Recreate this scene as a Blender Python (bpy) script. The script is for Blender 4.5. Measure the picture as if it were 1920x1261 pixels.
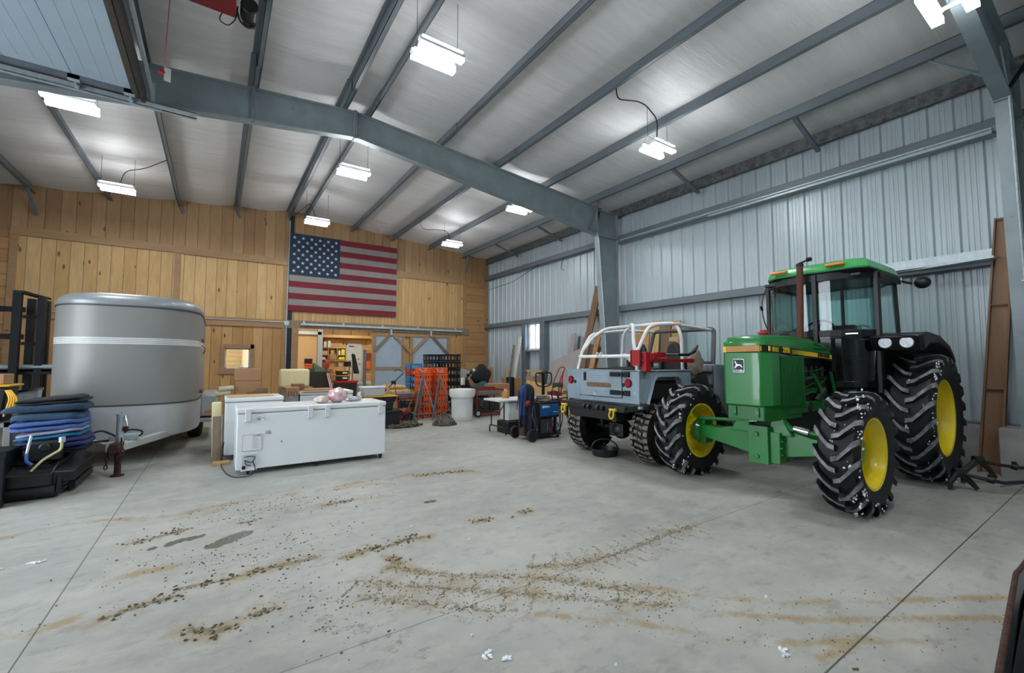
import bpy, bmesh, math, random
from mathutils import Vector, Matrix
from mathutils import noise as mnoise
PI = math.pi
R_ = math.radians
SC = bpy.context.scene
for o in list(bpy.data.objects): bpy.data.objects.remove(o)
COL = SC.collection

# ------------------------------------------------------------ camera, world, exposure
cam_d = bpy.data.cameras.new('camera'); cam_d.sensor_width = 36; cam_d.lens = 15.3
cam_d.clip_start = .05; cam_d.clip_end = 300
cam = bpy.data.objects.new('camera', cam_d); COL.objects.link(cam)
cam.location = (0, 0, 1.55); cam.rotation_euler = (R_(93.38), 0, R_(-34.14))
SC.camera = cam
SC.view_settings.view_transform = 'Standard'; SC.view_settings.look = 'None'
SC.view_settings.gamma = 1; SC.view_settings.use_curve_mapping = False
SC.view_settings.exposure = EXPO = 1.47
LAMP = 46.0          # emission strength of the lamp lenses
w = bpy.data.worlds.new('world'); SC.world = w; w.use_nodes = True
bg = w.node_tree.nodes['Background']; bg.inputs[0].default_value = (.86, .92, 1, 1); bg.inputs[1].default_value = 3.0

# ------------------------------------------------------------ materials
def lin(c):
    if isinstance(c, str):
        c = [int(c[i:i+2], 16)/255 for i in (0, 2, 4)]
        c = [x/12.92 if x <= .04045 else ((x+.055)/1.055)**2.4 for x in c]
    return (*c[:3], 1)
MATS = {}
class NT:
    def __init__(s, name):
        s.m = bpy.data.materials.new(name); s.m.use_nodes = True
        s.t = s.m.node_tree; s.b = s.t.nodes['Principled BSDF']; MATS[name] = s.m
    def n(s, kind, **k):
        nd = s.t.nodes.new('ShaderNode'+kind)
        for a, v in k.items():
            if a[0] == 'i' and a[1:].isdigit():
                i = nd.inputs[int(a[1:])]
                if isinstance(v, bpy.types.NodeSocket): s.t.links.new(v, i)
                else: i.default_value = v
            else: setattr(nd, a, v)
        return nd
    def math(s, op, a, b=0, c=0): return s.n('Math', operation=op, i0=a, i1=b, i2=c).outputs[0]
    def mix(s, f, a, b, bt='MIX'):
        nd = s.t.nodes.new('ShaderNodeMix'); nd.data_type = 'RGBA'; nd.blend_type = bt
        for i, v in ((0, f), (6, a), (7, b)):
            if isinstance(v, bpy.types.NodeSocket): s.t.links.new(v, nd.inputs[i])
            else: nd.inputs[i].default_value = v
        return nd.outputs[2]
    def ramp(s, f, a, b, inv=False):
        nd = s.t.nodes.new('ShaderNodeMapRange'); s.t.links.new(f, nd.inputs[0])
        nd.inputs[1].default_value = a; nd.inputs[2].default_value = b
        nd.inputs[3].default_value = 1 if inv else 0; nd.inputs[4].default_value = 0 if inv else 1
        return nd.outputs[0]
    def obj(s): return s.n('TexCoord').outputs['Object']
    def noise(s, vec, scale, detail=4, rough=.55, sv=None):
        if sv: vec = s.n('Mapping', i0=vec, i3=sv).outputs[0]
        return s.n('TexNoise', i0=vec, i2=scale, i3=detail, i4=rough).outputs[0]
    def set(s, **k):
        for a, v in k.items():
            i = s.b.inputs[a.replace('_', ' ')]
            if isinstance(v, bpy.types.NodeSocket): s.t.links.new(v, i)
            else: i.default_value = v
    def bump(s, h, strength=.3, dist=.01):
        b = s.n('Bump', i0=strength, i1=dist); s.t.links.new(h, b.inputs['Height'])
        s.t.links.new(b.outputs[0], s.b.inputs['Normal'])
def M(name, col, rough=.5, metal=0, var=.12, scale=4, col2=None, bump=0, bscale=60, sv=None, spots=None, coat=0, lo=.35, hi=.65):
    if name in MATS: return MATS[name]
    s = NT(name); c = lin(col); o = s.obj()
    c2 = lin(col2) if col2 else tuple(x*(1-var) for x in c[:3])+(1,)
    f = s.ramp(s.noise(o, scale, 5, .6, sv), lo, hi)
    out = s.mix(f, c, c2)
    if spots:
        g = s.ramp(s.noise(o, spots[1], 6, .7), spots[2], spots[2]+.06)
        out = s.mix(g, out, lin(spots[0]))
    s.set(Base_Color=out, Roughness=rough, Metallic=metal)
    if coat: s.set(Coat_Weight=coat)
    if bump: s.bump(s.noise(o, bscale, 5, .6, sv), bump, .01)
    return s.m
def GLASS(name, col, alpha=.25, rough=.03):
    if name in MATS: return MATS[name]
    s = NT(name); tr = s.n('BsdfTransparent', i0=lin(col)); gl = s.n('BsdfGlossy', i0=(1, 1, 1, 1), i1=rough)
    lw = s.n('LayerWeight', i0=.5); fr = s.n('Math', operation='POWER', i0=lw.outputs['Facing'], i1=4.0); mx = s.n('MixShader')
    s.t.links.new(s.math('ADD', fr.outputs[0], alpha*.1), mx.inputs[0])
    s.t.links.new(tr.outputs[0], mx.inputs[1]); s.t.links.new(gl.outputs[0], mx.inputs[2])
    s.t.links.new(mx.outputs[0], s.t.nodes['Material Output'].inputs[0]); return s.m
def EMIT(name, col, st):
    s = NT(name); e = s.n('Emission', i0=lin(col), i1=st)
    s.t.links.new(e.outputs[0], s.t.nodes['Material Output'].inputs[0]); return s.m
def PLANK(name, across, along, width, c1, c2, knots=.5, groove=.012, seed=0., rough=.62, gcol='5a3a1e', kcol='4a2a12'):
    s = NT(name); o = s.obj(); sp = s.n('SeparateXYZ', i0=o)
    u = sp.outputs['XYZ'.index(across)]; v = sp.outputs['XYZ'.index(along)]
    q = s.math('DIVIDE', u, width); q = s.math('ADD', q, seed)
    idx = s.math('FLOOR', q); fr = s.math('FRACT', q)
    wn = s.n('TexWhiteNoise', noise_dimensions='1D', i1=idx)
    off = s.math('MULTIPLY', wn.outputs[0], 37.0)
    vec = s.n('CombineXYZ', i0=s.math('MULTIPLY', u, 1.0), i1=s.math('ADD', v, off), i2=idx).outputs[0]
    g = s.noise(vec, 3.0, 6, .6, (14, .9, 1)); g2 = s.noise(vec, 2.0, 3, .5, (3, .5, 1))
    col = s.mix(s.ramp(wn.outputs[0], 0, 1), lin(c1), lin(c2))
    hs = s.n('HueSaturation', i0=.5, i1=1.0, i3=1.0, i4=col)
    s.t.links.new(s.math('MULTIPLY_ADD', g2, .5, .72), hs.inputs[2])
    col = s.mix(s.ramp(g, .35, .75), hs.outputs[0], lin(gcol)); 
    m1 = s.mix(.72, col, hs.outputs[0])
    vo = s.n('TexVoronoi', i0=s.n('Mapping', i0=vec, i3=(4.2, 1.6, 1)).outputs[0], i2=1.0)
    vc = s.n('SeparateColor', i0=vo.outputs['Color'])
    kr = s.math('MULTIPLY', s.math('GREATER_THAN', vc.outputs[0], 1-knots), .11)
    kn = s.math('LESS_THAN', vo.outputs['Distance'], kr)
    kn = s.math('MULTIPLY', kn, .8)
    m2 = s.mix(kn, m1, lin(kcol))
    ed = s.math('MINIMUM', fr, s.math('SUBTRACT', 1, fr)); gr = s.ramp(ed, 0, groove/width, True)
    m3 = s.mix(s.math('MULTIPLY', gr, .75), m2, lin(gcol))
    s.set(Base_Color=m3, Roughness=rough)
    h = s.math('SUBTRACT', s.math('MULTIPLY', g, .15), gr); s.bump(h, .6, .008)
    return s.m

M('steel_grey', '8a979b', .5, .1, .18, 2.5, spots=('50504a', 9, .68))
M('steel_purlin', '717b82', .45, .15, .22, 3, sv=(1, .3, 1))
M('steel_brown', '54504a', .5, .4, .3, 6)
M('galv', 'b9c5cb', .36, .35, .2, 14)
M('galv_rust', '6d7173', .6, .4, .5, 9, spots=('59403a', 7, .56), bump=.3)
M('white_liner', 'c9ccd0', .38, 0, .1, .8)
M('metal_wall', 'b0bdc2', .36, .15, .08, .6)
M('concrete_old', 'a5a5a2', .85, 0, .25, 3, bump=.3, bscale=25)
M('black', '131518', .45, 0, .3, 8); M('black_gloss', '0c0e11', .22, 0, .3, 8)
M('rubber', '15181c', .62, 0, .35, 9, bump=.15, bscale=50)
M('white_paint', 'dfe3e6', .35, 0, .05, 3); M('white_plastic', 'd5d9da', .4, 0, .1, 5)
M('chrome', 'cfd4d8', .15, 1, .1, 6); M('dark_steel', '2c3034', .42, .6, .3, 6)
M('cardboard', 'a8835f', .8, 0, .12, 3); M('cardboard_light', 'c2a27c', .8, 0, .12, 3)
M('wood_raw', 'b98a52', .65, 0, .3, 3, sv=(6, 1, 1)); M('wood_grey', '8c7a66', .7, 0, .35, 3, sv=(6, 1, 1))
M('wood_brown', '7f5f45', .65, 0, .3, 3, sv=(5, 5, .6))
M('wood_light', 'c9a36a', .65, 0, .25, 3, sv=(5, 5, .6))
M('rust', '4e3328', .85, .2, .5, 20, bump=.5, bscale=70)
M('yellow', 'e3c218', .35, 0, .1, 4); M('red', 'a81c22', .4, 0, .2, 4); M('orange_plastic', 'ee5a1c', .4, 0, .12, 4)
M('snow', 'e8edf2', .7, 0, .05, 20)

# ------------------------------------------------------------ mesh builder
ORG = {}
def link(o, parent=None):
    COL.objects.link(o)
    if parent is not None: o.parent = parent
    return o
def props(o, label=None, cat=None, group=None, kind=None):
    if label: o['label'] = label
    if cat: o['category'] = cat
    if group: o['group'] = group
    if kind: o['kind'] = kind
    return o
def thing(name, label, cat, loc=(0, 0, 0), rz=0, group=None, world=True):
    """an Empty at the thing's base; its parts are written in world coordinates (world=True) or around the base"""
    o = bpy.data.objects.new(name, None); o.empty_display_size = .2; link(o)
    o.location = loc; o.rotation_euler[2] = rz; props(o, label, cat, group)
    ORG[o.name] = Vector(loc) if world else Vector()
    return o
def frame(z, up=None):
    z = z.normalized(); up = Vector(up) if up else (Vector((0, 0, 1)) if abs(z.z) < .95 else Vector((0, 1, 0)))
    x = up.cross(z).normalized(); return x, z.cross(x)
class MB:
    def __init__(s): s.v = []; s.f = []; s.mi = []; s.c = 0; s.T = None
    def add(s, vs, fs):
        b = len(s.v)
        s.v += [Vector(p) if s.T is None else s.T @ Vector(p) for p in vs]
        s.f += [[b+i for i in f] for f in fs]; s.mi += [s.c]*len(fs); return s
    def box(s, a, b, taper=0, rz=0, piv=None):
        x0, y0, z0 = a; x1, y1, z1 = b; t = taper
        vs = [(x0, y0, z0), (x1, y0, z0), (x1, y1, z0), (x0, y1, z0), (x0+t, y0+t, z1), (x1-t, y0+t, z1), (x1-t, y1-t, z1), (x0+t, y1-t, z1)]
        if rz:
            cx, cy = piv or ((x0+x1)/2, (y0+y1)/2); c, q = math.cos(rz), math.sin(rz)
            vs = [(cx+(x-cx)*c-(y-cy)*q, cy+(x-cx)*q+(y-cy)*c, z) for x, y, z in vs]
        return s.add(vs, [(3, 2, 1, 0), (4, 5, 6, 7), (0, 1, 5, 4), (1, 2, 6, 5), (2, 3, 7, 6), (3, 0, 4, 7)])
    def hexa(s, pts): return s.add(pts, [(3, 2, 1, 0), (4, 5, 6, 7), (0, 1, 5, 4), (1, 2, 6, 5), (2, 3, 7, 6), (3, 0, 4, 7)])
    def bar(s, p, q, w, h, up=None):
        p, q = Vector(p), Vector(q); x, y = frame(q-p, up)
        pts = [c+x*a*w/2+y*b*h/2 for c in (p, q) for a, b in ((-1, -1), (1, -1), (1, 1), (-1, 1))]
        return s.hexa(pts)
    def tube(s, pts, r, seg=8, closed=False, caps=True):
        P = [Vector(p) for p in pts]; n = len(P); rs = r if isinstance(r, (list, tuple)) else [r]*n
        vs = []; prev = None
        for i, p in enumerate(P):
            if closed: t = P[(i+1) % n]-P[i-1]
            else: t = P[min(i+1, n-1)]-P[max(i-1, 0)]
            t.normalize()
            if prev is None: x, _ = frame(t)
            else:
                x = prev-t*prev.dot(t)
                x = x.normalized() if x.length > 1e-5 else frame(t)[0]
            prev = x; y = t.cross(x)
            vs += [p+(x*math.cos(2*PI*k/seg)+y*math.sin(2*PI*k/seg))*rs[i] for k in range(seg)]
        fs = []
        for i in range(n if closed else n-1):
            j = (i+1) % n
            fs += [(i*seg+k, i*seg+(k+1) % seg, j*seg+(k+1) % seg, j*seg+k) for k in range(seg)]
        if caps and not closed: fs += [tuple(range(seg))[::-1], tuple((n-1)*seg+k for k in range(seg))]
        return s.add(vs, fs)
    def cyl(s, p, q, r, r2=None, seg=20): return s.tube([p, q], [r, r if r2 is None else r2], seg)
    def lathe(s, prof, o=(0, 0, 0), axis='z', seg=32, closed=False, a0=0, a1=2*PI):
        """prof: (radius, along axis)"""
        o = Vector(o); full = abs(a1-a0-2*PI) < 1e-4; n = seg if full else seg+1; vs = []
        for r, h in prof:
            for k in range(n):
                a = a0+(a1-a0)*k/seg; c, q = r*math.cos(a), r*math.sin(a)
                vs.append(o+Vector({'z': (c, q, h), 'y': (c, h, q), 'x': (h, c, q)}[axis]))
        m = len(prof); fs = []
        for i in range(m if closed else m-1):
            j = (i+1) % m
            for k in range(seg): fs.append((i*n+k, i*n+(k+1) % n, j*n+(k+1) % n, j*n+k))
        return s.add(vs, fs)
    def prism(s, poly, axis, a, b):
        """poly: 2D points in the other two axes, in order"""
        n = len(poly)
        f = {'x': lambda u, v, t: (t, u, v), 'y': lambda u, v, t: (u, t, v), 'z': lambda u, v, t: (u, v, t)}[axis]
        vs = [f(u, v, a) for u, v in poly]+[f(u, v, b) for u, v in poly]
        return s.add(vs, [tuple(range(n))[::-1], tuple(range(n, 2*n))]+[(i, (i+1) % n, n+(i+1) % n, n+i) for i in range(n)])
    def quad(s, a, b, c, d): return s.add([a, b, c, d], [(0, 1, 2, 3)])
    def blob(s, c, r, seg=10, rings=7, jit=0, rnd=random):
        c = Vector(c); r = r if isinstance(r, (tuple, list)) else (r, r, r); vs = []; sd = rnd.random()*50
        for i in range(rings+1):
            t = PI*i/rings
            for k in range(seg):
                a = 2*PI*k/seg; d = Vector((math.sin(t)*math.cos(a), math.sin(t)*math.sin(a), math.cos(t)))
                q = 1+(mnoise.noise(d*1.7+Vector((sd, sd, 0)))*jit if jit else 0)
                vs.append(c+Vector((d.x*r[0], d.y*r[1], d.z*r[2]))*q)
        return s.add(vs, [(i*seg+k, (i+1)*seg+k, (i+1)*seg+(k+1) % seg, i*seg+(k+1) % seg) for i in range(rings) for k in range(seg)])
    def grid(s, fn, nu, nv):
        vs = [fn(i/nu, j/nv) for j in range(nv+1) for i in range(nu+1)]
        return s.add(vs, [(j*(nu+1)+i, j*(nu+1)+i+1, (j+1)*(nu+1)+i+1, (j+1)*(nu+1)+i) for j in range(nv) for i in range(nu)])
    def build(s, name, mats, parent=None, bevel=0, seg=2, smooth=40, label=None, cat=None, group=None, kind=None, sub=0, at=None, solid=0, merge=True):
        if not isinstance(mats, (list, tuple)): mats = [mats]
        V = s.v
        if parent is not None: org = ORG.get(parent.name, Vector())
        elif kind == 'structure': org = Vector()
        elif at is not None: org = Vector(at)
        else:
            org = Vector(((min(p.x for p in V)+max(p.x for p in V))/2, (min(p.y for p in V)+max(p.y for p in V))/2, min(p.z for p in V)))
        me = bpy.data.meshes.new(name); me.from_pydata([p-org for p in V], [], s.f)
        for m in mats: me.materials.append(MATS[m] if isinstance(m, str) else m)
        me.polygons.foreach_set('material_index', s.mi)
        bm = bmesh.new(); bm.from_mesh(me)
        if merge: bmesh.ops.remove_doubles(bm, verts=bm.verts, dist=1e-5)
        bmesh.ops.recalc_face_normals(bm, faces=bm.faces); bm.to_mesh(me); bm.free()
        if smooth:
            me.polygons.foreach_set('use_smooth', [True]*len(me.polygons)); me.set_sharp_from_angle(angle=R_(smooth))
        o = bpy.data.objects.new(name, me); link(o, parent)
        ORG[o.name] = org
        if parent is None and kind != 'structure': o.location = org
        if solid: md = o.modifiers.new('solid', 'SOLIDIFY'); md.thickness = solid; md.offset = 0
        if bevel:
            md = o.modifiers.new('bevel', 'BEVEL'); md.width = bevel; md.segments = seg; md.limit_method = 'ANGLE'; md.angle_limit = R_(50)
        if sub: md = o.modifiers.new('sub', 'SUBSURF'); md.levels = md.render_levels = sub
        return props(o, label, cat, group, kind)
def kids(o): return [c for c in bpy.data.objects if c.parent == o]
def dup(o, parent=None):
    c = o.copy(); link(c, parent)
    ORG[c.name] = ORG.get(o.name, Vector())
    for ch in kids(o): dup(ch, c)
    return c
def place(o, loc=None, rz=None, label=None, group=None):
    if loc is not None: o.location = loc
    if rz is not None: o.rotation_euler[2] = rz
    props(o, label, None, group); return o
def arc(c, r, a0, a1, n, plane='xz'):
    out = []
    for i in range(n+1):
        a = a0+(a1-a0)*i/n; u, v = r*math.cos(a), r*math.sin(a)
        out.append({'xz': (c[0]+u, c[1], c[2]+v), 'xy': (c[0]+u, c[1]+v, c[2]), 'yz': (c[0], c[1]+u, c[2]+v)}[plane])
    return out
def rail(pts, r=.06, n=4):
    """round off the corners of a polyline"""
    P = [Vector(p) for p in pts]; out = [P[0]]
    for i in range(1, len(P)-1):
        a, b, c = P[i-1], P[i], P[i+1]; d1 = (a-b); d2 = (c-b); k = min(r, d1.length*.45, d2.length*.45)
        p, q = b+d1.normalized()*k, b+d2.normalized()*k
        out += [p*(1-t)**2+b*2*t*(1-t)+q*t*t for t in [j/n for j in range(n+1)]]
    return out+[P[-1]]
STR = dict(kind='structure')
LETTERS = {}
def text_part(txt, name, mat, parent, size, mw, extrude=.002, align='CENTER', bold=0, **k):
    """lettering turned into a mesh; mw places it (text in its XY plane)"""
    cu = bpy.data.curves.new('t', 'FONT'); cu.body = txt; cu.size = size; cu.align_x = align; cu.align_y = 'CENTER'; cu.extrude = extrude; cu.offset = bold
    ob = bpy.data.objects.new('t', cu); COL.objects.link(ob)
    dg = bpy.context.evaluated_depsgraph_get(); me = bpy.data.meshes.new_from_object(ob.evaluated_get(dg))
    bpy.data.objects.remove(ob); me.transform(mw)
    if parent is not None: me.transform(Matrix.Translation(-ORG.get(parent.name, Vector())))
    me.materials.clear(); me.materials.append(MATS[mat])
    o = bpy.data.objects.new(name, me); link(o, parent); return props(o, **k)
def mwm(o, x, z):
    """matrix: text right direction x, up z, at o"""
    x = Vector(x).normalized(); z = Vector(z).normalized(); n = x.cross(z)
    return Matrix(((x.x, z.x, n.x, o[0]), (x.y, z.y, n.y, o[1]), (x.z, z.z, n.z, o[2]), (0, 0, 0, 1)))
# ================================================================ THE BUILDING
W = 9.5; D = 15.8; XL = -5.6; YF = -6.2; RX = 2.05
def roofz(x): return 6.55-abs(x-RX)/12
def hall(i): return i
# ---- lamps of the hall: pairs of LED panels hung on chains in a grid
MATS['lamp_lens'] = EMIT('lamp_lens', (.95, .98, 1), LAMP); MATS['ceiling_fill_glow'] = EMIT('ceiling_fill_glow', (.97, .985, 1), LAMP*.05)  # second emitter: glow added on top of each fixture to lift the ceiling
def make_bay_light():
    t = thing('high_bay_light', 'x', 'ceiling light', (0, 0, 0), world=False)
    h = MB()
    for y in (-.13, .13):
        h.box((-.3, y-.05, .0), (.3, y+.05, .035)); h.box((-.31, y-.03, .03), (.31, y+.03, .075))
    h.box((-.2, -.12, .04), (-.16, .12, .06)); h.box((.16, -.12, .04), (.2, .12, .06))
    h.build('housing', 'white_paint', t, bevel=.004)
    for y in (-.13, .13):
        MB().box((-.295, y-.048, -.034), (.295, y+.048, .001)).build('lamp_lens', 'lamp_lens', t)
        MB().box((-.28, y-.05, .076), (.28, y+.05, .08)).build('ceiling_fill', 'ceiling_fill_glow', t)  # added strip facing up, brightens the liner above
    for x in (-.28, .28):
        c = MB(); c.tube([(x, -.12, .06), (x, 0, .2), (x, .12, .06)], .003, 5); c.tube([(x, 0, .2), (x, 0, .85)], .0035, 5)
        c.build('hanging_chain', 'dark_steel', t)
    return t
bay = make_bay_light(); first = True
LG = [(-1.95, 9.0, 'ceiling light at the far left, just beyond the main rafter'), (-1.98, 12.95, 'ceiling light over the trailer, near the wooden end wall'),
      (2.22, 4.97, 'large ceiling light hanging nearest, in front of the ridge'), (2.22, 9.1, 'ceiling light hanging just beyond the ridge of the main rafter'),
      (2.2, 12.95, 'ceiling light right above the flag'), (6.6, 4.95, 'ceiling light hanging from a looped cable over the off-road vehicle'),
      (6.3, 8.95, 'ceiling light half hidden behind the right half of the main rafter'), (6.35, 12.9, 'smallest ceiling light, far back right of the flag'),
      (5.88, .98, 'ceiling light at the top right edge by the near column'), (2.2, .6, 'ceiling light above the camera position'), (2.2, -3, 'ceiling light behind the camera position'), (-2.0, -3, 'ceiling light behind the camera, left row')]
for i, (x, y, lab) in enumerate(LG):
    t = bay if i == 0 else dup(bay)
    z = 5.45 if i not in (8,) else 5.12
    place(t, (x, y, z), 0, lab+', two white LED panels', 'hanging bay lights')

# ---- floor
MUD = {
'tan':[[(-1.52,5.77),(-1.12,5.96),(-0.29,5.66),(0.12,5.79),(0.64,5.78),(1.76,5.85),(2.21,5.87),(3.05,5.59)],[(-0.96,3.73),(-0.83,3.70),(-0.68,3.74)],[(-0.61,4.21),(-0.42,4.27),(-0.20,4.27)]],
'A':[[(0.66,5.11),(0.99,5.20),(1.33,5.19),(1.80,5.12)],[(-0.28,5.47),(0.31,5.66),(0.86,5.76),(1.84,5.64)]],
'clump':[[(-0.51,3.64),(-0.36,3.71),(-0.17,3.72)],[(-0.18,3.83),(0.13,3.80),(0.36,3.83),(0.70,3.82)],[(0.87,3.70),(1.13,3.73),(1.27,3.72)],[(1.31,3.72),(1.44,3.76),(1.60,3.72)],[(-0.54,5.01),(-0.37,5.06),(-0.18,5.13)],[(0.24,5.04),(0.37,5.03)],[(2.30,5.71),(2.68,5.69),(3.08,5.56)],[(1.01,5.14),(1.32,5.15)],[(2.13,3.79),(2.30,3.78)],[(2.65,3.76),(2.74,3.74)],[(-0.09,3.23),(0.04,3.11),(0.11,3.12)],[(0.25,3.19),(0.34,3.20)],[(1.19,3.49),(1.22,3.33)]],
'speck':[[(0.14,4.38),(0.48,4.28),(0.99,4.21)],[(-0.54,4.50),(-0.21,4.33),(0.13,4.09),(0.59,3.90)],[(0.34,3.52),(0.51,3.32),(0.72,3.02)],[(0.46,2.98),(0.62,2.85),(0.83,2.80)],[(-0.26,5.21),(0.25,5.30),(1.04,5.50)]],
'tread':[[(1.14,3.34),(1.31,3.12),(1.48,2.94),(1.76,2.73),(1.95,2.60),(2.15,2.36),(2.34,2.14),(2.54,1.90)],[(0.88,3.24),(1.17,2.98),(1.53,2.65),(1.81,2.41),(2.06,2.17),(2.43,1.82)],[(0.85,3.02),(1.17,2.70),(1.42,2.46),(1.58,2.33)],[(2.03,2.74),(2.34,2.57),(2.49,2.55),(2.88,2.52),(3.34,2.55),(3.80,2.54)]],
'faint':[[(2.21,2.32),(2.60,1.95),(2.66,1.82),(2.90,1.60),(3.18,1.37),(3.71,1.02),(3.98,0.87),(4.39,0.62)],[(2.06,2.17),(2.54,1.71),(2.75,1.48),(3.09,1.19),(3.51,0.92),(3.99,0.61)],[(1.70,2.21),(1.91,2.01),(2.10,1.84),(2.33,1.57),(2.45,1.39),(2.73,1.18),(3.23,0.85),(3.49,0.69)],[(2.67,1.06),(2.89,1.01),(3.05,1.01)]],
}
RUNGS = []
def along(p, step):
    out = []
    for a, b in zip(p, p[1:]):
        a, b = Vector(a), Vector(b); L = (b-a).length; k = max(1, int(L/step))
        for i in range(k): out.append((a+(b-a)*i/k, (b-a).normalized()))
    return out
for a, b in ((0, 1), (1, 2)):
    pa = along(MUD['tread'][a], .17)
    for q, d in pa[:11 if a == 0 else 7]: RUNGS.append((q, q+Vector((-d.y, d.x))*-.21))
for q, d in along(MUD['tread'][3], .12): 
    n = Vector((-d.y, d.x)); RUNGS.append((q, q+n*.22+d*.06)); RUNGS.append((q+d*.05, q-n*.22+d*.11))
def seg_d(px_, py_, a, b):
    vx, vy = b[0]-a[0], b[1]-a[1]; t = ((px_-a[0])*vx+(py_-a[1])*vy)/(vx*vx+vy*vy+1e-9); t = min(1, max(0, t))
    return math.hypot(px_-a[0]-vx*t, py_-a[1]-vy*t)
FX0, FX1, FY0, FY1, ST = -2.3, 5.2, .45, 6.45, .03
nx, ny = round((FX1-FX0)/ST), round((FY1-FY0)/ST)
tanv = [0.0]*((nx+1)*(ny+1)); brn = tanv[:]; wet = tanv[:]
def stamp(arr, a, b, wd, val):
    m = wd*2.2
    for j in range(max(0, int((min(a[1], b[1])-m-FY0)/ST)), min(ny, int((max(a[1], b[1])+m-FY0)/ST)+1)+1):
        for i in range(max(0, int((min(a[0], b[0])-m-FX0)/ST)), min(nx, int((max(a[0], b[0])+m-FX0)/ST)+1)+1):
            d = seg_d(FX0+i*ST, FY0+j*ST, a, b); k = j*(nx+1)+i
            if d < m: arr[k] = max(arr[k], val*math.exp(-(d/wd)**2))
for key, arr, wd, val in (('tan', tanv, .07, .8), ('A', tanv, .10, .5), ('clump', brn, .04, .85), ('clump', tanv, .12, .7), ('speck', brn, .22, .34), ('tread', brn, .06, .62), ('tread', tanv, .13, .56), ('faint', tanv, .04, .86), ('faint', brn, .05, .3)):
    for p in MUD[key]:
        for a, b in zip(p, p[1:]): stamp(arr, a, b, wd, val)
for a, b in RUNGS: stamp(brn, a, b, .022, .62)
for x, y, ln, rd in ((.02, 4.56, .03, .05), (.09, 4.60, .07, .075), (.16, 4.64, .06, .08), (.22, 4.68, .05, .07), (.28, 4.69, .03, .05), (-.27, 4.80, .02, .055), (-.21, 4.84, .02, .05), (-.13, 4.84, .02, .05), (-.06, 4.86, .02, .035), (-.39, 4.77, .01, .04), (-.02, 4.55, .0, .03), (.36, 5.2, .0, .03), (1.3, 4.9, .0, .03), (.5, 4.75, 0, .025)):
    stamp(wet, (x-.56*ln, y-.83*ln), (x+.56*ln, y+.83*ln), rd, 1)
stamp(wet, (1.99, 4.61), (2.06, 4.61), .05, 1); stamp(brn, (1.99, 4.61), (2.06, 4.61), .04, .5)
stamp(wet, (.6, 2.85), (.95, 2.3), .18, .45); stamp(wet, (1.75, 3.35), (1.9, 3.35), .12, .4)
me = bpy.data.meshes.new('floor'); vs = []; fs = []
for j in range(ny+1):
    for i in range(nx+1): vs.append((FX0+i*ST, FY0+j*ST, 0))
fs = [(j*(nx+1)+i, j*(nx+1)+i+1, (j+1)*(nx+1)+i+1, (j+1)*(nx+1)+i) for j in range(ny) for i in range(nx)]
def fq(x0, y0, x1, y1):
    b = len(vs); vs.extend([(x0, y0, 0), (x1, y0, 0), (x1, y1, 0), (x0, y1, 0)]); fs.append((b, b+1, b+2, b+3))
EX, EY = vs[nx][0], vs[-1][1]
fq(XL-3, YF, FX0, D+9.5); fq(EX, YF, W+.2, D+9.5); fq(FX0, YF, EX, FY0); fq(FX0, EY, EX, D+9.5)
me.from_pydata(vs, [], fs)
at = me.color_attributes.new('dirt', 'FLOAT_COLOR', 'POINT')
buf = []
for k in range(len(vs)):
    buf += [tanv[k], brn[k], wet[k], 1] if k < len(tanv) else [0, 0, 0, 1]
at.data.foreach_set('color', buf)
s = NT('concrete_floor'); o_ = s.obj(); at = s.n('Attribute', attribute_name='dirt'); ac = s.n('SeparateColor', i0=at.outputs['Color'])
n1 = s.noise(o_, .55, 5, .6); n2 = s.noise(o_, 2.6, 6, .65, (1, 1.6, 1)); n3 = s.noise(o_, 26, 5, .7); n4 = s.noise(o_, 8, 7, .75)
c = s.mix(s.ramp(n1, .38, .62), lin('a9a9a3'), lin('92938e'))
c = s.mix(s.math('MULTIPLY', s.ramp(n2, .46, .66), .45), c, lin('b9b6aa'))
c = s.mix(s.math('MULTIPLY', s.ramp(n4, .52, .72), .4), c, lin('7d8080'))
n5 = s.noise(o_, 3.5, 8, .7, (1, 2.4, 1))
c = s.mix(s.math('MULTIPLY', s.ramp(n5, .56, .64), .4), c, lin('74776f'))
n7 = s.noise(o_, 2.2, 4, .6); brk = s.math('MULTIPLY_ADD', s.ramp(n7, .4, .58), .65, .35)
f = s.ramp(s.math('ADD', s.math('MULTIPLY', ac.outputs[0], brk), s.math('MULTIPLY', s.math('SUBTRACT', n4, .5), 1.6)), .2, .7)
c = s.mix(s.math('MULTIPLY', f, .85), c, lin('978560'))
f = s.ramp(s.math('ADD', ac.outputs[1], s.math('MULTIPLY', s.math('SUBTRACT', n3, .5), 2.2)), .50, .62)
c = s.mix(s.math('MULTIPLY', f, .8), c, lin('6b6149'))
n6 = s.noise(o_, 120, 3, .7); c = s.mix(s.math('MULTIPLY', s.ramp(n6, .64, .7), .5), c, lin('62605a'))
f2 = s.ramp(s.math('ADD', ac.outputs[2], s.math('MULTIPLY', s.math('SUBTRACT', n4, .5), 1.0)), .42, .55)
c = s.mix(s.math('MULTIPLY', f2, .75), c, lin('484840'))
sp = s.n('SeparateXYZ', i0=o_)
def joint(c, ax, pos, wd, amt):
    d = s.math('ABSOLUTE', s.math('SUBTRACT', sp.outputs[ax], pos)); return s.mix(s.math('MULTIPLY', s.math('LESS_THAN', d, wd), amt), c, lin('2c2c2a'))
for ax, pos, wd, amt in ((0, -.81, .004, .8), (1, 1.0, .005, .85), (1, 2.53, .0035, .6), (0, 5.25, .003, .35), (1, 8.4, .004, .6), (0, 2.3, .003, .0)): 
    if amt: c = joint(c, ax, pos, wd, amt)
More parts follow.
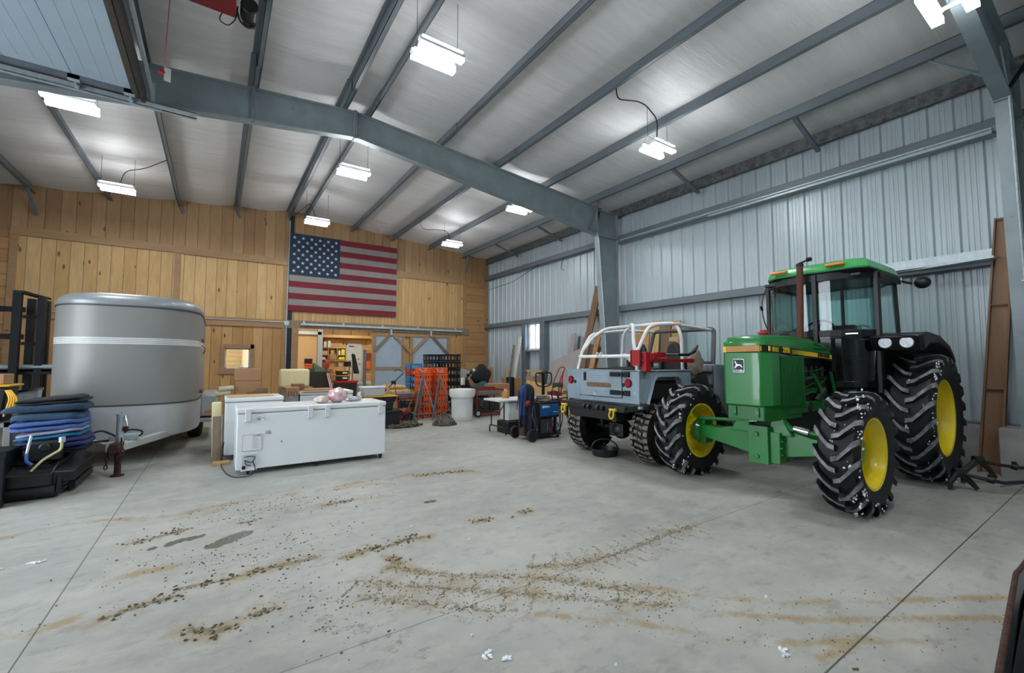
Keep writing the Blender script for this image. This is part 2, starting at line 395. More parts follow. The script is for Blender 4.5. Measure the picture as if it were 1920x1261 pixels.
s.set(Base_Color=c, Roughness=s.math('SUBTRACT', s.math('MULTIPLY_ADD', n4, .3, .40), s.math('MULTIPLY', f2, .3)))
s.bump(s.math('ADD', s.math('MULTIPLY', n3, .5), s.math('MULTIPLY', f, .8)), .25, .006)
me.materials.append(s.m); fo = bpy.data.objects.new('floor', me); link(fo); props(fo, kind='structure')

# ---- ceiling liner, sagging a little between the purlins
s = NT('ceiling_liner'); o_ = s.obj()
wr = s.noise(o_, 1.1, 6, .6, (.5, 5, 1)); wr2 = s.noise(o_, 3, 4, .6, (.6, 6, 1))
c = s.mix(s.ramp(wr, .3, .7), lin("dadada"), lin("cdcdce"))
s.set(Base_Color=c, Roughness=.5, Specular_IOR_Level=.4)
s.bump(s.math('ADD', s.math('MULTIPLY', wr, 1.0), s.math('MULTIPLY', wr2, .35)), .45, .07)
PUR = [(-5.45), (-4.0), (-2.55), (-1.05), .37, 1.82, 2.33, 3.87, 5.32, 6.78, 8.25]
PX = sorted(PUR+[9.5])
def sag(x):
    for a, b in zip(PX, PX[1:]):
        if a <= x <= b: t = (x-a)/(b-a); return .05*math.sin(PI*t)*min(1, (b-a)/1.4)
    return 0
c_ = MB(); xs = [XL-.1]+[RX+k*.12 for k in range(-63, 63) if XL < RX+k*.12 < W+.1]+[W+.12]
vs = []; ys = [YF, -4, -2, 0, 1.1, 3, 5, 7, 8.5, 10, 12, 14, D]
for y in ys: vs += [(x, y, roofz(x)-sag(x)) for x in xs]
n = len(xs); c_.add(vs, [(j*n+i, j*n+i+1, (j+1)*n+i+1, (j+1)*n+i) for j in range(len(ys)-1) for i in range(n-1)])
c_.build('ceiling', 'ceiling_liner', smooth=60, **STR)
rf = MB(); 
for s1, x0, x1 in ((1, RX, W+.3), (-1, XL-.3, RX)): rf.hexa([(x0, YF-.1, roofz(x0)+.12), (x1, YF-.1, roofz(x1)+.12), (x1, D+.1, roofz(x1)+.12), (x0, D+.1, roofz(x0)+.12), (x0, YF-.1, roofz(x0)+.16), (x1, YF-.1, roofz(x1)+.16), (x1, D+.1, roofz(x1)+.16), (x0, D+.1, roofz(x0)+.16)])
rf.build('ceiling', 'metal_wall', **STR)

TN = [0]
def trim(mb, mat, **k): TN[0] += 1; return mb.build('trim_%d' % TN[0], mat, kind='structure', **k)
# ---- purlins (Z sections, lapped over the frames)
for i, x in enumerate(PUR):
    z1 = roofz(x)-.015; z0 = z1-.2; sd = 1 if x > RX else -1; p = MB(); t = .004
    for (ya, yb, dx, dz) in ((YF, 1.8, 0, 0), (.4, 9.1, .009, .008), (7.7, D+.02, -.009, -.001)):
        xx = x+dx; z1 = roofz(x)-.015+dz; z0 = z1-.2
        p.box((xx-t, ya, z0), (xx+t, yb, z1)); p.box((xx-.065*(sd > 0)-t, ya, z0), (xx+.065*(sd < 0)+t, yb, z0+.006)); p.box((xx-.065*(sd < 0)-t, ya, z1-.006), (xx+.065*(sd > 0)+t, yb, z1))
        lx = xx-.065 if sd > 0 else xx+.065
        p.box((lx-.003, ya, z0), (lx+.003, yb, z0+.022))
    trim(p, 'steel_purlin' if x > RX else 'steel_purlin')
# cut ends and struts of the end wall rafter
for x in (-4.0, -2.55, -1.05, .37, 1.82, 3.87, 5.32, 6.78, 8.25):
    z = roofz(x)-.22
    if x in (-4.0, .37, 8.25, -1.05):
        L = .55 if x in (-4.0, 8.25) else .18
        trim(MB().bar((x, D-.5 if L > .3 else D-.12, z+.06), (x+.1, D-.06, z-L), .05, .05), 'steel_purlin')
# ---- eave struts
for x, mat in ((9.36, 'galv_rust'), (XL+.1, 'steel_purlin')):
    z1 = roofz(x)-.02; sd = -1 if x > 0 else 1
    trim(MB().box((x-.004, YF, z1-.22), (x+.004, D, z1)).box((min(x, x+sd*-.07), YF, z1-.226), (max(x, x+sd*-.07), D, z1-.22)).box((x-.012, YF, z1-.24), (x+.012, D, z1-.218)), mat)
# ---- rigid frames: tapered I sections
def rigid(yc, wd=.16):
    def isec(poly_in, poly_out, tf=.012):
        b = MB(); b.prism(poly_in+poly_out[::-1], 'y', yc-.005, yc+.005)
        for pl in (poly_in, poly_out):
            for p, q in zip(pl, pl[1:]):
                P, Q = Vector((p[0], yc, p[1])), Vector((q[0], yc, q[1])); b.bar(P, Q, wd, tf*1.4, up=(0, 1, 0)) if False else b.hexa([(p[0], yc-wd/2, p[1]-tf), (q[0], yc-wd/2, q[1]-tf), (q[0], yc+wd/2, q[1]-tf), (p[0], yc+wd/2, p[1]-tf), (p[0], yc-wd/2, p[1]+tf), (q[0], yc-wd/2, q[1]+tf), (q[0], yc+wd/2, q[1]+tf), (p[0], yc+wd/2, p[1]+tf)])
        return b
    for sd in (1, -1):
        X = lambda x: RX+sd*(x-RX)
        b = isec([(X(RX), 5.84), (X(8.5), 5.03)], [(X(RX), 6.33), (X(8.66), 5.77)])
        for xx in (RX+.015, 8.47):
            zz = 6.33-(xx-RX)/11.8; zb = 5.84-(xx-RX)*.1256; b.box((min(X(xx-.012), X(xx+.012)), yc-wd/2, zb-.03), (max(X(xx-.012), X(xx+.012)), yc+wd/2, zz+.03))
        for xx in (RX+.04, 8.44):
            for yy in (-.05, .05):
                for k in range(4): zz = 5.9+.12*k if xx < 3 else 5.12+.16*k; b.cyl((X(xx), yc+yy, zz), (X(xx+(.02 if xx < 3 else -.02)), yc+yy, zz), .013, seg=6)
        trim(b, 'steel_grey')
        xo = 9.27; c = MB(); ci = [(8.5, 5.72), (8.5, 5.03), (8.86, 0.0)]
        poly = [(X(a), z) for a, z in [(8.5, 5.78), (8.5, 5.03), (8.88, .66 if yc < 3 and sd > 0 else 0), (xo, .66 if yc < 3 and sd > 0 else 0), (xo, 5.71)]]
        c.prism(poly, 'y', yc-.005, yc+.005)
        z00 = .66 if yc < 3 and sd > 0 else 0
        for (a, za), (e, ze) in (((8.5, 5.78), (8.5, 5.03)), ((8.5, 5.03), (8.88, z00)), ((xo, 5.71), (xo, z00))):
            c.hexa([(X(a)-.008, yc-wd/2, za), (X(a)+.008, yc-wd/2, za), (X(a)+.008, yc+wd/2, za), (X(a)-.008, yc+wd/2, za), (X(e)-.008, yc-wd/2, ze), (X(e)+.008, yc-wd/2, ze), (X(e)+.008, yc+wd/2, ze), (X(e)-.008, yc+wd/2, ze)])
        c.box((min(X(8.5), X(xo)), yc-wd/2, 4.99), (max(X(8.5), X(xo)), yc+wd/2, 5.01)); c.box((min(X(8.84), X(xo)), yc-wd/2-.02, z00), (max(X(8.84), X(xo)), yc+wd/2+.02, z00+.015))
        c.box((min(X(8.5), X(xo)), yc-wd/2, 5.70), (max(X(8.5), X(xo)), yc+wd/2, 5.72))
        trim(c, 'steel_grey')
rigid(8.42); rigid(.96)
# flange braces
def brace(p, q, mat='steel_purlin'): trim(MB().bar(p, q, .045, .005).bar(Vector(p)+Vector((0, 0, .02)), Vector(q)+Vector((0, 0, .02)), .005, .045), mat)
brace((8.25, 8.0, 5.9), (8.2, 8.36, 5.1)); brace((8.25, 9.0, 5.85), (8.2, 8.48, 5.1))
for y in (3.35, 5.82, 10.75, 13.28): trim(MB().bar((8.26, y, 5.84), (9.3, y+.03, 5.54), .075, .05), 'steel_purlin')
brace((8.25, 1.6, 5.82), (8.5, 1.04, 5.35), 'steel_grey'); brace((8.25, .4, 5.8), (8.4, .88, 5.1), 'dark_steel')
brace((.37, 8.36, 6.2), (.37, 8.33, 5.62), 'steel_grey')
# ---- right wall: ribbed sheet, girts, stem wall
pr = []; y = YF; P_ = .305; k0 = 3.0-.305*40
prof = []; yy = 2.165-.305*28
while yy < D+.3:
    prof += [(yy-.055, 0), (yy-.03, .032), (yy+.03, .032), (yy+.055, 0), (yy+.11, 0), (yy+.118, .006), (yy+.135, .006), (yy+.143, 0), (yy+.17, 0), (yy+.178, .006), (yy+.195, .006), (yy+.203, 0)]; yy += .305
prof = [p for p in prof if YF-.05 < p[0] < D+.1]
def sheet(name, z0, z1, f=lambda y: True):
    b = MB(); 
    for (a, da), (c, dc) in zip(prof, prof[1:]): 
        if f((a+c)/2): b.quad((W+da, a, z0), (W+dc, c, z0), (W+dc, c, z1), (W+da, a, z1))
    return b
inw = lambda y: not (12.08 < y < 12.82)
b = sheet('wall_right', .62, 2.02); b2 = sheet('', 2.02, 2.95, inw); b3 = sheet('', 2.95, 6.0)
for q in (b2, b3): b.v += q.v; off = len(b.v)-len(q.v); b.f += [[off+i for i in f] for f in q.f]; b.mi += q.mi
b.build('wall_right', 'metal_wall', smooth=25, solid=.0, **STR)
MB().box((9.30, YF, -.05), (9.62, D, .64)).build('baseboard_right', 'concrete_old', bevel=.01, **STR)
trim(MB().box((9.30, YF, .64), (9.5, D, .67)), 'steel_purlin')
trim(MB().box((8.80, .72, -.05), (9.35, 1.24, .66)), 'concrete_old', bevel=.012)
def girt(z, h, ya, yb, mat='steel_purlin', x0=9.3):
    b = MB(); t = .004; b.box((x0, ya, z), (x0+.005, yb, z+h)); b.box((x0, ya, z), (W, yb, z+t)); b.box((x0, ya, z+h-t), (W, yb, z+h)) ; b.box((x0-.0, ya, z), (x0+.02, yb, z+.008)); trim(b, mat)
girt(5.0, .12, YF, 8.42); girt(4.9, .10, YF, 8.42, 'steel_grey', 9.27); girt(4.98, .17, 8.58, D); girt(2.96, .17, YF, 8.42); girt(2.95, .17, 8.58, D)
# bright door track running along the upper girt of the near bay, and the lighter angle on the lower girt
trim(MB().box((9.22, 1.17, 4.88), (9.26, 5.6, 4.905)).box((9.19, 1.17, 4.93), (9.22, 8.2, 4.95)).box((9.24, 1.17, 4.88), (9.245, 5.6, 4.95)), 'galv')
trim(MB().box((9.26, 1.2, 3.08), (9.30, 4.1, 3.2)).box((9.15, 1.2, 3.04), (9.3, 4.1, 3.06)), 'galv')
trim(MB().hexa([(9.0, 1.2, 3.02), (9.28, 1.2, 3.02), (9.28, 2.4, 3.02), (9.26, 2.4, 3.02), (9.0, 1.2, 3.05), (9.28, 1.2, 3.05), (9.28, 2.4, 3.05), (9.26, 2.4, 3.05)]), 'galv')
# window in the far bay
trim(MB().box((9.28, 11.72, .64), (9.5, 11.98, 2.96)), 'steel_purlin'); trim(MB().box((9.3, 12.86, .64), (9.5, 13.08, 2.96)), 'steel_purlin'); trim(MB().box((9.3, 12.0, 1.93), (9.5, 12.86, 1.98)), 'steel_purlin')
wn = MB(); F = lambda y0, y1, z0, z1, x0=9.44, x1=9.5: wn.box((x0, y0, z0), (x1, y1, z1))
F(12.0, 12.06, 1.98, 2.98); F(12.80, 12.86, 1.98, 2.98); F(12.06, 12.8, 1.98, 2.05); F(12.06, 12.8, 2.9, 2.98); F(12.40, 12.46, 2.05, 2.9)
F(12.06, 12.09, 2.05, 2.9, 9.46, 9.49); F(12.77, 12.8, 2.05, 2.9, 9.46, 9.49)
wo = wn.build('window_1', 'white_plastic', bevel=.004, **STR)
MATS['frost'] = EMIT('frost', (.82, .9, 1), 1.0) if False else M('frost', 'dfe8f2', .3)
s = NT('frosted_glass'); tr = s.n('BsdfTranslucent', i0=(.8, .87, .95, 1)); t2 = s.n('BsdfTransparent', i0=(.85, .9, .95, 1)); mx = s.n('MixShader')
s.t.links.new(s.ramp(s.noise(s.obj(), 9, 6, .7), .4, .6), mx.inputs[0]); s.t.links.new(tr.outputs[0], mx.inputs[1]); s.t.links.new(t2.outputs[0], mx.inputs[2]); s.t.links.new(mx.outputs[0], s.t.nodes['Material Output'].inputs[0])
MB().box((9.47, 12.06, 2.05), (9.475, 12.8, 2.9)).build('pane', 'frosted_glass', wo)
MB().box((9.6, -8, -.3), (40, 40, -.28)).build('snowy_ground', 'snow', **STR)
# ---- left wall with its overhead door opening (out of frame), front wall behind the camera
b = MB(); b.box((XL-.1, 8.1, 0), (XL, D, 6.0)); b.box((XL-.1, YF, 0), (XL, 3.2, 6.0)); b.box((XL-.1, 3.2, 4.6), (XL, 8.1, 6.0)); b.build('wall_left', 'metal_wall', **STR)
b = MB(); b.prism([(XL, 0), (W, 0), (W, 5.93), (RX, 6.55), (XL, 5.91)], 'y', YF-.1, YF); b.build('wall_front', 'metal_wall', **STR)
# ---- wooden end wall
PLANK('boards_top_shaded', 'X', 'Z', .29, 'ac8a62', '98744f', .25, .014)  # darker tint than the boards below: the weaker light up here is painted in
PLANK('boards_mid', 'X', 'Z', .265, 'd0ae78', 'c19b63', .8, .012, .3)
PLANK('boards_low', 'X', 'Z', .27, 'c79f68', 'b2854f', .5, .014, .6)
PLANK('boards_horizontal', 'Z', 'X', .31, 'bb9162', 'a67b4c', .3, .016)
PLANK('boards_narrow', 'X', 'Z', .13, 'cca872', 'bd955e', .4, .008, .1)
def wall_piece(poly, mat, y=D, th=.04, name='wall_back'): MB().prism(poly, 'y', y, y+th).build(name, mat, **STR)
Z1, Z2 = 4.83, 2.8
rz = lambda x: roofz(x)+.02
wall_piece([(XL, Z1), (W, Z1), (W, rz(W)), (RX, rz(RX)), (XL, rz(XL))], 'boards_top_shaded')
wall_piece([(-4.34, Z2), (1.85, Z2), (1.85, Z1), (-4.34, Z1)], 'boards_mid'); wall_piece([(1.85, Z2), (8.38, Z2), (8.38, Z1), (1.85, Z1)], 'boards_narrow')
wall_piece([(XL, 0), (-4.34, 0), (-4.34, Z1), (XL, Z1)], 'boards_horizontal'); wall_piece([(8.38, 0), (W, 0), (W, Z1), (8.38, Z1)], 'boards_horizontal')
WX0, WX1, WZ0, WZ1 = .21, .86, 1.36, 1.97
wall_piece([(-4.34, 0), (WX0, 0), (WX0, Z2), (-4.34, Z2)], 'boards_low'); wall_piece([(WX0, WZ1), (WX1, WZ1), (WX1, Z2), (WX0, Z2)], 'boards_low'); wall_piece([(WX0, 0), (WX1, 0), (WX1, WZ0), (WX0, WZ0)], 'boards_low')
wall_piece([(WX1, 0), (1.86, 0), (1.86, Z2), (WX1, Z2)], 'boards_low'); wall_piece([(7.5, 0), (8.38, 0), (8.38, Z2), (7.5, Z2)], 'boards_low')
wall_piece([(4.62, 0), (7.5, 0), (7.5, Z2), (4.62, Z2)], 'boards_low', D+.01)
wall_piece([(2.22, 2.66), (4.62, 2.66), (4.62, Z2), (2.22, Z2)], 'boards_low')
def lumber(a, b, mat='wood_brown', **k): trim(MB().box(a, b), mat, bevel=.004, **k)
PLANK('ledger', 'Z', 'X', 5, 'ab8b66', '9a7853', .3, .001)
trim(MB().box((-4.34, D-.05, 4.72), (1.3, D, 4.93)), 'ledger'); trim(MB().box((-.9, D-.06, 4.70), (1.82, D-.001, 4.91)), 'ledger')
trim(MB().box((5.47, D-.05, 4.73), (8.38, D, 4.97)), 'ledger')
trim(MB().box((-4.2, D-.05, 2.66), (1.85, D, 2.92)), 'ledger')
for x in (-4.34, -1.1, 1.72, 8.28, 9.33): trim(MB().box((x, D-.03, 2.92 if x in (-1.1,) else 0), (x+.14, D, 4.72)), 'ledger')
for x in (-3.3, -2.3, -.9): trim(MB().box((x, D-.03, 0), (x+.13, D, 2.66)), 'ledger')
trim(MB().box((1.86, D-.06, 2.66), (8.55, D-.002, 2.92)), 'wood_grey')       # header over the sliding door
trim(MB().box((1.85, D-.02, 0), (2.0, D+.1, 6.38)), 'dark_steel'); trim(MB().box((2.0, D-.06, 0), (2.2, D+.05, 2.66)), 'ledger')
trim(MB().box((2.25, D-.14, 2.76), (8.2, D-.09, 2.83)), 'galv', bevel=.008)
for x in (2.35, 3.6, 4.95, 6.3, 7.9): trim(MB().box((x-.03, D-.12, 2.8), (x+.03, D-.05, 2.9)), 'galv')
# conduit and box up the ridge column
tube = lambda p, r=.014: MB().tube(p, r, 8)
trim(tube([(1.86, D-.05, 6.2), (1.84, D-.05, 2.8), (1.84, D-.05, .2)], .016), 'galv'); trim(MB().box((1.77, D-.1, 2.74), (1.91, D-.02, 2.88)), 'galv', bevel=.008)
trim(tube([(-3.9, D-.07, 2.84), (1.8, D-.07, 2.84)], .013), 'galv')
# small interior window
wn = MB(); wn.box((WX0-.12, D-.03, WZ0-.03), (WX0, D+.06, WZ1+.13)).box((WX1, D-.03, WZ0-.03), (WX1+.12, D+.06, WZ1+.13)).box((WX0-.16, D-.035, WZ0-.17), (WX1+.12, D+.06, WZ0)).box((WX0-.02, D-.03, WZ1), (WX1+.1, D+.06, WZ1+.13))
wo = wn.build('window_2', 'ledger', bevel=.004, **STR)
fr = MB(); fr.box((WX0, D+.06, WZ0), (WX0+.03, D+.09, WZ1)).box((WX1-.04, D+.06, WZ0), (WX1, D+.09, WZ1)).box((WX0, D+.06, WZ0), (WX1, D+.09, WZ0+.035)).box((WX0, D+.06, WZ1-.03), (WX1, D+.09, WZ1)); fr.blob((.64, D+.045, WZ0+.05), (.06, .02, .035)); fr.build('frame', 'white_paint', wo)
MATS['window_glass'] = GLASS('window_glass', 'c8d0d4', .6)
MB().box((WX0, D+.07, WZ0), (WX1, D+.075, WZ1)).build('pane', 'window_glass', wo)
# ---- sliding door with diagonal braces
M('foam_board', '9fb0bd', .6, 0, .12, 2, spots=('7f9fc0', 5, .66)); 
dr = MB(); Y0 = D-.075; S = lambda x0, x1, z0, z1, y0=Y0, y1=D-.03: dr.box((x0, y0, z0), (x1, y1, z1))
S(4.6, 4.73, .05, 2.62); S(4.73, 7.68, 2.5, 2.62); S(6.02, 6.15, .05, 2.5); S(7.55, 7.68, .05, 2.5); S(4.73, 6.02, 1.27, 1.38); S(4.73, 7.55, .05, .2); S(5.70, 5.80, 1.38, 2.5, D-.06)
d3 = dr.build('door_2', 'ledger', bevel=.004, **STR)
ps = MB(); ps.box((4.7, D-.045, .1), (5.82, D-.03, 2.52)).box((4.7, D-.05, .2), (5.85, D-.028, 1.28)).box((6.12, D-.045, .1), (7.58, D-.03, 2.52)); ps.box((4.7, D-.04, .1), (6.05, D-.03, .8)); ps.build('insulation_panel', 'foam_board', d3)
for a, b, m in (((5.22, 2.52), (4.68, 1.95), 'wood_grey'), ((5.42, 2.52), (6.08, 1.9), 'ledger'), ((6.72, 2.52), (6.1, 1.92), 'ledger'), ((6.95, 2.52), (7.6, 1.85), 'wood_brown')):
    MB().bar((a[0], Y0-.01, a[1]), (b[0], Y0-.01, b[1]), .1, .04, up=(0, 1, 0)).build('brace', m, d3)
for x in (5.28, 6.85):
    MB().box((x-.035, D-.13, 2.55), (x+.035, D-.1, 2.76)).cyl((x, D-.14, 2.78), (x, D-.09, 2.78), .03).build('hanger', 'galv', d3)
# ---- the lit workshop behind the opening
BY = 24.4
PLANK('shop_boards', 'Z', 'X', .2, 'e0b878', 'd2a564', .3, .01)
M('osb', 'e6c08a', .7, 0, .2, 30)
MB().box((-1, BY, 0), (9, BY+.05, 3.6)).build('wall_shop_back', 'shop_boards', **STR)
MB().box((1.0, D+.5, 0), (1.05, BY, 3.6)).build('wall_shop_left', 'osb', **STR); MB().box((8.9, D+.5, 0), (8.95, BY, 3.6)).build('wall_shop_right', 'osb', **STR)
MB().box((1.0, D+.06, 3.55), (9, BY+.05, 3.6)).build('ceiling', 'white_liner', **STR)
MB().box((3.0, 21.0, 0), (8.9, BY, .55)).build('floor_shop_landing', 'concrete_old', **STR)
sh = lambda a, b, m='shop_boards': trim(MB().box(a, b), m)
trim(MB().box((3.55, 20.0, 0), (3.75, 20.2, 3.55)).box((2.0, 20.0, 2.72), (3.7, 20.12, 2.85)), 'galv')
sh((2.0, 20.2, 0), (3.6, 20.26, 3.5), 'osb')
dd = MB(); dd.box((5.74, BY-.06, .56), (5.81, BY, 2.55)).box((6.56, BY-.06, .56), (6.63, BY, 2.55)).box((5.74, BY-.06, 2.48), (6.63, BY, 2.55)); d4 = dd.build('door_1', 'metal_wall', **STR)
MB().box((5.81, BY-.05, .56), (6.56, BY-.01, 2.48)).build('door_leaf', M('door_white', 'c9cfc6', .5), d4)
MB().cyl((6.47, BY-.05, 1.45), (6.47, BY-.11, 1.45), .03).cyl((6.40, BY-.05, 1.72), (6.40, BY-.07, 1.72), .03).box((5.88, BY-.08, 2.38), (6.15, BY-.05, 2.43)).build('door_hardware', 'dark_steel', d4)
sh((4.2, BY-.7, 2.82), (7.6, BY-.02, 2.86)); sh((4.2, BY-.72, 2.86), (7.6, BY-.7, 2.96)); 
for x in (5.6, 6.75): trim(MB().bar((x, BY-.6, 2.82), (x, BY-.02, 2.5), .05, .04), 'ledger')
for x in (4.3, 5.05, 5.95, 6.9): sh((x, BY-.05, 2.95), (x+.06, BY, 3.55), 'ledger')
# workshop tube lights
MATS['shop_lens'] = EMIT('shop_lens', (1, .95, .86), 46)
for i, (x, y) in enumerate(((3.2, 17.8), (5.6, 22.0), (6.8, 18.2))):
    t = thing('strip_light', ['fluorescent strip light on the workshop ceiling near the sliding door', 'fluorescent strip light on the workshop ceiling before the white door', 'fluorescent strip light hidden behind the sliding door'][i], 'ceiling light', (x, y, 3.45), world=True)
    MB().box((x-.6, y-.07, 3.48), (x+.6, y+.07, 3.55)).build('housing', 'white_paint', t); MB().box((x-.58, y-.06, 3.45), (x+.58, y+.06, 3.478)).build('lamp_lens', 'shop_lens', t)
# ================================================================ THE TRACTOR
rnd = random.Random(5)
M('jd_green', '1d7a34', .28, 0, .12, 2, coat=.5); M('jd_green2', '17662c', .35, 0, .2, 5); M('jd_yellow', 'f0d410', .3, 0, .05, 3, coat=.4)
M('jd_roof', '3c9a55', .35, 0, .1, 2); M('lug_top', '8d8f8f', .85, 0, .35, 10, col2='4d4f52'); M('band_yellow', 'e8c81e', .4, 0, .05, 3); M('band_tan', 'b98842', .5, 0, .15, 8)
M('amber', 'e8801c', .3, 0, .1, 8, coat=.5); M('engine', '232b24', .6, .2, .5, 9, col2='121412', bump=.3, bscale=30)
MATS['cab_glass'] = GLASS('cab_glass', 'a9c4c2', .5)
MATS['lower_glass'] = GLASS('lower_glass', '5f7172', .4)
M('lens_clear', 'b8bcc0', .15, .8, .3, 30, bump=.4, bscale=90); M('stack_rust', '5d3527', .7, .2, .3, 6, sv=(1, 1, .4))
def carcass(b, c, R, w, rr, bead=.4, seg=48, crown=.02):
    h = w/2
    prof = [(rr-.005, -bead*w), (rr+.03, -bead*w*1.08), ((rr+R)/2, -h*1.02), (R-.09, -h*.97), (R-.045, -h*.8), (R-.02-crown, -h*.4), (R-.018, 0), (R-.02-crown, h*.4), (R-.045, h*.8), (R-.09, h*.97), ((rr+R)/2, h*1.02), (rr+.03, bead*w*1.08), (rr-.005, bead*w)]
    b.lathe(prof, c, 'y', seg)
def ag_tyre(c, R, w, rr, nl, parent, lugh=.04, label=None):
    c = Vector(c); b = MB(); carcass(b, c, R-lugh+.01, w, rr)
    def P(phi, h, r): return Vector((c.x-r*math.cos(phi), c.y+h, c.z+r*math.sin(phi)))
    lw = R*2*PI/nl*.30
    for s_ in (1, -1):
        for k in range(nl):
            f0 = 2*PI*(k+(.5 if s_ > 0 else 0))/nl
            st = [(-.04, 0, 0), (.12, .02, 0), (.28, .085, 0), (.43, .16, -.012), (.5, .2, -.05), (.52, .21, -.13*R)]
            rows = []
            for q, adv, dr in st:
                h = s_*q*w; phi = f0+adv*(w*2.8)/R; top = R+dr; base = R-lugh-.012+dr*.6 if q < .5 else R-lugh-.05+dr
                lwq = lw*(1.15 if q > .35 else .85)
                ya = .0 if q < .5 else s_*.012
                rows.append([P(phi-lwq/R*.62, h-ya, base), P(phi+lwq/R*.62, h-ya, base), P(phi+lwq/R*.42, h+ya, top), P(phi-lwq/R*.42, h+ya, top)])
            for r0, r1 in zip(rows, rows[1:]):
                o_ = len(b.v); b.v += r0+r1; 
                for i, mi in ((0, 0), (1, 0), (2, 1), (3, 0)):
                    j = (i+1) % 4
                    if i: b.f.append([o_+i, o_+j, o_+4+j, o_+4+i]); b.mi.append(mi)
            for row in (rows[0], rows[-1]): o_ = len(b.v); b.v += row; b.f.append([o_, o_+1, o_+2, o_+3]); b.mi.append(0)
    return b.build('tyre', ['rubber', 'lug_top'], parent, smooth=35, merge=False, label=label)
def snow_bits(c, R, w, n, parent, lo=-1.9, hi=1.5, seed=1):
    c = Vector(c); g = random.Random(seed); b = MB()
    for i in range(n):
        phi = g.uniform(lo, hi); side = g.random() < .45
        if side: h = -w*.5-.004; r = R-g.uniform(.02, .16)
        else: h = g.uniform(-.5, .1)*w; r = R-g.choice([.002, .035])
        p = Vector((c.x-r*math.cos(phi), c.y+h, c.z+r*math.sin(phi)))
        for k in range(g.choice([1, 1, 2, 7])):
            q = Vector((g.uniform(-.02, .02), g.uniform(-.02, .01), g.uniform(-.035, .035))); b.blob(p+q, (g.uniform(.004, .012), g.uniform(.003, .010), g.uniform(.005, .014)), 6, 4, .9, g)
    return b.build('snow_clump', 'snow', parent, kind='stuff', label='bits of white snow stuck to the tread')
def rim(c, rr, w, parent, disc=.1, name='wheel', mat='jd_yellow', flip=1):
    b = MB(); h = w*.40; f = flip
    b.lathe([(rr+.012, -h-.008), (rr+.022, -h), (rr+.004, -h+.006), (rr-.006, -h+.03), (rr-.03, -h+.05), (rr-.055, -h*.4), (rr-.055, h*.4), (rr-.03, h-.05), (rr-.006, h-.03), (rr+.004, h-.006), (rr+.022, h), (rr+.012, h+.008), (rr-.012, h), (rr-.045, h*.6), (rr-.075, h*.3), (rr-.075, -h*.3), (rr-.045, -h*.6), (rr-.012, -h), (rr+.012, -h-.008)], c, 'y', 48)
    d = disc*f
    b.lathe([(rr-.06, d-.012), (rr*.72, d-.03*f-.01), (rr*.45, d-.005), (.0, d-.005)], c, 'y', 40)
    b.lathe([(rr-.06, d+.006), (rr*.72, d-.03*f+.008), (rr*.45, d+.012), (.0, d+.012)], c, 'y', 40)
    C_ = Vector(c)
    for k in range(8):
        a = 2*PI*k/8; x, z = C_.x+rr*.34*math.cos(a), C_.z+rr*.34*math.sin(a); b.cyl((x, C_.y+d-.03, z), (x, C_.y+d+.03, z), .013, seg=6)
    for k in range(4):
        a = 2*PI*k/4+.5; x, z = C_.x+(rr-.1)*math.cos(a), C_.z+(rr-.1)*math.sin(a); b.box((x-.03, C_.y+d-.05, z-.04), (x+.03, C_.y+d+.03, z+.04))
    return b.build(name, mat, parent, smooth=40)
TY = 2.7
T = thing('tractor', 'green farm tractor with glazed cab, yellow rims and big lugged tyres, facing the camera', 'tractor', (6.9, TY, 0))
FLc, FRc, RLc, RRc = (5.6, 1.8, .612), (5.6, 3.72, .612), (7.93, 1.76, .825), (7.93, 3.66, .825)
for nm, c, R, w, rr, nl, dsc, fl, sn in (('front_wheel', FLc, .635, .36, .355, 18, .05, 1, 46), ('front_wheel', FRc, .635, .36, .355, 18, .03, -1, 20), ('rear_wheel', RLc, .84, .46, .485, 21, .09, 1, 34), ('rear_wheel', RRc, .84, .46, .485, 21, .0, 1, 0)):
    wh = rim(c, rr, w, T, dsc, nm, flip=fl); ag_tyre(c, R, w, rr, nl, wh)
    if sn: snow_bits(c, R, w, sn, wh, seed=sn)
# hood: lofted shell, square nose with a chamfered corner
def hood_poly(dx): return None
hb = MB(); y0, y1 = TY-.265, TY+.265
def loft(b, secs, mi=0):
    n = len(secs[0]); o_ = len(b.v); b.v += [Vector(p) for q in secs for p in q]
    for i in range(len(secs)-1):
        for k in range(n-1): b.f.append([o_+i*n+k, o_+i*n+k+1, o_+(i+1)*n+k+1, o_+(i+1)*n+k]); b.mi.append(mi)
    for i in (0, len(secs)-1): b.f.append([o_+i*n+k for k in range(n)]); b.mi.append(mi)
def hsec(x, w, zt, zb, r=.07):
    return [(x, TY-w, zb), (x, TY-w, zt-r), (x, TY-w+r*.35, zt-r*.3), (x, TY-w+r, zt), (x, TY, zt+.012), (x, TY+w-r, zt), (x, TY+w-r*.35, zt-r*.3), (x, TY+w, zt-r), (x, TY+w, zb)]
loft(hb, [hsec(5.095, .20, 1.80, 1.745, .04), hsec(5.12, .245, 1.845, 1.745, .06), hsec(5.25, .262, 1.865, 1.74), hsec(5.8, .268, 1.87, 1.715), hsec(6.4, .27, 1.84, 1.68, .09), hsec(6.75, .27, 1.79, 1.66, .1), hsec(6.86, .27, 1.74, 1.65, .1)])
ho = hb.build('hood', 'jd_green', T, smooth=50)
MB().cyl((5.55, TY-.02, 1.865), (5.55, TY-.02, 1.9), .05).cyl((5.55, TY-.02, 1.9), (5.55, TY-.02, 1.925), .07, .06).cyl((5.55, TY-.02, 1.925), (5.55, TY-.02, 1.945), .035).build('radiator_cap', 'red', ho, bevel=.004)
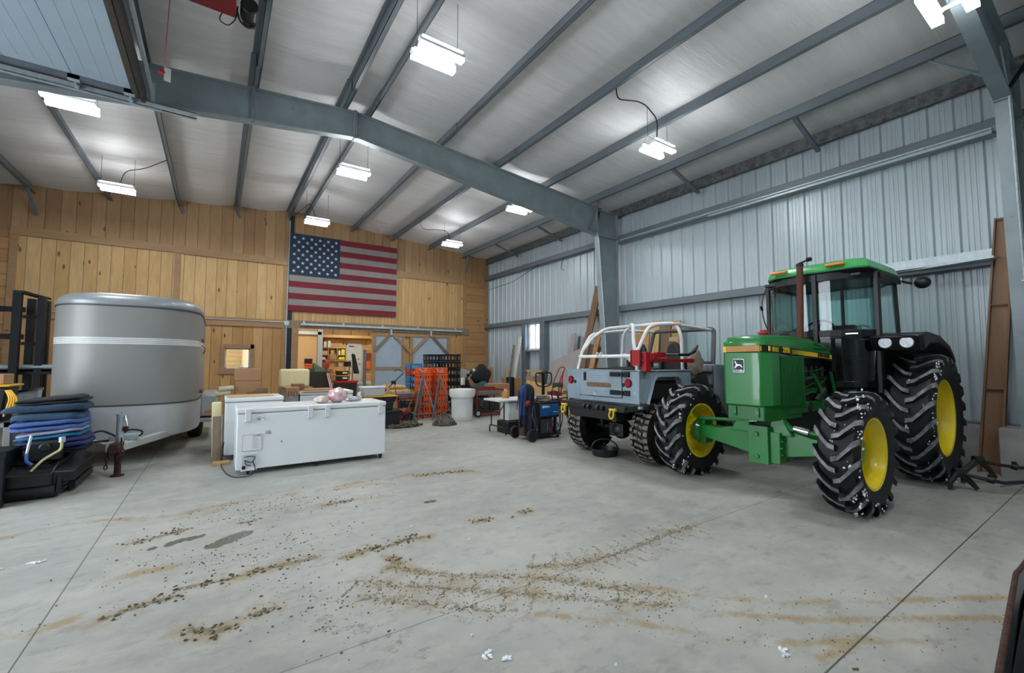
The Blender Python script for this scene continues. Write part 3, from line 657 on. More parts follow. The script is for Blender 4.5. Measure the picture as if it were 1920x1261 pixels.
MB().box((6.28, TY-.278, 1.72), (6.72, TY-.268, 1.735)).box((6.28, TY-.278, 1.79), (6.72, TY-.262, 1.80)).build('hood_recess', 'jd_green2', ho)
# yellow and black band round the hood
bd = MB(); BZ = lambda x: (1.742-(x-5.1)*.052, 1.672-(x-5.1)*.052)
bd.c = 1; a, c = BZ(5.1); bd.hexa([(5.092, TY-.19, c), (5.10, TY-.19, c), (5.10, TY+.2, c), (5.092, TY+.2, c), (5.092, TY-.19, a), (5.10, TY-.19, a), (5.10, TY+.2, a), (5.092, TY+.2, a)])
bd.c = 2; ys = TY-.272
bd.prism([(5.1, TY-.19), (5.2, ys), (5.2, ys+.02), (5.11, TY-.17)], 'z', 1.668, 1.742)
bd.prism([(5.2, BZ(5.2)[0]), (6.84, BZ(6.84)[0]), (6.84, BZ(6.84)[1]), (5.2, BZ(5.2)[1])], 'y', ys, ys+.02)
bd.c = 0; yy = ys-.003
def stripe(x0, x1):
    bd.hexa([(x0, yy, BZ(x0)[1]+.008), (x1, yy, BZ(x1)[1]+.008), (x1, yy+.01, BZ(x1)[1]+.008), (x0, yy+.01, BZ(x0)[1]+.008), (x0, yy, BZ(x0)[0]-.008), (x1, yy, BZ(x1)[0]-.008), (x1, yy+.01, BZ(x1)[0]-.008), (x0, yy+.01, BZ(x0)[0]-.008)])
bd.prism([(5.098, TY-.20), (5.108, TY-.205), (5.118, TY-.19), (5.108, TY-.185)], 'z', 1.678, 1.735)
for x, w_ in ((5.14, .03), (5.215, .03), (5.265, .02), (5.305, .014), (5.34, .011)): stripe(x, x+w_)
for i in range(14): x = 5.70+i*.034; stripe(x, x+.006+i*.0018)
stripe(6.17, 6.82)
bd.box((5.088, TY+.2, 1.674), (5.1, TY+.24, 1.738)); bn = bd.build('model_band', ['band_yellow', 'band_tan', 'black'], T, smooth=0, label='yellow and black striped band with the number')
text_part('2950', 'model_number', 'band_yellow', bn, .088, mwm((5.54, ys-.004, 1.687), (1, 0, -.052), (0, 0, 1)), bold=.002)
text_part('JOHN DEERE', 'brand_lettering', 'black', bn, .062, mwm((6.56, ys-.007, 1.633), (1, 0, -.052), (0, 0, 1)), bold=.002)
# nose panel with its badge
npn = MB(); npn.prism([(5.1, TY-.185), (5.1, TY+.22), (5.14, TY+.262), (5.4, TY+.266), (5.4, TY-.266), (5.2, TY-.268)], 'z', 1.045, 1.672)
npn.build('nose_panel', 'jd_green', T, bevel=.018, seg=3)
bg_ = MB(); bx = 5.09
def rrect(cy, cz, hw, hh, r): return [(cy+sx*(hw-r)+r*math.cos(a), cz+sz*(hh-r)+r*math.sin(a)) for sx, sz, a0 in ((1, 1, 0), (-1, 1, PI/2), (-1, -1, PI), (1, -1, 3*PI/2)) for a in [a0+PI/2*k/4 for k in range(5)]]
bcy, bcz = TY+.055, 1.51
bg_.c = 1; bg_.prism(rrect(bcy, bcz, .068, .078, .018), 'x', bx, 5.1); bg_.c = 0; bg_.prism(rrect(bcy, bcz, .062, .072, .014), 'x', bx-.003, 5.1)
bg_.c = 1
deer = [(-.05, -.03), (-.038, -.012), (-.028, .012), (-.036, .03), (-.044, .048), (-.03, .05), (-.02, .03), (-.012, .018), (.02, .014), (.03, .012), (.036, .0), (.052, -.018), (.048, -.02), (.028, -.008), (.022, .0), (-.006, -.002), (-.018, -.012), (-.024, -.022), (-.044, -.032)]
bg_.prism([(bcy-u, bcz+v) for u, v in deer], 'x', bx-.006, bx)
for u, v in ((-.05, .052), (-.038, .058), (-.028, .055)): bg_.bar((bx-.005, bcy+.036, bcz+.045), (bx-.005, bcy-u*.9, bcz+v), .003, .004)
bo = bg_.build('badge', ['black', 'chrome'], T, smooth=0, label='black and silver leaping deer badge')
text_part('JOHN DEERE', 'badge_lettering', 'chrome', bo, .019, mwm((bx-.005, bcy, bcz-.056), (0, -1, 0), (0, 0, 1)), bold=.0006)
# side grille with vertical slots
for sd in (-1, 1):
    g = MB(); ya = TY+sd*.272; g.box((5.42, min(ya, ya-sd*.03), 1.03), (6.0, max(ya, ya-sd*.03), 1.625))
    for k in range(17): x = 5.45+k*.031; g.box((x, min(ya, ya+sd*.008), 1.05), (x+.016, max(ya, ya+sd*.008), 1.61))
    g.build('side_grille', 'jd_green2', T, bevel=.002)
lw_ = MB(); lw_.prism([(5.13, TY-.2), (5.13, TY+.22), (5.2, TY+.25), (5.95, TY+.25), (5.95, TY-.25), (5.22, TY-.25)], 'z', .88, 1.045); lw_.box((5.6, TY-.26, .93), (6.9, TY-.22, 1.06)); lw_.box((5.6, TY+.22, .93), (6.9, TY+.26, 1.06))
lw_.build('front_bracket', 'jd_green2', T, bevel=.008)
for y in (TY-.13, TY+.13):
    lt = MB(); lt.box((5.11, y-.02, .92), (5.13, y+.02, 1.03))
    for z in (.94, 1.01): lt.cyl((5.1, y, z), (5.12, y, z), .01, seg=8)
    lt.build('bracket_lug', 'jd_green', T, bevel=.004)
en = MB(); en.box((5.95, TY-.18, .75), (6.9, TY+.18, 1.35)).box((6.0, TY-.14, 1.35), (6.85, TY+.14, 1.6)); en.cyl((6.15, TY-.2, 1.0), (6.15, TY-.27, 1.0), .07); en.cyl((6.4, TY-.22, 1.05), (6.55, TY-.27, 1.2), .045); en.box((5.5, TY-.2, .55), (8.2, TY+.2, .95)); en.cyl((7.93, TY-.9, .83), (7.93, TY+.9, .83), .09); en.box((7.6, TY-.3, .6), (8.3, TY+.3, 1.1))
for k in range(5): en.cyl((6.05+k*.16, TY-.19, 1.36), (6.05+k*.16, TY-.19, 1.5), .03)
en.build('engine', 'engine', T, bevel=.01)
pp = MB(); g = random.Random(3)
for k in range(9):
    z = g.uniform(1.12, 1.5); pp.tube(rail([(6.02, TY-.22, z), (6.3, TY-.25, z+g.uniform(-.08, .08)), (6.6, TY-.23, z+g.uniform(-.1, .1)), (6.8, TY-.2, z)], .05), .006, 6)
pp.tube(rail([(6.3, TY-.24, 1.4), (6.45, TY-.27, 1.2), (6.5, TY-.25, 1.0)], .05), .022, 8); pp.build('engine_pipe', 'jd_green2', T)
MB().bar((6.75, TY-.28, 1.42), (6.86, TY-.3, 1.02), .02, .03).box((6.75, TY-.32, .98), (6.92, TY-.24, 1.1)).build('side_lever', 'jd_green', T)
# front axle
ax = MB(); X5 = 5.6
prof = [(TY-.86, .72), (TY-.55, .70), (TY-.2, .78), (TY+.2, .78), (TY+.55, .70), (TY+.86, .72), (TY+.86, .56), (TY+.5, .50), (TY+.2, .44), (TY-.2, .44), (TY-.5, .50), (TY-.86, .56)]
ax.prism([(y, z) for y, z in prof], 'x', X5-.12, X5+.06)
for sd in (-1, 1): ax.prism([(TY+sd*.3, .76), (TY+sd*.36, .76), (TY+sd*.2, .92), (TY+sd*.14, .92)], 'x', X5-.15, X5-.05); ax.prism([(TY+sd*.14, .95), (TY+sd*.22, .95), (TY+sd*.36, .7), (TY+sd*.1, .7)], 'x', X5-.18, X5-.13)
ax.build('front_axle', 'jd_green', T, bevel=.012)
df = MB(); df.box((X5-.26, TY-.13, .36), (X5-.05, TY+.1, .80)); df.box((X5-.22, TY-.24, .38), (X5+.1, TY-.12, .74)); 
for z in (.44, .7): df.cyl((X5-.28, TY+.0, z), (X5-.25, TY+.0, z), .03, seg=10)
for k in range(12): a = 2*PI*k/12; df.cyl((X5-.05+.15*math.cos(a), TY-.26, .56+.15*math.sin(a)), (X5-.05+.15*math.cos(a), TY-.23, .56+.15*math.sin(a)), .012, seg=6)
df.build('differential_housing', 'jd_green', T, bevel=.02)
MB().cyl((X5-.16, TY+.18, .83), (X5-.16, TY+.8, .80), .022).build('tie_rod', 'jd_green2', T); MB().cyl((X5-.1, TY-.2, .80), (X5-.08, TY-.8, .72), .028).build('tie_rod', 'jd_green2', T)
MB().cyl((X5-.16, TY+.03, .84), (X5-.16, TY+.2, .83), .018).build('steering_cylinder', 'chrome', T); MB().cyl((X5-.1, TY-.35, .79), (X5-.1, TY-.5, .765), .04).build('steering_cylinder', 'chrome', T)
for sd, c in ((1, FRc), (-1, FLc)):
    k = MB(); yy = TY+sd*.84
    k.lathe([(0, -.03*sd), (.14, -.02*sd), (.17, .03*sd), (.15, .1*sd), (.0, .12*sd)], (c[0], yy, c[2]), 'y', 20); k.box((c[0]-.1, yy-.08, c[2]-.16), (c[0]+.1, yy+.05, c[2]+.19)); k.build('steering_knuckle', 'jd_green', T, bevel=.015)
# cab
def arcpts(pts, n=5):
    """quadratic curve through three plan points"""
    a, b, c = [Vector(p) for p in pts]; b2 = 2*b-(a+c)/2
    return [a*(1-t)**2+b2*2*t*(1-t)+c*t*t for t in [i/n for i in range(n+1)]]
CX0 = 6.83
plan = {'r': [Vector((CX0+.02, TY-.12))]+arcpts([(CX0+.02, TY-.12), (CX0+.09, TY-.48), (CX0+.36, TY-.67)], 6)[1:], 'l': arcpts([(CX0+.02, TY-.12), (CX0+.06, TY+.38), (CX0+.36, TY+.67)], 6)}
ZB, ZT = 1.96, 2.75
def shell(pts, z0, z1, inn=.0, mat='cab_glass', name='windshield', th=.006, lean=0):
    b = MB(); P0 = [Vector((p.x, p.y, z0)) for p in pts]; P1 = [Vector((p.x+lean, p.y+(TY-p.y)*.02, z1)) for p in pts]
    n = len(pts); b.add(P0+P1, [(i, i+1, n+i+1, n+i) for i in range(n-1)]); return b.build(name, mat, T, smooth=60)
shell(plan['r'], ZB, ZT-.02, name='door_glass'); shell(plan['l'], ZB, ZT-.02, name='windshield')
RXc = 8.08
for sd in (-1, 1): shell([Vector((CX0+.4, TY+sd*.675)), Vector((RXc, TY+sd*.64))], ZB-.02, ZT-.02, name='side_glass')
shell([Vector((RXc, TY-.6)), Vector((RXc, TY+.6))], ZB-.1, ZT-.04, name='rear_glass')
cf = MB(); up = lambda p, z0, z1, w_=.05, d_=.05, ex=0: cf.hexa([(p[0]-d_/2, p[1]-w_/2, z0), (p[0]+d_/2, p[1]-w_/2, z0), (p[0]+d_/2, p[1]+w_/2, z0), (p[0]-d_/2, p[1]+w_/2, z0), (p[0]-d_/2+ex, p[1]-w_/2, z1), (p[0]+d_/2+ex, p[1]-w_/2, z1), (p[0]+d_/2+ex, p[1]+w_/2, z1), (p[0]-d_/2+ex, p[1]+w_/2, z1)])
up((CX0, TY-.1), 1.2, ZT, .055, .06); up((CX0+.38, TY-.68), 1.15, ZT, .05, .10); up((CX0+.38, TY+.68), 1.15, ZT, .05, .10)
up((RXc+.08, TY-.64), ZB-.05, ZT, .04, .05, -.08); up((RXc+.08, TY+.64), ZB-.05, ZT, .04, .05, -.08)
for key in 'rl':
    P = plan[key]; 
    for za, zb in ((ZT-.09, ZT+.01), (ZB-.07, ZB+.02)):
        for a, b_ in zip(P, P[1:]): cf.bar((a.x, a.y, (za+zb)/2), (b_.x, b_.y, (za+zb)/2), zb-za, .05, up=(1, 0, 0)) if False else cf.hexa([(a.x-.02, a.y, za), (b_.x-.02, b_.y, za), (b_.x+.03, b_.y, za), (a.x+.03, a.y, za), (a.x-.02, a.y, zb), (b_.x-.02, b_.y, zb), (b_.x+.03, b_.y, zb), (a.x+.03, a.y, zb)])
for sd in (-1, 1):
    cf.box((CX0+.36, TY+sd*.68-.025, ZT-.08), (RXc+.05, TY+sd*.66+.03, ZT+.01)); cf.box((CX0+.36, TY+sd*.68-.02, ZB-.08), (RXc+.08, TY+sd*.64+.03, ZB-.03))
cf.box((RXc-.03, TY-.64, ZT-.08), (RXc+.04, TY+.64, ZT+.01)).box((RXc, TY-.64, ZB-.15), (RXc+.08, TY+.64, ZB-.08)).box((RXc-.02, TY-.02, ZB-.1), (RXc+.02, TY+.02, ZT))
cf.box((CX0+.08, TY-.6, ZT-.06), (RXc, TY+.6, ZT-.02))
cf.build('cab_frame', 'black', T, bevel=.006)
cb = MB(); P = plan['l']; cb.prism([(p.x+.03, p.y) for p in P]+[(CX0+.42, TY+.6), (RXc, TY+.6), (RXc, TY+.55), (CX0+.45, TY+.5)], 'z', 1.15, ZB-.06)
cb.box((CX0+.1, TY-.5, 1.12), (RXc, TY+.6, 1.2)).box((RXc-.06, TY-.6, 1.15), (RXc, TY+.6, ZB-.1)); cb.box((CX0+.05, TY-.1, 1.15), (CX0+.2, TY+.5, 2.0))
cb.build('cab_body', 'black', T, bevel=.008)
P = plan['r']; P2 = [Vector((p.x+.02*(1-i/6), p.y+.02)) for i, p in enumerate(P)]
dl = MB()
for a, b_ in zip(P, P[1:]):
    for za, zb in ((ZB-.10, ZB-.02), (1.22, 1.30)): dl.hexa([(a.x-.015, a.y, za), (b_.x-.015, b_.y, za), (b_.x+.03, b_.y, za), (a.x+.03, a.y, za), (a.x-.015, a.y, zb), (b_.x-.015, b_.y, zb), (b_.x+.03, b_.y, zb), (a.x+.03, a.y, zb)])
a, b_ = P[0], P[2]; dl.hexa([(a.x, a.y, 1.22), (b_.x-.01, b_.y, 1.22), (b_.x+.02, b_.y, 1.22), (a.x+.03, a.y, 1.22), (a.x, a.y, ZB-.05), (b_.x-.01, b_.y, ZB-.05), (b_.x+.02, b_.y, ZB-.05), (a.x+.03, a.y, ZB-.05)])
a, b_ = P[-1], (CX0+.36, TY-.69); dl.hexa([(P[-2].x+.02, P[-2].y, 1.22), (P[-2].x+.1, P[-2].y-.02, 1.22), (P[-2].x+.1, P[-2].y+.03, 1.22), (P[-2].x+.02, P[-2].y+.05, 1.22), (a.x-.04, a.y-.01, ZB-.05), (a.x+.03, a.y-.02, ZB-.05), (a.x+.03, a.y+.04, ZB-.05), (a.x-.04, a.y+.04, ZB-.05)])
do = dl.build('door_frame', 'black_gloss', T, bevel=.004)
b = MB(); n = len(P)-1; Q = P[1:]; b.add([Vector((p.x-.0, p.y, 1.28)) for p in Q]+[Vector((p.x-.0, p.y, ZB-.08)) for p in Q], [(i, i+1, len(Q)+i+1, len(Q)+i) for i in range(len(Q)-1)]); b.build('lower_door_glass', 'lower_glass', do, smooth=60)
MB().box((P[3].x-.05, P[3].y-.08, ZB-.045), (P[3].x-.02, P[3].y+.06, ZB-.025)).build('door_handle', 'chrome', do, bevel=.004)
rf = MB()
pl = [(6.84, TY-.56), (6.95, TY-.68), (8.1, TY-.67), (8.2, TY-.6), (8.2, TY+.56), (8.1, TY+.63), (7.0, TY+.58), (6.84, TY+.40)]
def ring(pl, z, k): 
    cx = sum(p[0] for p in pl)/len(pl); return [(cx+(p[0]-cx)*k, TY+(p[1]-TY)*k, z) for p in pl]
rs = [ring(pl, 2.775, 1.0), ring(pl, 2.80, 1.015), ring(pl, 2.89, .97), ring(pl, 2.915, .93), ring(pl, 2.93, .6)]
o_ = 0; n = len(pl); rf.v = [Vector(p) for r in rs for p in r]
for i in range(len(rs)-1): 
    for k in range(n): rf.f.append([i*n+k, i*n+(k+1) % n, (i+1)*n+(k+1) % n, (i+1)*n+k]); rf.mi.append(0)
rf.f += [list(range(n))[::-1], list(range((len(rs)-1)*n, len(rs)*n))]; rf.mi += [0, 0]
ro = rf.build('cab_roof', 'jd_roof', T, bevel=.012, smooth=30)
lp = MB(); o2 = [ring(pl, 2.735, .95), ring(pl, 2.78, 1.02)]; lp.v = [Vector(p) for r in o2 for p in r]
for k in range(n): lp.f.append([k, (k+1) % n, n+(k+1) % n, n+k]); lp.mi.append(0)
lp.f += [list(range(n))[::-1], list(range(n, 2*n))]; lp.mi += [0, 0]; lp.build('roof_lip', 'black', T, bevel=.01)
for y in (TY-.36, TY+.34):
    MB().box((6.77, y-.11, 2.84), (6.84, y+.11, 2.875)).build('marker_lamp', 'amber', ro, bevel=.01)
wl = MB(); wl.tube([(8.15, TY-.66, 2.74), (8.22, TY-.74, 2.70), (8.24, TY-.8, 2.68)], .018); wl.blob((8.27, TY-.9, 2.68), (.085, .095, .085), 16, 10)
wl.build('work_lamp', 'black', T)
MB().blob((8.12, TY-.70, 2.735), (.03, .03, .04), 10, 6).build('small_lamp', 'lens_clear', T)
hs = MB(); hs.tube(rail([(7.0, TY+.60, 2.74), (6.86, TY+.62, 2.5), (6.9, TY+.64, 2.25), (6.98, TY+.6, 2.02)], .1), .008, 6); hs.tube([(6.85, TY+.63, 2.4), (6.88, TY+.63, 2.34)], .02); hs.build('mirror_cable', 'black', T)
# exhaust stack
st = MB(); st.tube([(6.62, TY+.02, 1.80), (6.66, TY+.02, 2.2), (6.70, TY+.02, 2.88)], [.043, .041, .041], 20); so = st.build('exhaust_stack', 'stack_rust', T)
MB().cyl((6.70, TY+.02, 2.88), (6.701, TY+.02, 2.92), .046, seg=16).bar((6.70, TY+.03, 2.925), (6.72, TY-.08, 2.96), .07, .01).cyl((6.70, TY-.08, 2.96), (6.74, TY-.1, 2.97), .03, seg=10).build('rain_cap', 'dark_steel', so)
# interior
sw = MB(); c0 = Vector((7.22, TY+.02, 2.0)); xa = Vector((.55, 0, .83)).normalized(); n_ = Vector((-.83, 0, .55)).normalized()
sw.tube([c0+(xa*math.cos(a)+Vector((0, 1, 0))*math.sin(a))*.19 for a in [2*PI*k/24 for k in range(24)]], .014, 8, closed=True)
for a in (0, 2.1, 4.2): sw.tube([c0, c0+(xa*math.cos(a)+Vector((0, 1, 0))*math.sin(a))*.19], .01, 6)
sw.cyl(c0-n_*.3+Vector((-.1, 0, -.3)), c0, .025); sw.build('steering_wheel', 'black', T)
se = MB(); se.box((7.45, TY-.28, 1.5), (7.95, TY+.22, 1.62)).hexa([(7.85, TY-.26, 1.6), (7.95, TY-.26, 1.6), (7.95, TY+.2, 1.6), (7.85, TY+.2, 1.6), (7.95, TY-.2, 2.12), (8.03, TY-.2, 2.12), (8.03, TY+.14, 2.12), (7.95, TY+.14, 2.12)]); se.box((7.5, TY-.15, 1.2), (7.9, TY+.1, 1.5)); se.build('seat', 'black', T, bevel=.05, seg=3)
MB().cyl((7.0, TY+.3, 1.98), (7.02, TY+.2, 2.06), .008).blob((7.02, TY+.2, 2.07), .016).build('control_lever', 'dark_steel', T); MB().cyl((7.15, TY-.25, 1.5), (7.18, TY-.28, 2.0), .01).blob((7.18, TY-.28, 2.02), .03).build('control_lever', 'dark_steel', T)
# fenders with twin lamps
for sd in (-1, 1):
    f = MB(); Y = lambda y: TY+sd*y
    def ya(a, b): return (min(Y(a), Y(b)), max(Y(a), Y(b)))
    pts = [(7.02, 1.88), (7.30, 1.93), (7.8, 1.90), (8.25, 1.78), (8.5, 1.6), (8.5, 1.52), (8.22, 1.70), (7.8, 1.80), (7.3, 1.78), (7.12, 1.70)]
    l0, l1 = ya(.62, 1.15); f.prism(pts, 'y', l0, l1)
    i0, i1 = ya(.60, .64); f.prism([(7.22, 1.9), (8.3, 1.78), (8.45, 1.2), (7.3, .95), (7.18, 1.3)], 'y', i0, i1)
    fo = f.build('fender', 'black', T, bevel=.02)
    pb = MB(); l0, l1 = ya(.66, 1.13); pb.hexa([(6.99, l0, 1.88), (7.05, l0, 1.7), (7.05, l1, 1.7), (6.99, l1, 1.88), (7.1, l0, 1.9), (7.2, l0, 1.7), (7.2, l1, 1.7), (7.1, l1, 1.9)]); lo = pb.build('lamp_pod', 'black_gloss', T, bevel=.015)
    for y in (.79, 1.0): MB().cyl((7.0, Y(y), 1.795), (7.08, Y(y), 1.795), .072, seg=24).build('headlamp', 'lens_clear', lo, bevel=.008)
# ================================================================ THE OFF-ROAD VEHICLE
M('jeep_blue', '8e9fab', .55, 0, .22, 3, col2='7b8b96', spots=('a9b6bd', 6, .62)); M('mud_tyre', '827d76', .85, 0, .35, 12, col2='615c55', bump=.2)
s = NT('clear_glass'); tr = s.n('BsdfTransparent', i0=(.8, .88, .87, 1)); s.t.links.new(tr.outputs[0], s.t.nodes['Material Output'].inputs[0])
M('tub_dark', '0e0f10', .7); M('shackle_yellow', 'd8b82a', .4, 0, .15, 8); M('lamp_red', 'b3161f', .25, 0, .2, 30); M('cage_white', 'e2e4e4', .35, 0, .1, 9); M('jeep_grey', '989da0', .45, 0, .15, 4)
M('canvas', '8a8172', .9, 0, .25, 8, bump=.4, bscale=20); M('rust_plate', '77604a', .8, 0, .4, 20); M('blackcloth', '1b1c1e', .9, 0, .3, 10)
def mud_tyre(c, R, w, rr, parent, n=30, seed=1):
    c = Vector(c); g = random.Random(seed); b = MB(); carcass(b, c, R-.012, w, rr, .38, 48, .0)
    def P(s_, h, r): 
        phi = s_/R; return Vector((c.x-r*math.cos(phi), c.y+h, c.z+r*math.sin(phi)))
    L = 2*PI*R/n
    def block(pts, top, base):
        q = [P(s_, h, base-(.016 if abs(h) > .43*w else 0)) for s_, h in pts]+[P((s_-sum(p[0] for p in pts)/len(pts))*.86+sum(p[0] for p in pts)/len(pts), h*.97, top-(.02 if abs(h) > .44*w else .004 if abs(h) > .3*w else 0)) for s_, h in pts]
        m = len(pts); o_ = len(b.v); b.v += q
        b.f.append([o_+m+i for i in range(m)]); b.mi.append(1)
        for i in range(m): b.f.append([o_+i, o_+(i+1) % m, o_+m+(i+1) % m, o_+m+i]); b.mi.append(0)
    for k in range(n):
        s0 = k*L; j = lambda a: a+g.uniform(-.004, .004)
        for sd in (1, -1):
            o2 = L*.5 if sd > 0 else 0; lo = .24 if k % 2 else .30
            block([(j(s0+o2+.08*L), sd*lo*w), (j(s0+o2+.70*L), sd*(lo+.02)*w), (j(s0+o2+.84*L), sd*.505*w), (j(s0+o2+.02*L), sd*.505*w)], R, R-.03)
            if k % 2: block([(j(s0+o2+.1*L), sd*.50*w), (j(s0+o2+.8*L), sd*.50*w), (j(s0+o2+.7*L), sd*.515*w), (j(s0+o2+.2*L), sd*.515*w)], R-.03, R-.075)
        q = .5 if k % 2 else 0
        block([(j(s0+.0*L), -.21*w), (j(s0+.55*L), -.24*w), (j(s0+.92*L), -.05*w), (j(s0+.45*L), -.02*w)], R, R-.03)
        block([(j(s0+.35*L), .02*w), (j(s0+.9*L), .0*w), (j(s0+1.0*L), .2*w), (j(s0+.5*L), .23*w)], R, R-.03)
    return b.build('tyre', ['rubber', 'mud_tyre'], parent, smooth=30, merge=False)
J = thing('off_road_vehicle', 'stripped grey blue off-road vehicle with white roll cage, knobbly tyres and tailgate', 'off-road vehicle', (7.0, 5.03, 0))
JR, JW = .455, .33
for (x, y, nm) in ((5.66, 4.36, 'rear_wheel'), (5.66, 5.78, 'rear_wheel'), (8.05, 4.36, 'front_wheel'), (8.05, 5.78, 'front_wheel')):
    wh = rim((x, y, JR), .205, .27, J, .02, nm, 'black', 1 if y < 5 else -1); mud_tyre((x, y, JR), JR+.012, JW, .205, wh, 30, int(x*10+y*3))
JY0, JY1, JX0 = 4.24, 5.82, 5.12
tb = MB()
side = [(JX0+.0, .95), (5.24, .93), (5.30, .98), (5.43, 1.26), (5.48, 1.30), (5.95, 1.30), (6.0, 1.26), (6.2, .80), (6.38, .66), (7.06, .64), (7.1, 1.5), (7.3, 1.5), (7.3, .62), (8.9, .62), (8.9, 1.0), (7.7, 1.1), (7.5, 1.1), (7.42, .7), (7.35, .7)]
for y in (JY0, JY1-.02):
    tb.prism([(JX0, 1.42), (JX0, .95), (5.24, .93), (5.30, .98), (5.43, 1.26), (5.48, 1.30)], 'y', y, y+.02); tb.prism([(JX0, 1.42), (5.48, 1.30), (5.95, 1.30), (6.38, 1.42)], 'y', y, y+.02)
    tb.prism([(6.38, 1.42), (5.95, 1.30), (6.0, 1.26), (6.2, .80), (6.38, .66)], 'y', y, y+.02); tb.prism([(6.38, .66), (6.38, .78), (7.06, .78), (7.06, .64)], 'y', y, y+.02)
    tb.prism([(7.06, .64), (7.06, 1.52), (7.45, 1.5), (7.45, .64)], 'y', y, y+.02)
tb.box((JX0+.02, JY0, .86), (7.4, JY1, .9)); tb.box((JX0, JY0+.02, 1.40), (JX0+.06, JY0+.36, 1.43)); 
# rear face either side of the tailgate
tb.box((JX0, JY0, .93), (JX0+.02, 4.56, 1.425)); tb.box((JX0, 5.5, .93), (JX0+.02, JY1, 1.425)); tb.box((JX0, 4.56, .93), (JX0+.02, 5.5, 1.0))
for y in (JY0-.02, JY1-.04): tb.box((JX0-.01, y, 1.41), (6.4, y+.06, 1.435))
# inner wheel boxes and floor
for y0, y1 in ((JY0+.02, JY0+.36), (JY1-.36, JY1-.02)): tb.c = 1; tb.box((5.45, y0, 1.0), (5.98, y1, 1.28)); tb.box((5.3, y0+.3 if y0 < 5 else y0, .9), (6.2, y0+.33 if y0 < 5 else y0+.03, 1.28))
tb.c = 0; tb.build('body_tub', ['jeep_blue', 'tub_dark'], J, bevel=.008)
for sd, y in ((-1, JY0), (1, JY1)):
    fl = MB(); pts = [(5.26, .93), (5.40, 1.27), (5.47, 1.325), (5.96, 1.325), (6.03, 1.27), (6.22, .84)]
    for (a, za), (c, zc) in zip(pts, pts[1:]):
        ya, yb = sorted((y, y+sd*.07)); fl.hexa([(a, ya, za), (c, ya, zc), (c, yb, zc), (a, yb, za), (a, ya, za+.035), (c, ya, zc+.035), (c, yb, zc+.02), (a, yb, za+.02)])
    fl.build('wheel_arch', 'jeep_blue', J, bevel=.008)
tg = MB(); tg.prism([(4.57, 1.01), (5.49, 1.01), (5.49, 1.425), (4.57, 1.425)], 'x', JX0-.012, JX0+.012); tg.box((JX0-.016, 4.57, 1.09), (JX0-.01, 5.49, 1.10)); tg.box((JX0-.018, 4.82, 1.335), (JX0-.01, 5.32, 1.345)); tg.box((JX0-.02, 4.55, 1.42), (JX0+.03, 5.5, 1.435))
tgo = tg.build('tailgate', 'jeep_blue', J, bevel=.003)
def sxp(cy, cz, hw, hh, x0, x1, r): return MB().prism(rrect(cy, cz, hw, hh, r), 'x', x0, x1)
sxp(5.05, 1.19, .27, .035, JX0-.018, JX0-.01, .034).build('number_recess', 'rust_plate', tgo)
sxp(5.36, 1.32, .03, .07, JX0-.018, JX0-.01, .006).build('latch', 'dark_steel', tgo, bevel=.003)
for z in (1.365, 1.085): 
    h = MB(); h.box((JX0-.035, 4.60, z-.035), (JX0-.01, 4.79, z+.035)).box((JX0-.035, 4.41, z-.04), (JX0, 4.50, z+.04)).box((JX0-.03, 4.5, z-.03), (JX0-.005, 4.6, z+.03)).cyl((JX0-.04, 4.535, z-.04), (JX0-.04, 4.535, z+.04), .012); h.build('hinge', 'dark_steel', tgo, bevel=.004)
for y, z in ((5.71, 1.25), (4.44, 1.235)):
    l = MB(); l.c = 1; l.cyl((JX0, y, z), (JX0-.015, y, z), .066, seg=24); l.c = 0; l.cyl((JX0-.012, y, z), (JX0-.022, y, z), .053, seg=20)
    for k in range(8): a = k*PI/4; l.c = 0; l.cyl((JX0-.02, y+.036*math.cos(a), z+.036*math.sin(a)), (JX0-.028, y+.036*math.cos(a), z+.036*math.sin(a)), .012, seg=10)
    l.c = 1
    for k in range(8): a = (k+.5)*PI/4; l.cyl((JX0-.01, y+.056*math.cos(a), z+.056*math.sin(a)), (JX0-.024, y+.056*math.cos(a), z+.056*math.sin(a)), .006, seg=8)
    l.build('tail_lamp', ['lamp_red', 'dark_steel'], J)
    yy = y-.10 if y > 5 else y+.10; MB().cyl((JX0-.004, yy, z-.03), (JX0+.004, yy, z-.03), .03, seg=16).build('lamp_hole', 'tub_dark', J)
bp = MB(); bp.prism([(4.98, .80), (5.0, .90), (5.2, .90), (5.2, .80)], 'y', JY0+.18, JY1+.02); bp.prism([(5.02, .66), (4.99, .8), (5.25, .82), (5.25, .68)], 'y', JY0+.35, JY1-.18)
bp.hexa([(5.0, JY0+.18, .8), (5.2, JY0+.18, .8), (5.4, JY0-.05, .85), (5.25, JY0-.05, .85), (5.0, JY0+.18, .9), (5.2, JY0+.18, .9), (5.4, JY0-.05, .92), (5.25, JY0-.05, .92)])
for y in (5.23, 5.13, 4.93, 4.83): bp.box((4.95, y-.02, .80), (4.99, y+.02, .88)).cyl((4.95, y-.03, .84), (4.95, y+.03, .84), .03, seg=12)
bpo = bp.build('rear_bumper', 'black', J, bevel=.01)
for y in (5.72, 4.62):
    k = MB(); k.tube(rail([(4.97, y-.03, .84), (4.94, y-.035, .80), (4.93, y-.045, .74), (4.93, y, .69), (4.93, y+.045, .74), (4.94, y+.035, .80), (4.97, y+.03, .84)], .03), .014, 8); k.cyl((4.955, y-.06, .835), (4.955, y+.06, .835), .016); k.cyl((4.955, y-.07, .835), (4.955, y-.05, .835), .026)
    k.build('shackle', 'shackle_yellow', bpo)
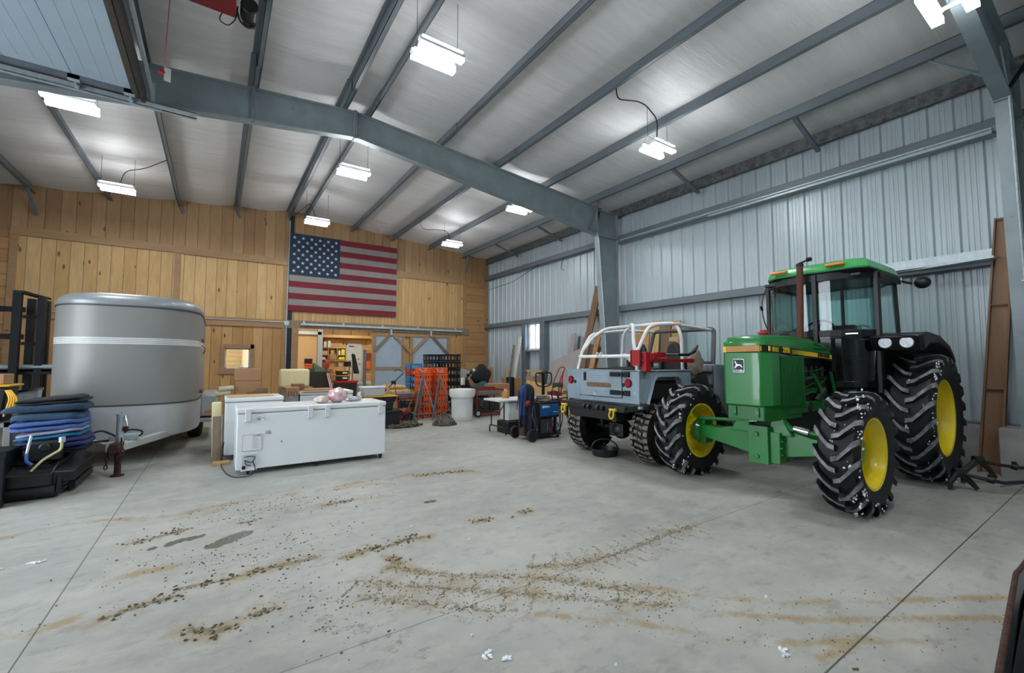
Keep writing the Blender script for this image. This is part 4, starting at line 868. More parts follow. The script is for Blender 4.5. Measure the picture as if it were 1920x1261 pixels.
un = MB(); un.cyl((5.66, 4.5, .45), (5.66, 5.65, .45), .045); un.blob((5.64, 5.05, .44), (.17, .16, .16), 14, 10); un.box((5.5, 4.9, .33), (5.6, 5.2, .55)); un.box((5.25, 4.62, .66), (7.8, 4.7, .82)).box((5.25, 5.36, .66), (7.8, 5.44, .82)); un.box((5.3, 4.75, .62), (6.0, 5.3, .84)); un.cyl((5.6, 4.62, .45), (5.55, 4.62, .85), .03).cyl((5.6, 5.45, .45), (5.55, 5.45, .85), .03); un.cyl((8.05, 4.5, .45), (8.05, 5.65, .45), .045); un.box((7.2, 4.7, .5), (8.8, 5.4, 1.0))
un.build('rear_axle', 'black', J, bevel=.01)
# front end
fr = MB(); fr.hexa([(7.4, 4.42, 1.0), (8.85, 4.5, 1.0), (8.85, 5.56, 1.0), (7.4, 5.64, 1.0), (7.4, 4.42, 1.5), (8.85, 4.5, 1.42), (8.85, 5.56, 1.42), (7.4, 5.64, 1.5)]); 
for y0, y1 in ((4.12, 4.45), (5.6, 5.93)): fr.box((7.6, y0, 1.02), (8.6, y1, 1.06))
fr.build('bonnet', 'jeep_blue', J, bevel=.03)
MB().box((7.12, JY0+.05, 1.15), (7.35, JY1-.05, 1.5)).box((7.02, JY0+.05, 1.38), (7.2, JY1-.05, 1.52)).cyl((7.02, 4.5, 1.3), (7.03, 4.5, 1.46), .0).build('dashboard', 'jeep_grey', J, bevel=.03)
ws = MB(); r2 = [(7.22, 4.36, 1.5), (7.42, 4.44, 2.15), (7.42, 5.74, 2.17), (7.22, 5.78, 1.5)]
ws.tube(rail(r2, .08), .038, 8); ws.bar((7.22, 4.36, 1.54), (7.22, 5.78, 1.54), .06, .05); wso = ws.build('windscreen_frame', M('frame_dark', '4a4f52', .45, 0, .2, 6), J)
MB().quad((7.24, 4.4, 1.57), (7.24, 5.74, 1.57), (7.41, 5.72, 2.14), (7.41, 4.47, 2.12)).build('windscreen', 'clear_glass', wso)
cg = MB(); tubes = [
 [(5.18, 5.60, 1.43), (5.27, 5.57, 1.78), (5.42, 5.52, 2.03), (5.75, 5.55, 2.08), (6.3, 5.6, 2.14), (7.38, 5.72, 2.17)],
 [(5.24, 5.585, 1.70), (5.40, 5.47, 1.97), (5.58, 5.33, 2.13), (5.8, 5.1, 2.16), (6.30, 4.5, 2.20)],
 [(5.2, 4.34, 1.70), (5.44, 4.33, 2.07), (5.62, 4.33, 2.13), (6.28, 4.35, 2.18)],
 [(5.2, 4.37, 1.72), (5.22, 4.42, 1.85), (5.34, 4.52, 2.13), (5.5, 4.7, 2.15)],
 [(6.3, 4.33, 1.42), (6.28, 4.33, 2.0), (6.3, 4.45, 2.2), (6.32, 4.9, 2.22), (6.32, 5.45, 2.20), (6.32, 5.6, 2.05), (6.32, 5.64, 1.43)],
 [(5.22, 5.60, 1.645), (5.2, 4.36, 1.645)], [(5.2, 4.34, 1.43), (5.2, 4.34, 1.72)], [(6.3, 4.4, 2.17), (7.38, 4.48, 2.13)], [(6.3, 4.7, 1.0), (6.0, 5.3, 1.7)]]
for t in tubes: cg.tube(rail(t, .09, 4), .028, 10)
for y in (5.14, 5.06): cg.tube(arc((5.19, y, 1.68), .025, 0, 2*PI, 12, 'xz')[:-1], .01, 6, closed=True)
cg.build('roll_cage', 'cage_white', J, smooth=60)
for y in (5.38, 4.66):
    s_ = MB(); s_.prism([(y-.23, 1.2), (y-.22, 1.5), (y-.14, 1.62), (y-.12, 1.78), (y-.07, 1.88), (y, 1.91), (y+.07, 1.88), (y+.12, 1.78), (y+.14, 1.62), (y+.22, 1.5), (y+.23, 1.2)], 'x', 6.5, 6.6); s_.box((6.5, y-.24, 1.05), (7.0, y+.24, 1.2)); s_.box((6.42, y-.25, 1.2), (6.62, y-.18, 1.62)).box((6.42, y+.18, 1.2), (6.62, y+.25, 1.62))
    s_.build('seat', 'black', J, bevel=.035, seg=3)
# things lying in or on it
hj = thing('farm_jack', 'red high-lift jack strapped across the white roll cage', 'jack', (5.55, 4.22, 1.6))
b = MB(); b.box((5.12, 4.16, 1.55), (6.3, 4.185, 1.60)); b.box((5.14, 4.13, 1.42), (5.24, 4.21, 1.70)); b.box((5.24, 4.12, 1.56), (5.4, 4.22, 1.68)); b.box((5.24, 4.15, 1.40), (5.28, 4.2, 1.6)); b.box((6.18, 4.13, 1.54), (6.32, 4.21, 1.61)); b.box((5.4, 4.14, 1.62), (5.62, 4.2, 1.70)); b.cyl((5.30, 4.1, 1.62), (5.30, 4.24, 1.62), .03); b.build('jack_beam', 'red', hj, bevel=.006)
MB().box((5.07, 4.19, 1.5), (5.09, 4.36, 1.73)).box((5.07, 4.33, 1.5), (5.22, 4.35, 1.73)).build('mount_plate', 'red', hj, bevel=.004)
MB().cyl((5.55, 4.17, 1.665), (5.95, 4.17, 1.665), .017).build('handle', 'chrome', hj); MB().cyl((5.95, 4.17, 1.665), (6.25, 4.17, 1.67), .022).tube([(6.2, 4.14, 1.67), (6.35, 4.15, 1.72), (6.45, 4.15, 1.82)], [.02, .03, .016]).build('strap', 'black', hj)
def cloth(name, c, r, mat, lab, cat, seed, jit=.7, sub=1, group=None):
    g = random.Random(seed); b = MB(); b.blob(c, r, 20, 14, jit, g); lo = c[2]-r[2]*.8
    for p in b.v:
        n_ = mnoise.noise(p*7+Vector((seed, 0, 0))); p += (p-Vector(c)).normalized()*n_*.05; p.z = max(p.z, lo)
    return b.build(name, mat, sub=sub, label=lab, cat=cat, group=group)
cloth('canvas_bag', (6.66, 4.36, 1.50), (.15, .12, .21), 'canvas', 'crumpled beige canvas bag in the off-road vehicle doorway', 'bag', 4)
cloth('jacket', (6.72, 4.3, 1.12), (.18, .12, .24), 'blackcloth', 'black jacket hanging down from the off-road vehicle doorway', 'jacket', 7)
cloth('rope_pile', (5.75, 5.05, 1.42), (.45, .5, .06), 'blackcloth', 'black straps heaped behind the tailgate of the off-road vehicle', 'straps', 9, 1)
MB().box((6.28, 4.38, 1.9), (6.3, 4.56, 1.97)).build('paper_tag', 'cardboard_light', label='small beige tag hanging inside the white roll cage', cat='tag')
dp = thing('drain_pan', 'black rubber feed pan with arched handle on the floor', 'pan', (5.42, 5.23, 0))
MB().lathe([(0, .0), (.19, 0), (.21, .02), (.22, .10), (.235, .11), (.235, .12), (.21, .12), (.195, .03), (0, .025)], (5.42, 5.23, 0), 'z', 32).build('bowl', 'black', dp)
MB().tube([(5.30+.0, 5.39, .11)]+[(5.42-.13*math.cos(a), 5.23+.17*math.cos(a), .11+.16*math.sin(a)) for a in [PI*k/12 for k in range(13)]], .012, 8).build('handle', 'black', dp)
# ================================================================ LEFT SIDE
M('trailer_paint', '868784', .5, .15, .06, .8, coat=.08); M('trailer_alu', 'bbbebf', .45, .3, .12, 3); M('trailer_roof', '8e9496', .38, .3, .08, 1)
M('trim_white', 'd8dbdc', .4); M('seam_dark', '3d4248', .5)
TC = (-1.205, 0)
def nose(off=0, n=22, y_end=12.9, y0=8.95, hw=.965):
    """plan of the rounded nose, left rear to right rear"""
    pts = [(TC[0]-hw-off, y_end), (TC[0]-hw-off, 11.4)]
    for i in range(n+1):
        a = PI-PI*i/n; cx, sy = math.cos(a), math.sin(a); e = .62
        pts.append((TC[0]+(hw+off)*math.copysign(abs(cx)**e, cx), 10.4-(10.4-y0+off)*abs(sy)**.72))
    pts += [(TC[0]+hw+off, 11.4), (TC[0]+hw+off, y_end)]
    return pts
def wall_of(pts_z, mats):
    b = MB()
    for (o0, z0, m0), (o1, z1, m1) in zip(pts_z, pts_z[1:]):
        A, B = nose(o0), nose(o1); n = len(A); b.c = m0; o_ = len(b.v); b.v += [Vector((x, y, z0)) for x, y in A]+[Vector((x, y, z1)) for x, y in B]
        b.f += [[o_+i, o_+(i+1) % n, o_+n+(i+1) % n, o_+n+i] for i in range(n)]; b.mi += [m0]*n
    return b
TRL = thing('livestock_trailer', 'silver grey bumper-pull trailer with big rounded nose and white pinstripes', 'trailer', (TC[0], 10.9, 0))
wall_of([(0, .88, 0), (0, 2.42, 0)], 0).build('body', 'trailer_paint', TRL, smooth=50)
b = wall_of([(-.06, .36, 0), (.004, .37, 0), (.004, .88, 0)], 0); A = nose(-.06); b.add([(x, y, .37) for x, y in A], [tuple(range(len(A)))]); b.build('lower_skirt', 'trailer_alu', TRL, smooth=50)
b = wall_of([(0, 2.42, 0), (.012, 2.43, 0), (.008, 2.50, 0), (-.03, 2.56, 0), (-.10, 2.61, 0), (-.25, 2.64, 0), (-.5, 2.66, 0)], 0); A = nose(-.5); b.add([(x, y, 2.66) for x, y in A], [tuple(range(len(A)))]); b.build('roof', 'trailer_roof', TRL, smooth=60)
for z in (.885, 2.425): wall_of([(.0, z-.012, 0), (.014, z-.01, 0), (.014, z+.01, 0), (.0, z+.012, 0)], 0).build('rub_rail', 'seam_dark', TRL, smooth=50)
for k in range(4): z = 1.84+k*.027; wall_of([(.0, z-.010, 0), (.004, z-.009, 0), (.004, z+.009, 0), (.0, z+.010, 0)], 0).build('pinstripe', 'trim_white', TRL, smooth=50)
tg = MB()
for s_ in (-1, 1): tg.hexa([(TC[0]+.1+s_*.03, 8.05, .34), (TC[0]+.1+s_*.11, 8.05, .34), (TC[0]+s_*.86, 9.75, .34), (TC[0]+s_*.76, 9.75, .34), (TC[0]+.1+s_*.03, 8.05, .44), (TC[0]+.1+s_*.11, 8.05, .44), (TC[0]+s_*.86, 9.75, .44), (TC[0]+s_*.76, 9.75, .44)]) if s_ > 0 else tg.hexa([(TC[0]+.1-.11, 8.05, .34), (TC[0]+.1-.03, 8.05, .34), (TC[0]-.76, 9.75, .34), (TC[0]-.86, 9.75, .34), (TC[0]+.1-.11, 8.05, .44), (TC[0]+.1-.03, 8.05, .44), (TC[0]-.76, 9.75, .44), (TC[0]-.86, 9.75, .44)])
tg.box((TC[0]+.0, 8.02, .33), (TC[0]+.2, 8.3, .45)); tg.build('drawbar', 'trailer_alu', TRL, bevel=.006)
cp = MB(); JX = -1.09
cp.cyl((JX, 7.86, .36), (JX, 7.86, .47), .07, .05).box((JX-.05, 7.86, .36), (JX+.05, 8.2, .45)).cyl((JX, 7.8, .40), (JX, 7.96, .40), .065)
cp.build('coupler', 'rust', TRL, bevel=.01)
jk = MB(); jk.cyl((JX+.02, 8.02, .0), (JX+.02, 8.02, .45), .038).cyl((JX+.02, 8.02, 0), (JX+.02, 8.02, .02), .075); jo = jk.build('jack_leg', 'rust', TRL, bevel=.004)
MB().cyl((JX+.02, 8.08, .42), (JX+.02, 8.08, .80), .045).cyl((JX+.02, 8.08, .8), (JX+.02, 8.08, .84), .052).build('jack_tube', 'galv', jo); MB().tube(rail([(JX+.02, 8.08, .84), (JX+.06, 8.06, .83), (JX+.10, 8.02, .66)], .03), .014, 8).build('jack_crank', 'chrome', jo)
MB().box((JX+.05, 8.02, .60), (JX+.11, 8.1, .66)).build('gear_case', 'rust', jo, bevel=.01)
g = random.Random(2)
def chain(pts, r=.014, t=.0045, mat='rust', parent=None, name='safety_chain', **k):
    b = MB(); P = [Vector(p) for p in pts]; seglen = r*2.2; out = []
    for a, c in zip(P, P[1:]):
        n = max(1, int((c-a).length/seglen))
        for i in range(n): out.append((a+(c-a)*i/n, (c-a).normalized()))
    for i, (p, d) in enumerate(out):
        x, y = frame(d); u = x if i % 2 else y
        b.tube([p+d*math.cos(q)*r*1.3+u*math.sin(q)*r*.8 for q in [2*PI*j/8 for j in range(8)]], t, 5, closed=True)
    return b.build(name, mat, parent, **k)
chain([(JX-.06, 7.98, .40), (JX-.09, 7.95, .2), (JX-.09, 7.93, .09)], .022, .008, parent=TRL); chain([(JX+.06, 7.93, .5), (JX+.08, 7.92, .3), (JX+.05, 7.9, .15), (JX+.03, 7.93, .32)], .022, .008, parent=TRL)
cb = MB(); cb.tube(rail([(JX-.02, 8.25, .5), (JX-.2, 8.2, .62), (JX-.33, 8.2, .55), (JX-.32, 8.25, .45), (JX-.1, 8.3, .46)], .12), .013, 8); cb.tube(rail([(JX-.02, 8.2, .48), (JX+.1, 8.1, .62), (JX+.26, 8.15, .58), (JX+.22, 8.3, .48), (JX+.0, 8.3, .5)], .1), .012, 8); cb.build('brake_cable', 'black', TRL)
MB().box((JX-.12, 8.25, .44), (JX+.2, 8.45, .52)).build('tongue_box', 'galv', TRL, bevel=.01)
MB().hexa([(-.92, 8.36, .36), (-.76, 8.72, .36), (-.755, 8.72, .36), (-.915, 8.36, .36), (-.92, 8.36, .43), (-.76, 8.72, .43), (-.755, 8.72, .43), (-.915, 8.36, .43)]).build('warning_label', 'trim_white', TRL)
fd = MB(); fd.box((TC[0]+.95, 10.9, .45), (TC[0]+1.25, 12.6, .90)); fdo = fd.build('fender', 'trailer_alu', TRL, bevel=.05, seg=3)
MB().box((TC[0]+.96, 10.7, .36), (TC[0]+1.27, 12.8, .42)).build('running_board', 'trailer_alu', TRL, bevel=.008); MB().cyl((-.08, 10.89, .55), (-.08, 10.9, .55), .035).box((-.16, 10.885, .53), (-.01, 10.9, .57)).build('marker_light', 'amber', fdo)
for s_ in (-1, 1):
    for y in (11.4, 12.2): MB().lathe([(.16, -.11), (.32, -.12), (.36, -.08), (.36, .08), (.32, .12), (.16, .11), (.16, -.11)], (TC[0]+s_*.88, y, .36), 'x', 28).build('wheel', 'rubber', TRL)
for z, m in ((1.95, 'red'), (1.02, 'red')): MB().cyl((TC[0]+.965, 9.95, z), (TC[0]+1.0, 9.95, z), .035).build('clearance_lamp', m, TRL)
MB().tube(rail([(-.235, 9.98, 1.86), (-.19, 9.98, 1.82), (-.18, 9.98, 1.76), (-.21, 9.98, 1.70)], .03), .008, 6).build('door_latch', 'dark_steel', TRL)
# ---- black steel rack against the end wall
M('rack_blue', '14191f', .5, .3, .3, 6)
rk = thing('steel_rack', 'tall black steel rack frame left of the trailer against the wooden wall', 'rack', (-3.45, 13.0, 0))
for i, (x, y) in enumerate(((-3.3, 12.6), (-3.3, 13.4), (-3.03, 12.9), (-3.1, 13.5))): MB().box((x-.06, y-.06, 0), (x+.06, y+.06, [2.93, 2.9, 2.9, 2.88][i])).build('upright', 'rack_blue', rk, bevel=.006)
MB().hexa([(-3.36, 12.55, 2.93), (-3.2, 12.55, 2.93), (-2.97, 13.2, 2.88), (-3.1, 13.2, 2.88), (-3.36, 12.55, 2.97), (-3.2, 12.55, 2.97), (-2.97, 13.2, 2.92), (-3.1, 13.2, 2.92)]).build('top_plate', 'dark_steel', rk)
for z in (2.58, 2.02, 1.40): MB().box((-5.2, 12.94, z), (-3.3, 13.06, z+.10)).build('arm', 'rack_blue', rk, bevel=.006)
for z in (2.45, 1.9): MB().box((-3.3, 12.9, z), (-3.05, 12.96, z+.06)).build('cross_tie', 'rust', rk)
MB().box((-5.2, 12.8, 1.3), (-2.4, 13.3, 1.36)).build('shelf_beam', 'rack_blue', rk, bevel=.004)
b = MB().cyl((-5.3, 12.85, 1.44), (-1.9, 12.9, 1.46), .05).build('steel_pipe', 'galv', label='long bright steel pipe lying across the black rack arms', cat='pipe')
MB().cyl((-5.2, 13.1, 1.42), (-2.2, 13.12, 1.42), .06).build('steel_pipe', 'dark_steel', label='dark steel pipe lying just behind the bright one on the rack', cat='pipe')
MB().bar((-3.0, D-.1, 2.86), (-1.9, D-.1, 2.84), .04, .05).build('steel_bar', 'dark_steel', label='thin dark bar on the wooden wall above the trailer shoulder', cat='bar')
for i, (x, m, lab) in enumerate(((-3.25, 'wood_brown', 'reddish brown board leaning behind the black rack upright'), (-2.98, 'wood_raw', 'pale board leaning behind the grey panel left of the trailer'), (-2.42, 'wood_light', 'light wooden post standing close to the left side of the trailer'))):
    MB().hexa([(x-.05, 14.6, 0), (x+.05, 14.6, 0), (x+.05, 14.7, 0), (x-.05, 14.7, 0), (x-.02, 15.3, 1.25), (x+.07, 15.3, 1.25), (x+.07, 15.4, 1.25), (x-.02, 15.4, 1.25)]).build('board', m, bevel=.004, label=lab, cat='board')
b = MB(); b.prism([(-2.95, .0), (-2.98, .9), (-2.85, 1.15), (-2.6, 1.22), (-2.42, 1.1), (-2.4, .0)], 'y', 13.9, 13.96); b.build('grey_panel', M('dark_panel', '3b3a38', .7), label='dark grey rounded panel standing left of the trailer', cat='panel')
# ---- goods at the far left edge
b = MB().box((-2.95, 8.6, 0), (-2.17, 9.35, .86), rz=.1); b.build('cardboard_box', 'cardboard', bevel=.01, label='large cardboard box behind the folded blue blankets', cat='box')
b = MB().box((-2.85, 8.62, .862), (-2.2, 9.3, .95), rz=.1); b.build('flat_box', 'cardboard_light', bevel=.006, label='flat pale cardboard sleeve under the perforated metal channel', cat='box')
cr = thing('crate', 'grey slatted plastic crate at the left edge below the black bin', 'crate', (-2.5, 8.3, 0))
b = MB()
for x0, x1 in ((-2.9, -2.84), (-2.16, -2.10)): b.box((x0, 8.05, 0), (x1, 8.1, .80)); 
for z in (0, .37, .74): b.box((-2.9, 8.05, z), (-2.1, 8.1, z+.06))
for x in (-2.66, -2.42, -2.3): b.box((x, 8.05, 0), (x+.05, 8.1, .8))
b.box((-2.9, 8.1, 0), (-2.1, 8.5, .02)).box((-2.13, 8.1, 0), (-2.1, 8.5, .8)).box((-2.9, 8.48, 0), (-2.1, 8.5, .8)).box((-2.9, 8.1, .78), (-2.1, 8.5, .80)); b.build('crate_body', M('crate_grey', '8b8a84', .6), cr, bevel=.004)
bn = thing('storage_bin', 'black bin with yellow lid and yellow straps at the left edge', 'bin', (-2.42, 8.27, .805))
MB().hexa([(-2.72, 8.1, .805), (-2.2, 8.1, .805), (-2.2, 8.45, .805), (-2.72, 8.45, .805), (-2.76, 8.06, 1.24), (-2.15, 8.06, 1.24), (-2.15, 8.49, 1.24), (-2.76, 8.49, 1.24)]).build('tub', 'black', bn, bevel=.02)
MB().box((-2.79, 8.03, 1.24), (-2.12, 8.52, 1.27)).build('lid', M('lid_yellow', 'd9a514', .4), bn, bevel=.012)
for k in range(4): MB().tube(rail([(-2.16+k*.012, 8.06, 1.2), (-2.11+k*.02, 8.02, 1.1), (-2.15+k*.03, 8.0, .88+.03*k)], .05), .012, 6).build('strap', 'lid_yellow', bn)
MB().box((-2.7, 8.12, 1.272), (-2.2, 8.45, 1.40)).build('cardboard_box', 'cardboard', bevel=.006, label='small cardboard box on the yellow lid at left edge', cat='box')
ch = MB(); ch.hexa([(-2.55, 8.7, .955), (-2.05, 8.72, .955), (-2.05, 8.9, .955), (-2.55, 8.9, .955), (-2.55, 8.7, 1.09), (-2.03, 8.72, 1.17), (-2.03, 8.9, 1.17), (-2.55, 8.9, 1.09)]); 
co = thing('metal_channel', 'perforated galvanised metal channel lying on the flat cardboard', 'metal channel', (-2.3, 8.8, .955)); ch.build('channel', 'galv', co, bevel=.004)
MB().bar((-2.6, 8.69, 1.09), (-1.98, 8.7, 1.19), .03, .03).build('bright_edge', 'chrome', co)
b = MB()
for i in range(6):
    for j in range(3): b.cyl((-2.2+i*.022, 8.712, 1.02+j*.04), (-2.2+i*.022, 8.702, 1.02+j*.04), .007, seg=6)
b.build('perforation', 'trim_white', co, kind='stuff')
# ---- black rotary attachment and blankets on it
M('cutter_black', '16191c', .38, .2, .25, 5)
mw = thing('cutter_attachment', 'low black steel machine attachment with front roller, left foreground', 'machine attachment', (-1.75, 7.95, 0))
b = MB(); b.prism([(7.08, .16), (7.08, .30), (7.35, .38), (8.3, .38), (8.4, .16)], 'x', -2.08, -1.5); b.prism([(7.08, .16), (7.08, .30), (7.35, .38), (7.85, .38), (7.95, .16)], 'x', -3.0, -2.08)
b.hexa([(-1.5, 7.1, .16), (-1.34, 7.25, .16), (-1.34, 8.3, .16), (-1.5, 8.4, .16), (-1.5, 7.1, .31), (-1.36, 7.25, .27), (-1.36, 8.3, .27), (-1.5, 8.4, .38)])
b.build('deck', 'cutter_black', mw, bevel=.012)
MB().prism([(7.3, .38), (7.42, .425), (8.2, .425), (8.3, .38)], 'x', -2.05, -1.55).build('deck_dome', 'cutter_black', mw, bevel=.02)
MB().cyl((-3.0, 7.22, .10), (-1.48, 7.22, .10), .10, seg=24).build('roller', M('roller_black', '1f2225', .5, .1, .3, 10), mw, bevel=.01)
b = MB(); b.box((-1.47, 7.12, .06), (-1.43, 7.4, .24)); 
for k in range(7): b.cyl((-1.43, 7.15+.05*(k % 3), .1+.05*(k//3)), (-1.40, 7.15+.05*(k % 3), .1+.05*(k//3)), .014, seg=6)
b.box((-1.42, 7.4, .03), (-1.36, 8.3, .12)); b.build('side_skid', 'dark_steel', mw, bevel=.004)
b = MB()
for i in range(7): b.box((-1.72+i*.02, 7.26, .355), (-1.71+i*.02, 7.36, .382)); 
b.box((-1.75, 7.24, .33), (-1.55, 7.28, .37)); b.build('vent_grille', 'black', mw)
b = MB(); b.box((-1.78, 7.32, .40), (-1.5, 7.5, .62)); b.cyl((-1.62, 7.27, .56), (-1.62, 7.35, .56), .05); b.build('hydraulic_motor', 'black', mw, bevel=.015)
MB().tube(rail([(-1.68, 7.12, .33), (-1.60, 7.15, .44), (-1.46, 7.2, .54), (-1.46, 7.2, .62)], .05), .013, 8).build('hydraulic_pipe', M('pipe_tan', 'c9c08f', .4), mw)
MB().tube([(-1.71, 7.2, .72), (-1.73, 7.16, .52)], .013, 8).tube([(-1.46, 7.2, .62), (-1.46, 7.2, .68)], .03, 8).build('hydraulic_fitting', 'galv', mw); MB().tube(rail([(-1.73, 7.16, .52), (-1.72, 7.12, .44), (-1.67, 7.12, .40)], .03), .016, 8).build('hose_sleeve', M('hose_blue', '2a67b0', .5), mw)
b = MB(); b.box((-2.9, 6.95, 0), (-1.84, 7.02, .60)); b.box((-2.9, 7.02, 0), (-1.87, 7.6, .57)); b.box((-2.9, 6.93, .52), (-1.83, 6.95, .56)).box((-1.92, 6.935, .18), (-1.89, 6.95, .3)).box((-2.9, 6.93, .36), (-1.9, 6.95, .38))
b.build('mounting_plate', M('plate_dark', '1d242c', .4, .3, .3, 9), mw, bevel=.012)
for z in (.10,): MB().box((-2.2, 6.925, .03), (-1.86, 6.95, .10)).build('brand_plate', 'dark_steel', mw, bevel=.004)
# moving blankets, folded and stacked
def blanket(x0, x1, y0, y1, z0, z1, mat, edge, seed, lab, tilt=0, layers=3, twist=0):
    t = thing('moving_blanket', lab, 'blanket', ((x0+x1)/2, (y0+y1)/2, z0), group='folded blankets stacked on the black attachment')
    g = random.Random(seed)
    for L in range(layers):
        h = (z1-z0)/layers; za = z0+h*L; ins = g.uniform(0, .04); b = MB()
        hx, hy = (x1-x0)/2-ins*.5, (y1-y0)/2-ins*.4; cx, cy = (x0+x1)/2+g.uniform(-.015, .015), (y0+y1)/2
        pw = lambda q, e: math.copysign(abs(q)**e, q)
        def fn(u, v):
            a = 2*PI*u; t_ = PI*(v-.5); c1 = math.cos(t_)**.28 if math.cos(t_) > 0 else 0
            x = hx*pw(math.cos(a), .4)*c1; y = hy*pw(math.sin(a), .4)*c1; z = h*.53*pw(math.sin(t_), .6)
            nz = mnoise.noise(Vector((x*5+seed, y*5, L*3+seed)))
            sag_ = tilt*(x/hx)*.5-.02*max(0, abs(x/hx)-.75)*4*(h/.08)
            crease = .006*math.sin(y*30+seed)*math.sin(x*24)
            return Vector((cx+x*(1+.05*nz)+twist*y, cy+y*(1+.06*nz), max(za+h*.5+z+sag_+nz*.012+crease, z0+.003)))
        b.grid(fn, 48, 18)
        b.build('fold', mat if L != 0 or edge is None else edge, t, smooth=80)
M('bl_black', '1e2229', .95, 0, .2, 40, bump=.6, bscale=45); M('bl_navy', '2b4258', .95, 0, .15, 30, bump=.6, bscale=45); M('bl_steel', '35506a', .95, 0, .15, 30, bump=.6, bscale=45)
M('bl_blue', '4463a0', .95, 0, .15, 30, bump=.6, bscale=45); M('bl_lilac', '8d8fa6', .95, 0, .12, 30, bump=.6, bscale=45); M('bl_teal', '12678f', .9, 0, .1, 20); M('bl_indigo', '30386a', .95, 0, .2, 30, bump=.6, bscale=45)
blanket(-1.90, -1.33, 7.58, 8.2, .43, .505, 'bl_indigo', 'blackcloth', 11, 'dark blue blanket at the very bottom of the folded stack', layers=2)
blanket(-1.97, -1.30, 7.52, 8.2, .507, .62, 'bl_indigo', None, 12, 'dark indigo quilted blanket, second from the bottom of the stack', tilt=.03, layers=2)
blanket(-1.98, -1.36, 7.5, 8.2, .622, .72, 'bl_lilac', 'bl_teal', 13, 'pale lilac blanket with teal edge, midway in the stack', tilt=.05, layers=2)
blanket(-2.03, -1.36, 7.5, 8.2, .722, .84, 'bl_blue', 'bl_blue', 14, 'bright blue blanket above the pale lilac one', tilt=.03, layers=2)
blanket(-2.0, -1.34, 7.5, 8.2, .842, .94, 'bl_steel', None, 15, 'steel blue blanket, third from the top of the stack', layers=1)
blanket(-2.08, -1.33, 7.5, 8.2, .942, 1.035, 'bl_navy', None, 16, 'navy blanket with green lettering, second from the top', tilt=.03, layers=1)
blanket(-2.0, -1.36, 7.52, 8.2, 1.037, 1.11, 'bl_black', None, 17, 'black quilted blanket on top of the folded stack', tilt=.05, layers=2)
# ================================================================ FREEZERS AND WHAT IS ON THEM
M('enamel', 'dfe6ea', .28, 0, .03, 2, coat=.3); M('lid_white', 'e2e6e8', .3, 0, .05, 3); M('gasket', '8d949a', .6)
def chest(name, lab, x0, x1, y0, y1, h, latch=(), caster=True, zlid=.07, mat='enamel'):
    t = thing(name, lab, 'freezer', ((x0+x1)/2, (y0+y1)/2, 0)); zb = .075
    MB().box((x0, y0, zb), (x1, y1, h-zlid-.012)).build('cabinet', mat, t, bevel=.012, seg=3)
    MB().box((x0+.01, y0+.01, h-zlid-.014), (x1-.01, y1-.01, h-zlid+.002)).build('gasket', 'gasket', t)
    MB().box((x0-.008, y0-.008, h-zlid), (x1+.008, y1+.008, h)).build('lid', 'lid_white', t, bevel=.018, seg=3)
    for x in latch:
        MB().box((x-.035, y0-.035, h-.19), (x+.035, y0-.002, h-.01)).build('hinge', 'white_plastic', t, bevel=.008)
    if caster:
        for x in [x0+.15, x1-.06]+([(x0+x1)/2] if x1-x0 > 1.2 else []):
            for y in (y0+.05, y1-.05):
                c = MB(); c.cyl((x-.012, y, .032), (x+.012, y, .032), .032, seg=16); c.box((x-.022, y-.02, .032), (x-.014, y+.02, .076)).box((x+.014, y-.02, .032), (x+.022, y+.02, .076)); c.build('caster', 'dark_steel', t)
    return t
f1 = chest('chest_freezer', 'long white chest freezer in front, its hinges and vent grille facing us', .26, 2.31, 7.08, 7.86, .915, (.39, 1.18, 1.42, 2.22))
g = MB(); g.box((.32, 7.072, .06), (.51, 7.078, .30))
for i in range(9):
    for j in range(8): g.c = 1; g.box((.335+i*.019, 7.068, .12+j*.021), (.344+i*.019, 7.073, .129+j*.021))
g.build('vent_grille', ['enamel', 'gasket'], f1)
g = MB(); g.box((.33, 7.070, .33), (.56, 7.076, .55)); g.c = 1
for (x0, x1, z) in ((.33, .56, .55), (.33, .56, .33)): g.box((x0, 7.068, z-.001), (x1, 7.072, z+.002))
for x in (.33, .558): g.box((x, 7.068, .33), (x+.002, 7.072, .55))
for j in range(9): g.box((.45, 7.068, .36+j*.018), (.53-.01*(j % 3), 7.072, .363+j*.018))
g.box((.45, 7.068, .525), (.55, 7.072, .535)); g.box((.50, 7.068, .53), (.545, 7.072, .54)); g.build('rating_label', ['lid_white', 'gasket'], f1)
g = MB()
for j in range(4): g.box((.60+.004*j, 7.07, .545+j*.013), (.68-.004*j, 7.076, .548+j*.013))
g.build('printed_note', 'gasket', f1); MB().cyl((.81, 7.07, .42), (.81, 7.078, .42), .012).build('drain_cap', 'gasket', f1); MB().box((.335, 7.066, .085), (.375, 7.074, .13)).build('serial_label', 'dark_steel', f1)
MB().tube(rail([(.36, 7.06, .25), (.40, 7.04, .26), (.50, 7.04, .25), (.44, 7.04, .16), (.36, 7.05, .22), (.38, 7.04, .15), (.44, 7.04, .13)], .04), .006, 6).build('cord_clip', 'black', f1)
MB().tube(rail([(.46, 7.04, .2), (.50, 7.0, .06), (.42, 6.95, .01), (.25, 6.98, .01), (.16, 7.3, .01), (.11, 7.8, .012), (.12, 8.28, .05), (.14, 8.28, .3)], .1), .006, 6).build('power_cord', 'dark_steel', f1)
MB().tube([(.535+.05*math.cos(a), 7.03, .79+.045*math.sin(a)) for a in [2*PI*k/18 for k in range(18)]], .0022, 5, closed=True).cyl((.52, 7.04, .76), (.52, 7.078, .77), .018).build('wire_loop', 'chrome', f1)
